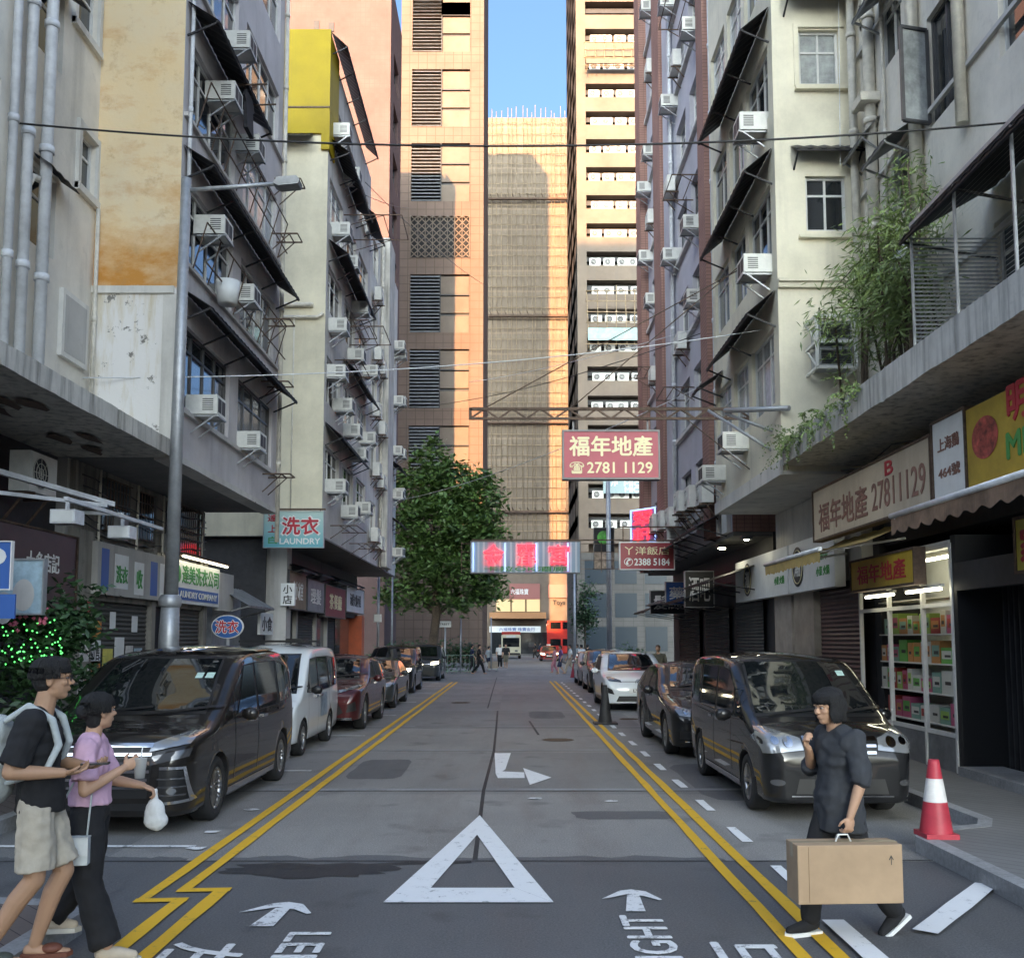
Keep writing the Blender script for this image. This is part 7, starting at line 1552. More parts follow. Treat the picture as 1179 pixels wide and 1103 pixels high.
lob = [((cx_(496), Yt, cz(530)), (1.15, 1.1, 1.2)), ((cx_(478), Yt, cz(565)), (1.5, 1.4, 1.4)), ((cx_(520), Yt, cz(560)), (1.7, 1.5, 1.5)), ((cx_(552), Yt, cz(575)), (1.3, 1.3, 1.6)), ((cx_(500), Yt - .5, cz(605)), (2.4, 2.0, 1.7)), ((cx_(555), Yt, cz(620)), (1.4, 1.4, 1.5)), ((cx_(476), Yt, cz(640)), (1.6, 1.5, 1.5)), ((cx_(515), Yt - .6, cz(655)), (2.3, 1.8, 1.4)), ((cx_(560), Yt + .2, cz(655)), (1.3, 1.3, 1.0)), ((cx_(540), Yt, cz(600)), (1.6, 1.6, 1.5)), ((cx_(465), Yt, cz(682)), (1.5, 1.4, .9)), ((cx_(530), Yt - .4, cz(685)), (1.6, 1.4, .8)), ((cx_(565), Yt, cz(680)), (.9, 1.1, .8)), ((cx_(498), Yt + .6, cz(690)), (1.2, 1.2, .6))]
leaf_cloud('crown', 'leaf', t, lob, 19000, .29, 3, 1.3)
t = thing('hedge', 'low dark green hedge behind the railing under the tree', 'hedge', (-4, 60, KH)); leaf_cloud('foliage', 'leaf_dark', t, [((wx(u, 740, 60.5), 60.5, 1.0), (.9, .6, .9)) for u in range(425, 550, 14)], 5000, .2, 9, shell=.3)
t = thing('street_tree', 'small slim tree before the grey tower podium', 'tree', (4.6, 62, KH)); mb = MB(); mb.tube([(4.6, 62, KH), (4.6, 62, 4)], [.08, .05], 8); mb.build('trunk', 'bark', t); leaf_cloud('crown', 'leaf_dark', t, [((4.6, 62, 3.4), (.8, .7, 1.4)), ((4.8, 62, 5), (.5, .5, .8))], 1600, .22, 4, shell=.3)
t = thing('shrub_row', 'dark shrubs beneath the slim tree', 'shrub', (5.2, 57, KH)); leaf_cloud('foliage', 'leaf_dark', t, [((wx(u, 740, 57), 57, .8), (.6, .5, .8)) for u in (712, 720, 728, 736)], 1500, .18, 5, shell=.3)
# bamboo like tree on the right terrace
t = thing('terrace_tree', 'feathery bamboo like tree spilling over the terrace at the cream corner', 'tree', (5.9, 15, 5.5)); r = random.Random(31); mb = MB()
stems = []
for i in range(27):
    yy = r.uniform(13.2, 16.6); x0 = r.uniform(5.6, 6.25); u = r.uniform(935, 1095); v = r.uniform(232, 375) ; e = at(u, v, r.uniform(13.0, 16.3)); e.x = min(e.x, 6.35)
    m = Vector((x0 * .6 + e.x * .4, yy * .5 + e.y * .5, max(e.z, 6.5) + .35)); pts = [Vector((x0, yy, 5.5)), Vector((x0, yy, 6.3)), m, e]; mb.tube(pts, [.028, .024, .016, .006], 6); stems.append(pts)
mb.build('stem', 'bark', t); vs, fs = [], []
for pts in stems:
    for k in range(250):
        q = r.uniform(.25, 1) ** .7 * 2.999; i = int(q); p = pts[i].lerp(pts[i + 1], q - i) + Vector((r.gauss(0, .16), r.gauss(0, .22), r.gauss(0, .14)))
        a = Vector((r.gauss(-.3, .7), r.gauss(-.1, .7), r.gauss(-.55, .35))).normalized(); b = a.cross(Vector((r.gauss(0, 1), r.gauss(0, 1), 1))).normalized(); s = r.uniform(.11, .21); j = len(vs)
        vs += [p, p + a * s * .4 + b * s * .085, p + a * s, p + a * s * .4 - b * s * .085]; fs.append((j, j + 1, j + 2, j + 3))
mb = MB(); mb.add(vs, fs); mb.build('crown', 'leaf_willow', t, normals=False)
t = thing('hanging_fern', 'clump of ferns hanging off the terrace slab edge above the cream board', 'plant', (4.9, 16.5, 5.5)); r = random.Random(77); vs, fs = [], []
for i in range(64):
    yy = r.choice([r.uniform(15.6, 17.5), r.uniform(16.8, 17.5), r.uniform(13.4, 15.6)]); p0 = Vector((4.92, yy, r.uniform(5.3, 5.6))); d = Vector((r.uniform(-.75, .05), r.uniform(-.6, .3), r.uniform(-.1, .9)))
    for k in range(26):
        q = k / 26; c = p0 + d * q * .75 - EZ * q * q * .5; a = Vector((r.gauss(0, .6), r.gauss(0, .6), -.5)).normalized(); b = d.cross(a).normalized(); s = .10 * (1 - q * .6); j = len(vs); vs += [c, c + a * s * .5 + b * .016, c + a * s, c + a * s * .5 - b * .016]; fs.append((j, j + 1, j + 2, j + 3))
mb = MB(); mb.add(vs, fs); mb.build('frond', 'leaf_willow', t, normals=False)
# hedge with green lights at the left edge
t = thing('decorated_hedge', 'dark hedge strung with bright green lights and pink blooms behind the man', 'hedge', (-5.8, 12.1, KH)); lob = [((wx(u, 750, 12), 12.0 + .1 * (i % 2), z), (.42, .35, .5)) for i, (u, z) in enumerate(((-10, 2.2), (25, 2.15), (60, 2.1), (85, 2.2), (0, 1.6), (40, 1.5), (75, 1.55), (10, .9), (50, .8)))]
leaf_cloud('foliage', 'leaf_dark', t, lob, 5200, .10, 12, 1.3, shell=.25); block(t, 'planter', 'dark_grey', -6.6, -5.25, 11.75, 12.35, KH, .5)
mb = MB(); r = random.Random(5)
for i in range(64): p = at(r.uniform(2, 72), r.uniform(720, 760) - 8 * math.sin(i), 11.72 - r.random() * .1); mb.lathe([(0, -.012), (.012, 0), (0, .012)], 5, c=p)
mb.build('green_light', 'led_green', t)['kind'] = 'stuff'
mb = MB()
for i in range(26): p = at(r.choice([r.gauss(18, 6), r.gauss(46, 6)]), r.gauss(712, 5), 11.7); mb.lathe([(0, -.03), (.035, 0), (0, .03)], 6, c=p)
mb.build('bloom', simple('pink_bloom', (.5, .1, .16), .6), t)['kind'] = 'stuff'
# ================================================================== people
M['skin'] = speck('skin', (.50, .285, .185), .10, 9, .55); M['skin_tan'] = speck('tanned_skin', (.42, .235, .145), .10, 9, .55)
M['hair'] = speck('black_hair', (.010, .009, .009), .6, 120, .7, bumpk=.9); M['hair_brown'] = speck('brown_hair', (.12, .06, .035), .4, 60, .5)
def cloth(name, c, var=.15, scale=14): 
    m = speck(name, c, var, scale, .9, big=3); return m
M['eye_white'] = simple('eye_white', (.36, .32, .30), .3)
M['c_black'] = cloth('black_cotton', (.012, .012, .014), .3); M['c_khaki'] = cloth('khaki_cotton', (.42, .37, .30)); M['c_pink'] = cloth('pink_cotton', (.62, .38, .50)); M['c_char'] = cloth('charcoal_knit', (.035, .038, .044), .25)
M['c_grey'] = cloth('pale_grey_nylon', (.42, .46, .46)); M['c_white'] = cloth('white_cotton', (.62, .62, .6)); M['c_purple'] = cloth('purple_cotton', (.16, .09, .22)); M['c_beige'] = cloth('beige_cotton', (.42, .34, .26)); M['c_navy'] = cloth('navy_cotton', (.03, .04, .08)); M['c_rose'] = cloth('rose_cotton', (.5, .2, .24)); M['c_olive'] = cloth('olive_cotton', (.12, .11, .08))
M['sole'] = speck('shoe_sole', (.55, .52, .46), .15, 12, .7); M['shoe_beige'] = cloth('beige_suede', (.5, .42, .33)); M['cardboard'] = speck('cardboard', (.40, .27, .17), .12, 5, .85, bumpk=.1)
def unit_sphere(nu=14, nv=9):
    vs = [(0, 0, -1)]; fs = []
    for j in range(1, nv):
        p = -math.pi / 2 + math.pi * j / nv
        vs += [(math.cos(p) * math.cos(2 * math.pi * i / nu), math.cos(p) * math.sin(2 * math.pi * i / nu), math.sin(p)) for i in range(nu)]
    vs.append((0, 0, 1)); n = len(vs)
    fs += [(0, 1 + (i + 1) % nu, 1 + i) for i in range(nu)]
    for j in range(nv - 2): a = 1 + j * nu; fs += [(a + i, a + (i + 1) % nu, a + nu + (i + 1) % nu, a + nu + i) for i in range(nu)]
    a = 1 + (nv - 2) * nu; fs += [(n - 1, a + i, a + (i + 1) % nu) for i in range(nu)]
    return vs, fs
_us = unit_sphere()
def ell(mb, c, r, rot=None):
    c = Vector(c); mb.add([c + ((rot @ Vector((v[0] * r[0], v[1] * r[1], v[2] * r[2]))) if rot else Vector((v[0] * r[0], v[1] * r[1], v[2] * r[2]))) for v in _us[0]], _us[1])
def cap(mb, pts, rs, n=12, flat=1.0, cut=0):
    """a limb: rounded tube through pts with a radius at each; flat squashes it across"""
    pts = [Vector(p) for p in pts]
    for p, r in zip(pts[:len(pts) - cut], rs): ell(mb, p, (r, r * flat, r))
    for a, b, ra, rb in zip(pts[:-1], pts[1:], rs[:-1], rs[1:]):
        k = 5; mb.tube([a.lerp(b, i / k) for i in range(k + 1)], [ra + (rb - ra) * i / k for i in range(k + 1)], n)
def skinned(name, mb, mat, parent, vox, smooth=4, wrinkle=0.0, wscale=9, seed=0):
    me = mb.mesh(name, mat, True); o = bpy.data.objects.new(name, me); col.objects.link(o)
    md = o.modifiers.new('r', 'REMESH'); md.mode = 'VOXEL'; md.voxel_size = vox; md.use_smooth_shade = True
    sm = o.modifiers.new('s', 'SMOOTH'); sm.factor = .5; sm.iterations = smooth
    nm = from_eval(o, name); bpy.data.objects.remove(o)
    if not nm.materials: nm.materials.append(M[mat])
    if wrinkle:
        nm.calc_loop_triangles()
        ns = [Vector(v.normal) for v in nm.vertices]
        for v, n_ in zip(nm.vertices, ns):
            p = v.co * wscale + Vector((seed, seed, 0)); q = noise.noise(Vector((p.x, p.y, p.z * .55))) + .5 * noise.noise(p * 2.3); v.co += n_ * q * wrinkle
    for p in nm.polygons: p.use_smooth = True
    return obj(name, nm, parent)
def hand(mb, wrist, d, palm_n, curl=.6, s=1.0, thumb_side=1):
    """palm and five bent fingers; d points along the fingers, palm_n out of the palm"""
    w = Vector(wrist); d = Vector(d).normalized(); pn = Vector(palm_n); pn = (pn - d * pn.dot(d)).normalized(); sd = d.cross(pn) * thumb_side
    rot = Matrix((d, sd, pn)).transposed(); ell(mb, w + d * .045 * s, (.052 * s, .040 * s, .016 * s), rot)
    for k, (off, ln) in enumerate(((.030, .070), (.010, .080), (-.011, .074), (-.030, .058))):
        b = w + d * .085 * s + sd * off * s; p = [b]; ang = 0
        for f in (.45, .32, .23):
            ang += curl * (1 + .08 * k); p.append(p[-1] + (d * math.cos(ang) + pn * math.sin(ang)) * ln * f * s)
        cap(mb, p, [.0088 * s, .0085 * s, .008 * s, .007 * s], 8)
    b = w + d * .025 * s + sd * .034 * s; p1 = b + (d * .6 + sd * .7 + pn * .3).normalized() * .035 * s; p2 = p1 + (d * .85 + sd * .1 + pn * .5).normalized() * .03 * s
    cap(mb, [b, p1, p2], [.012 * s, .010 * s, .008 * s], 8)
def head(mb, c, f, k=1.0, up=(0, 0, 1)):
    """skull, jaw, nose, brow, lips and ears; f is the way the face looks"""
    c = Vector(c); f = Vector(f).normalized(); u = Vector(up).normalized(); u = (u - f * u.dot(f)).normalized(); l = u.cross(f); rot = Matrix((f, l, u)).transposed()
    P = lambda a, b, d: c + (f * a + l * b + u * d) * k
    E = lambda p, r: ell(mb, p, tuple(x * k for x in r), rot)
    E(P(-.012, 0, .025), (.094, .074, .090)); E(P(.018, 0, -.03), (.066, .060, .085)); E(P(.045, 0, -.088), (.030, .030, .024)); E(P(.0, 0, -.065), (.055, .055, .045))
    cap(mb, [P(.082, 0, .008), P(.100, 0, -.022)], [.007 * k, .013 * k], 8); E(P(.096, .010, -.026), (.010, .008, .008)); E(P(.096, -.010, -.026), (.010, .008, .008))
    E(P(.072, .026, .024), (.018, .024, .009)); E(P(.072, -.026, .024), (.018, .024, .009)); E(P(.080, 0, -.052), (.012, .022, .006)); E(P(.078, 0, -.064), (.012, .018, .006)); E(P(.058, .038, -.02), (.022, .020, .02)); E(P(.058, -.038, -.02), (.022, .020, .02))
    for s in (1, -1): E(P(-.012, s * .075, -.008), (.020, .009, .032))
    return P, rot, f, l, u
def eyes(root, P, rot, k=1.0):
    for s in (1, -1):
        mb = MB(); ell(mb, P(.073, s * .029, .006), (.011 * k, .013 * k, .0065 * k), rot); mb.build('eye', 'eye_white', root, (0, 0, 0)); mb = MB(); ell(mb, P(.080, s * .029, .006), (.006 * k, .007 * k, .006 * k), rot); mb.build('iris', 'letter_dark', root, (0, 0, 0))
        mb = MB(); cap(mb, [P(.082, s * .014, .024), P(.080, s * .030, .029), P(.068, s * .045, .025)], [.004 * k, .0045 * k, .003 * k], 6); mb.build('eyebrow', 'hair', root, (0, 0, 0))
def torso(mb, hip, chest, neck, w, d, extra=0.0, f=(1, 0, 0)):
    """tapering trunk across local y; w half shoulder breadth, d half depth"""
    hip, chest, neck = Vector(hip), Vector(chest), Vector(neck); e = extra
    for t, (a, b) in ((0, (d * 1.0, w * .82)), (.25, (d * .95, w * .76)), (.5, (d * .95, w * .76)), (.75, (d * 1.05, w * .86)), (1, (d * 1.05, w * .92))): ell(mb, hip.lerp(chest, t), (a + e, b + e, .11 + e))
    for s in (1, -1): cap(mb, [chest + Vector((0, s * w * .82, .055)), chest + Vector((0, s * w * .35, .10)), neck - Vector((0, 0, .03))], [.062 + e, .06 + e, .052 + e])
def hem(mb, rows, n=20, x=0.0):
    """hanging skirt of cloth: (z, half depth, half width) from the top down"""
    vs = [(x + a * math.cos(2 * math.pi * i / n), b * math.sin(2 * math.pi * i / n), z) for z, a, b in rows for i in range(n)]; k = len(rows)
    mb.add(vs, [(j * n + i, j * n + (i + 1) % n, (j + 1) * n + (i + 1) % n, (j + 1) * n + i) for j in range(k - 1) for i in range(n)] + [tuple(range(n)), tuple((k - 1) * n + i for i in range(n))])
def locks(t, P, rot, n, drop, mat='hair', seed=0, front=50, k=1.0):
    """loose strands lying over the skull and hanging to the height drop"""
    r = random.Random(seed); mb = MB()
    for i in range(n):
        a = r.uniform(0, 2 * math.pi); deg = abs(math.degrees(math.atan2(math.sin(a), math.cos(a)))); d = drop if deg > front else .035 + .012 * r.random(); d *= r.uniform(.85, 1.1) if deg > front else 1
        pts = []; ox = r.gauss(0, .012)
        for j in range(7):
            q = j / 6; ph = math.pi / 2 * min(1, q * 1.5); rad = math.sin(ph) * (1.03 + .05 * r.random()); z = .035 + math.cos(ph) * .098 if q < .66 else .035 - (q - .66) / .34 * (.035 - d if d > 0 else .035 - d)
            if deg <= front and q > .66: z = .035 + (q - .66) / .34 * (d - .035)
            pts.append(P((-.02 + math.cos(a + ox * j) * .104 * rad) / 1, math.sin(a + ox * j) * .092 * rad, z))
        mb.tube(pts, [.002, .0045, .005, .005, .0045, .004, .0012], 4, cap=False)
    return mb.build('hair_locks', mat, t, (0, 0, 0), normals=False)
# ---- man with a backpack on the left pavement
t = thing('person', 'man in black t-shirt and khaki shorts, wearing glasses and holding a phone', 'person', (-2.70, 5.72, KH), R(12), 'people crossing in the foreground')
hipz, chz, nkz = .90, 1.27, 1.42
sR, sL = Vector((-.02, -.20, 1.36)), Vector((-.02, .20, 1.36)); eR, eL = Vector((-.10, -.26, 1.09)), Vector((.0, .25, 1.09)); wR, wL = Vector((.15, -.17, 1.07)), Vector((.22, .06, 1.08))
kR, kL = Vector((.01, -.10, .48)), Vector((.12, .10, .48)); aR, aL = Vector((-.23, -.10, .10)), Vector((-.02, .10, .08))
b = MB(); torso(b, (0, 0, hipz), (-.02, 0, chz), (-.01, 0, nkz), .19, .095)
cap(b, [(-.01, 0, 1.38), (.015, 0, 1.50)], [.062, .056]); P, rot, f_, l_, u_ = head(b, (.045, 0, 1.585), (1, .10, .03), 1.02)
for S, E_, W_ in ((sR, eR, wR), (sL, eL, wL)): cap(b, [S, S.lerp(E_, .5), E_, E_.lerp(W_, .35), W_], [.056, .05, .042, .042, .028])
for K, A, y in ((kR, aR, -.09), (kL, aL, .09)): cap(b, [(0, y, .86), Vector((0, y, .86)).lerp(K, .55), K, K.lerp(A, .3) - Vector((.015, 0, 0)), A], [.088, .075, .056, .056, .036])
for A, pz in ((aR, .7), (aL, .12)): cap(b, [A - Vector((.03, 0, .04)), A + Vector((.09, 0, -.055 - .02 * pz)), A + Vector((.17, 0, -.062))], [.036, .034, .026])
hand(b, wR, (1, .45, .0), (.1, .2, 1), .45); hand(b, wL, (1, -.5, 0), (.1, -.2, 1), .45, thumb_side=-1)
skinned('body', b, 'skin_tan', t, .0055, 3); eyes(t, P, rot)
c = MB(); torso(c, (0, 0, .98), (-.02, 0, chz), (-.01, 0, nkz - .035), .198, .108, .014); hem(c, [(1.05, .125, .178), (.95, .128, .18), (.84, .132, .185)]);
for S, E_ in ((sR, eR), (sL, eL)): cap(c, [S, S.lerp(E_, .5), S.lerp(E_, .88)], [.078, .078, .080], cut=1)
skinned('shirt', c, 'c_black', t, .009, 3, .016, 9)
c = MB(); ell(c, (0, 0, .87), (.122, .172, .10))
for K, y in ((kR, -.09), (kL, .09)): cap(c, [(0, y, .86), Vector((0, y, .86)).lerp(K, .5), Vector((0, y, .86)).lerp(K, .88)], [.102, .100, .104], cut=1)
skinned('shorts', c, 'c_khaki', t, .009, 3, .017, 10, 3)
c = MB()
for q, rr_ in (((-.028, 0, .045), (.098, .082, .085)), ((-.045, 0, .005), (.075, .080, .085)), ((.03, 0, .085), (.06, .062, .04)), ((.058, 0, .068), (.034, .055, .030))): ell(c, P(*q), rr_, rot)
skinned('hair', c, 'hair', t, .006, 2, .005, 30); locks(t, P, rot, 300, .005, seed=9, front=55)
c = MB(); 
for s in (1, -1):
    cc = P(.094, s * .031, .004); c.tube([cc + (l_ * math.cos(i * math.pi / 8) * .024 + u_ * math.sin(i * math.pi / 8) * .018) for i in range(17)], .0022, 5, cap=False); c.tube([P(.094, s * .055, .008), P(-.01, s * .082, .006)], .002, 5)
c.tube([P(.097, -.008, .006), P(.097, .008, .006)], .002, 5); c.build('glasses', 'black', t, (0, 0, 0))
for A, y in ((aR, -1), (aL, 1)):
    c = MB(); o_ = A + Vector((.06, 0, -.085)); c.prism([(-.13, -.04), (.0, -.046), (.12, -.05), (.145, 0), (.12, .05), (.0, .046), (-.13, .04)], lambda u, v, k: (o_.x + u, o_.y + v, max(.002, o_.z) + (.025 if k == 0 else 0))); ell(c, A + Vector((.09, 0, -.035)), (.06, .047, .03)); c.build('sandal', simple('sandal_%d' % y, (.16, .05, .03) if y > 0 else (.05, .06, .05), .6), t, (0, 0, 0))
Lm = lambda root, p: Matrix.Translation(root.location) @ Matrix.Rotation(root.rotation_euler.z, 4, 'Z') @ Vector(p)
q = Lm(t, (.0, 0, 0)); bp = thing('backpack', 'pale grey backpack on the back of the man in black', 'backpack', t.location, R(12))
c = MB(); ell(c, (-.245, 0, 1.12), (.10, .15, .20)); ell(c, (-.235, 0, 1.28), (.085, .13, .11)); ell(c, (-.25, 0, .99), (.11, .155, .11)); ell(c, (-.32, 0, 1.05), (.06, .11, .12)); skinned('bag', c, 'c_grey', bp, .010, 4, .006, 9)
c = MB()
for s in (1, -1): cap(c, [(-.17, s * .11, 1.36), (-.05, s * .125, 1.44), (.075, s * .125, 1.36), (.115, s * .13, 1.22), (.06, s * .17, 1.08), (-.14, s * .16, 1.02)], [.018, .022, .022, .022, .018, .014])
skinned('strap', c, 'c_grey', bp, .008, 2)
o_ = (wR + wL) / 2; ph = thing('phone', 'dark phone held out by the man in black', 'phone', Lm(t, (.30, -.06, 1.10)), R(12)); c = MB(); c.box(-.075, .075, -.038, .038, 0, .010); c.build('case', 'black', ph, (0, 0, 0)); c = MB(); c.box(-.07, .07, -.034, .034, .0102, .0115); c.build('screen', 'glass_grey', ph, (0, 0, 0))
# ---- woman in pink stepping off the kerb
t = thing('person', 'woman in pink top and wide black trousers stepping off the kerb with a cup', 'person', (-2.62, 6.2, 0), R(10), 'people crossing in the foreground')
sR, sL = Vector((.0, -.165, 1.29)), Vector((.0, .165, 1.29)); eR, eL = Vector((.02, -.23, 1.05)), Vector((.06, .22, 1.06)); wR, wL = Vector((.22, -.12, 1.17)), Vector((.28, .17, 1.02))
kR, kL = Vector((.02, -.08, .50)), Vector((-.02, .09, .50)); aR, aL = Vector((.15, -.08, .09)), Vector((-.24, .09, KH + .10))
b = MB(); torso(b, (0, 0, .90), (0, 0, 1.22), (.0, 0, 1.345), .155, .082); cap(b, [(.0, 0, 1.33), (.015, .01, 1.43)], [.052, .048]); P, rot, f_, l_, u_ = head(b, (.04, .015, 1.505), (.75, .62, .05), .95)
for S, E_, W_ in ((sR, eR, wR), (sL, eL, wL)): cap(b, [S, S.lerp(E_, .5), E_, E_.lerp(W_, .35), W_], [.046, .042, .036, .036, .024])
for K, A, y in ((kR, aR, -.08), (kL, aL, .08)): cap(b, [(0, y, .86), K, A], [.085, .055, .034]); cap(b, [A - Vector((.02, 0, .04)), A + Vector((.14, 0, -.06))], [.032, .026])
hand(b, wR, (.75, .3, .45), (-.3, 1, 0), .75, .92); hand(b, wL, (.8, -.1, -.35), (0, 0, -1), .7, .92)
skinned('body', b, 'skin', t, .0055, 3); eyes(t, P, rot, .95)
c = MB(); torso(c, (0, 0, 1.06), (0, 0, 1.22), (.0, 0, 1.32), .16, .09, .012); hem(c, [(1.1, .115, .15), (1.0, .12, .155), (.945, .125, .16)])
for S, E_ in ((sR, eR), (sL, eL)): cap(c, [S, S.lerp(E_, .4), S.lerp(E_, .75)], [.070, .072, .08], cut=1)
skinned('blouse', c, 'c_pink', t, .009, 3, .014, 11, 5)
c = MB(); ell(c, (0, 0, .90), (.118, .156, .11)); cap(c, [(0, 0, .93), (0, 0, .99)], [.10, .095], flat=1.3)
for K, A, y in ((kR, aR, -.08), (kL, aL, .08)): cap(c, [(0, y, .86), K, A.lerp(K, .06)], [.108, .090, .092], cut=1)
skinned('trousers', c, 'c_black', t, .009, 3, .018, 7, 8)
c = MB()
for q, rr_ in (((-.03, 0, .03), (.092, .080, .092)), ((-.075, 0, .01), (.05, .06, .07)), ((-.125, 0, .01), (.042, .042, .045)), ((.02, 0, .085), (.06, .066, .035)), ((-.05, 0, -.05), (.05, .06, .06))): ell(c, P(*q), tuple(x * .95 for x in rr_), rot)
skinned('hair', c, 'hair', t, .006, 2, .004, 30, 2); locks(t, P, rot, 260, -.005, seed=5, front=62)
for A in (aR, aL):
    c = MB(); o_ = A + Vector((.05, 0, -.088)); c.prism([(-.12, -.036), (.0, -.042), (.12, -.044), (.15, 0), (.12, .044), (.0, .042), (-.12, .036)], lambda u, v, k: (o_.x + u, o_.y + v, o_.z + (.028 if k == 0 else 0))); c.build('sole', 'sole', t, (0, 0, 0)); c = MB(); cap(c, [A + Vector((-.03, 0, -.03)), A + Vector((.06, 0, -.035)), A + Vector((.15, 0, -.048))], [.045, .042, .03]); skinned('shoe', c, 'shoe_beige', t, .008, 3)
pc = thing('drink_cup', 'clear plastic cup held by the woman in pink', 'cup', Lm(t, (.305, -.075, 1.10)), 0); c = MB(); c.lathe([(0, 0), (.030, 0), (.042, .12), (.043, .125), (.0, .127)], 18); c.build('cup', simple('clear_plastic', (.55, .56, .55), .15, alpha=.55), pc, (0, 0, 0)); c = MB(); c.tube([(0, 0, .1), (.012, 0, .19)], .004, 6); c.build('straw', 'letter_white', pc, (0, 0, 0))
pb = thing('plastic_bag', 'white plastic bag hanging from the hand of the woman in pink', 'bag', Lm(t, (.36, .16, .74)), R(10)); c = MB(); ell(c, (0, 0, .10), (.065, .045, .10)); ell(c, (.01, 0, .06), (.075, .055, .065)); cap(c, [(0, 0, .17), (0, 0, .25)], [.02, .012]); skinned('bag', c, speck('thin_white_plastic', (.55, .58, .66), .15, 12, .35) and 'c_white', pb, .007, 2, .006, 22)
hb = thing('handbag', 'small pale grey handbag with a flap hanging at the hip of the woman in pink', 'handbag', Lm(t, (-.05, -.215, .62)), R(10)); c = MB(); c.box(-.105, .105, -.035, .035, 0, .155); c.build('bag', speck('pale_leather', (.52, .55, .54), .12, 8, .45), hb, (0, 0, 0)); c = MB(); c.box(-.107, .107, -.042, -.0352, .055, .16); c.box(-.107, .107, -.042, .037, .1552, .163); c.build('flap', speck('pale_leather_flap', (.58, .6, .59), .1, 8, .4), hb, (0, 0, 0)); c = MB(); c.box(-.018, .018, -.047, -.042, .06, .09); c.build('clasp', 'chrome', hb, (0, 0, 0))
c = MB(); c.tube([(-.09, 0, .15), (-.06, .01, .35), (.03, .05, .55), (.10, .12, .72)], .006, 6); c.tube([(.09, 0, .15), (.10, .02, .35), (.105, .06, .52), (.105, .12, .72)], .006, 6); c.build('strap', 'c_grey', hb, (0, 0, 0))
# ---- woman in charcoal carrying a carton
t = thing('person', 'woman in charcoal tunic with black bob carrying a cardboard box across the road', 'person', (2.20, 6.72, 0), R(198), 'people crossing in the foreground')
sR, sL = Vector((.0, -.165, 1.31)), Vector((-.02, .17, 1.30)); eR, eL = Vector((.04, -.24, 1.07)), Vector((.0, .245, 1.05)); wR, wL = Vector((.17, -.09, 1.22)), Vector((.09, .235, .815))
kR, kL = Vector((.16, -.08, .47)), Vector((-.10, .08, .46)); aR, aL = Vector((.20, -.07, .09)), Vector((-.36, .08, .14))
b = MB(); torso(b, (0, 0, .90), (0, 0, 1.23), (.02, 0, 1.355), .175, .098); cap(b, [(.01, 0, 1.34), (.04, 0, 1.43)], [.055, .05]); P, rot, f_, l_, u_ = head(b, (.075, 0, 1.50), (1, .12, -.12), .97)
for S, E_, W_ in ((sR, eR, wR), (sL, eL, wL)): cap(b, [S, S.lerp(E_, .5), E_, E_.lerp(W_, .35), W_], [.048, .044, .038, .037, .025])
for K, A, y in ((kR, aR, -.08), (kL, aL, .08)): cap(b, [(0, y, .86), K, A], [.088, .056, .036]); q_ = Matrix.Rotation(.55 if A is aL else 0, 3, 'Y'); cap(b, [A + q_ @ Vector((-.01, 0, -.03)), A + q_ @ Vector((.14, 0, -.055))], [.030, .024])
hand(b, wR, (.5, .2, .8), (-.6, .6, 0), .85, .95); hand(b, wL, (.15, 0, -1), (0, -1, 0), .75, .95, -1)
skinned('body', b, 'skin', t, .0055, 3); eyes(t, P, rot, .97)
c = MB(); torso(c, (0, 0, .95), (0, 0, 1.22), (.02, 0, 1.32), .18, .108, .014); ell(c, (0, 0, .90), (.15, .20, .13)); hem(c, [(1.05, .11, .17), (.92, .14, .185), (.80, .148, .195), (.69, .155, .20)])
for S, E_, W_ in ((sR, eR, wR), (sL, eL, wL)): cap(c, [S, S.lerp(E_, .5), E_, E_.lerp(W_, .15)], [.068, .066, .064, .064], cut=1)
skinned('tunic', c, 'c_char', t, .009, 3, .017, 9, 11)
c = MB(); ell(c, (0, 0, .84), (.12, .16, .10))
for K, A, y in ((kR, aR, -.08), (kL, aL, .08)): cap(c, [(0, y, .86), K, A.lerp(K, .08)], [.100, .078, .066])
skinned('trousers', c, 'c_black', t, .009, 4, .006, 7, 13)
c = MB()
for q, rr_ in (((-.02, 0, .04), (.098, .088, .085)), ((-.04, .0, -.02), (.085, .088, .075)), ((.035, 0, .075), (.065, .072, .045)), ((.066, 0, .055), (.028, .060, .030)), ((-.01, .078, -.035), (.062, .026, .075)), ((-.01, -.078, -.035), (.062, .026, .075)), ((-.06, 0, -.06), (.065, .085, .065)), ((-.03, 0, .07), (.1, .098, .07)), ((-.07, 0, .0), (.08, .095, .09))): ell(c, P(*q), tuple(x * .97 for x in rr_), rot)
skinned('hair', c, 'hair', t, .006, 2, .006, 26, 4); locks(t, P, rot, 420, -.10, seed=3, front=58)
for A in (aR, aL):
    rr_ = -.55 if A is aL else 0; mt_ = Matrix.Rotation(-rr_, 3, 'Y'); 
    TT = lambda p: A + mt_ @ Vector(p)
    c = MB(); c.prism([(-.07, -.034), (.06, -.042), (.17, -.042), (.20, 0), (.17, .042), (.06, .042), (-.07, .034)], lambda u, v, k: TT((u, v, -.088 + (.026 if k == 0 else 0)))); c.build('sole', 'letter_white', t, (0, 0, 0)); c = MB(); cap(c, [TT((-.02, 0, -.015)), TT((.06, 0, -.035)), TT((.16, 0, -.05))], [.046, .043, .03]); skinned('shoe', c, 'c_black', t, .008, 3)
bx = thing('cardboard_box', 'plain brown cardboard box carried by its top by the woman in charcoal', 'box', (2.14, 6.48, .29), R(3)); c = MB(); L_, D_, H_ = .34, .11, .365
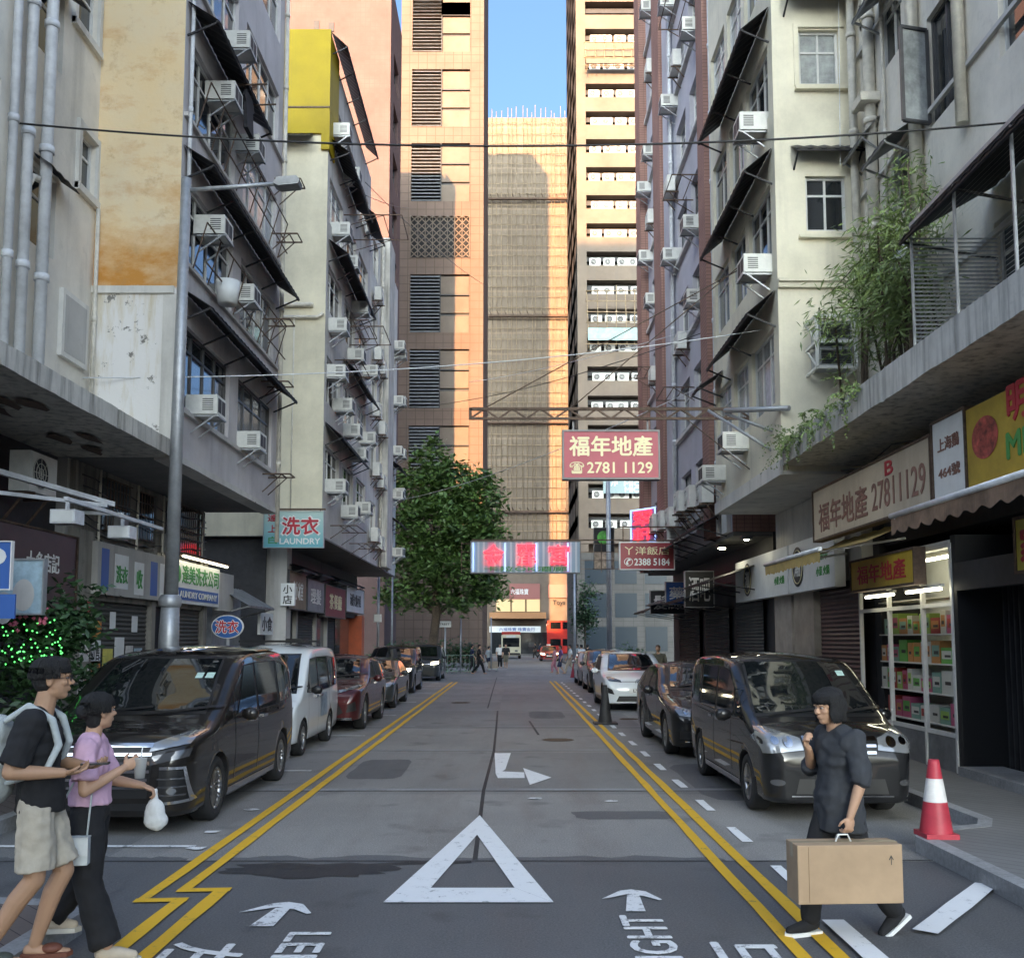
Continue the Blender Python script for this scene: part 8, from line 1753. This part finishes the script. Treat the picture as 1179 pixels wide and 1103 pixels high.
c.box(-L_, L_, -D_, D_, 0, H_); me = c.mesh('carton', 'cardboard'); o_ = obj('carton', me, bx); md = o_.modifiers.new('b', 'BEVEL'); md.width = .006; md.segments = 2; o_.data = from_eval(o_, 'carton'); o_.modifiers.clear()
c = MB(); c.box(-L_ + .07, -L_ + .073, -D_ - .002, -D_ + .001, .01, H_ - .01); c.box(-L_ + .02, L_ - .02, -.004, .004, H_ - .001, H_ + .0015); c.build('fold_line', simple('fold_shadow_brown', (.2, .13, .08), .9), bx, (0, 0, 0))
c = MB(); c.box(-L_ - .001, L_ + .001, -.028, .028, H_ + .0016, H_ + .0026); c.box(L_ + .0005, L_ + .002, -.028, .028, H_ - .09, H_ + .002); c.box(-L_ - .002, -L_ - .0005, -.028, .028, H_ - .09, H_ + .002); c.build('packing_tape', simple('packing_tape', (.42, .33, .22), .25), bx, (0, 0, 0))
c = MB(); add_text(c, '↑', (L_ - .09, -D_ - .001, .24), EX, EZ, .03, .06, .01, thick=.001); c.build('printed_mark', 'letter_dark', bx, (0, 0, 0))
c = MB(); pl_ = Lm(t, (0, .235, .70)); c.tube([(-.05, 0, H_), (-.03, 0, H_ + .045), (.03, 0, H_ + .045), (.05, 0, H_)], .006, 6); c.build('handle_strap', 'letter_white', bx, (0, 0, 0))
# ---- people at and beyond the crossing
def walker(label, x, y, rz, top, bottom, hair='hair', k=1.0, step=.2, shorts=False, z0=0.0, bare_arms=True):
    t = thing('person', label, 'person', (x, y, z0), rz, 'people near the crossing'); t.scale = (k, k, k)
    b = MB(); torso(b, (0, 0, .92), (0, 0, 1.28), (0, 0, 1.42), .19, .10); cap(b, [(0, 0, 1.38), (.01, 0, 1.5)], [.058, .052]); P, rot, *_ = head(b, (.03, 0, 1.59), (1, 0, 0), 1.0)
    arms = []
    for s in (1, -1):
        S = Vector((0, s * .2, 1.36)); E_ = Vector((-.5 * step * s * .5, s * .25, 1.08)); W_ = Vector((.12 - step * s * .4, s * .24, .86)); arms.append((S, E_)); cap(b, [S, E_, W_], [.052, .042, .028]); ell(b, W_ + Vector((.02, 0, -.07)), (.03, .025, .07))
        K = Vector((.08 + step * s * .45, s * .09, .49)); A = Vector((step * s * 1.2 - .04, s * .09, .08 if s > 0 else .10)); cap(b, [(0, s * .09, .88), K, A], [.09, .056, .036]); cap(b, [A - Vector((.02, 0, .03)), A + Vector((.14, 0, -.045))], [.035, .028])
    skinned('body', b, 'skin', t, .018, 2)
    c = MB(); torso(c, (0, 0, .94), (0, 0, 1.28), (0, 0, 1.39), .198, .11, .014)
    for S, E_ in arms: cap(c, [S, S.lerp(E_, .7)], [.07, .068])
    skinned('shirt', c, top, t, .022, 2, .008, 7)
    c = MB(); ell(c, (0, 0, .9), (.12, .17, .1))
    for s in (1, -1):
        K = Vector((.08 + step * s * .45, s * .09, .49)); A = Vector((step * s * 1.2 - .04, s * .09, .1)); cap(c, [(0, s * .09, .88), K] + ([] if shorts else [A.lerp(K, .1)]), [.105, .085] + ([] if shorts else [.07]))
    skinned('trousers', c, bottom, t, .022, 2)
    c = MB(); ell(c, P(-.02, 0, .04), (.1, .085, .085), rot); ell(c, P(-.05, 0, -.02), (.07, .08, .07), rot); skinned('hair', c, hair, t, .018, 1)
    return t
X = lambda u, y: wx(u, 740, y)
walker('man in black jacket striding across the road below the street name plate', X(551, 57), 57, R(5), 'c_black', 'c_black', step=.3)
walker('man in dark clothes half hidden behind the striding man in black', X(543, 60), 60, R(10), 'c_navy', 'c_black', step=.15)
walker('person in white top and dark trousers standing at the crossing left of the minibus', X(575, 70), 70, R(-80), 'c_white', 'c_black', step=.08)
walker('person in black top and shorts beside the one in white at the crossing', X(582, 69), 69, R(-100), 'c_black', 'c_olive', step=.08, shorts=True)
walker('person in grey stooping over a trolley near the posts at the crossing', X(562, 63), 63, R(40), 'c_grey', 'c_navy', step=.1, k=.92)
walker('distant dark pedestrian right of the minibus', X(616, 104), 104, R(180), 'c_black', 'c_black', step=.2); walker('distant pedestrian in navy beside the taxi', X(621, 106), 106, R(0), 'c_navy', 'c_black', step=.2)
walker('woman in purple top and dark skirt stepping over the junction beside the one in rose', X(645, 57), 57, R(190), 'c_purple', 'c_navy', step=.18, k=.97, shorts=True); walker('woman in rose pink dress beside the woman in purple', X(638, 59), 59, R(170), 'c_rose', 'c_rose', step=.15, k=.93)
walker('man in white shirt and beige trousers striding past the red cone', X(656, 57.5), 57.5, R(182), 'c_white', 'c_beige', step=.28)
walker('person in white shirt behind the silver hatchback', X(669, 58), 58, R(120), 'c_white', 'c_navy', step=.1); walker('person in black behind the silver hatchback', X(676, 60), 60, R(60), 'c_black', 'c_black', step=.1)
walker('person in pale grey beyond the silver hatchback', X(664, 63), 63, R(200), 'c_grey', 'c_black', step=.15); walker('brown haired person on the pavement by the white crossover', X(757, 31.5), 31.5, R(250), 'c_olive', 'c_black', hair='hair_brown', step=.1, z0=KH, k=.97)
t = thing('hand_trolley', 'small metal trolley with a bundle near the stooping person', 'trolley', (X(567, 62.2), 62.2, 0)); mb = MB(); mb.box(-.35, .35, -.25, .25, .12, .18)
for s in (1, -1): mb.bar((-.35, s * .22, .15), (-.55, s * .22, 1.0), .04); mb.lathe([(0, -.03), (.09, -.03), (.09, .03), (0, .03)], 12, 'y', (.25, s * .2, .09)); mb.lathe([(0, -.03), (.09, -.03), (.09, .03), (0, .03)], 12, 'y', (-.25, s * .2, .09))
mb.bar((-.55, -.22, 1.0), (-.55, .22, 1.0), .04); mb.build('frame', 'steel', t, (0, 0, 0)); mb = MB(); mb.box(-.3, .32, -.2, .2, .19, .62); mb.build('bundle', 'c_beige', t, (0, 0, 0))
# ------------------------------------------------------------------ a thing of one piece is that piece
bpy.context.view_layer.update()
_km = {}
for o in bpy.data.objects:
    if o.parent: _km.setdefault(o.parent.name, []).append(o)
for r_ in [o for o in bpy.data.objects if o.type == 'EMPTY' and not o.parent]:
    ks = _km.get(r_.name, [])
    if len(ks) == 1 and not _km.get(ks[0].name):
        c = ks[0]; mw = r_.matrix_world @ c.matrix_local; nm = r_.name; pr = {k: r_[k] for k in r_.keys()}
        bpy.data.objects.remove(r_); c.parent = None; c.matrix_world = mw; c.name = nm
        for k, v in pr.items(): c[k] = v
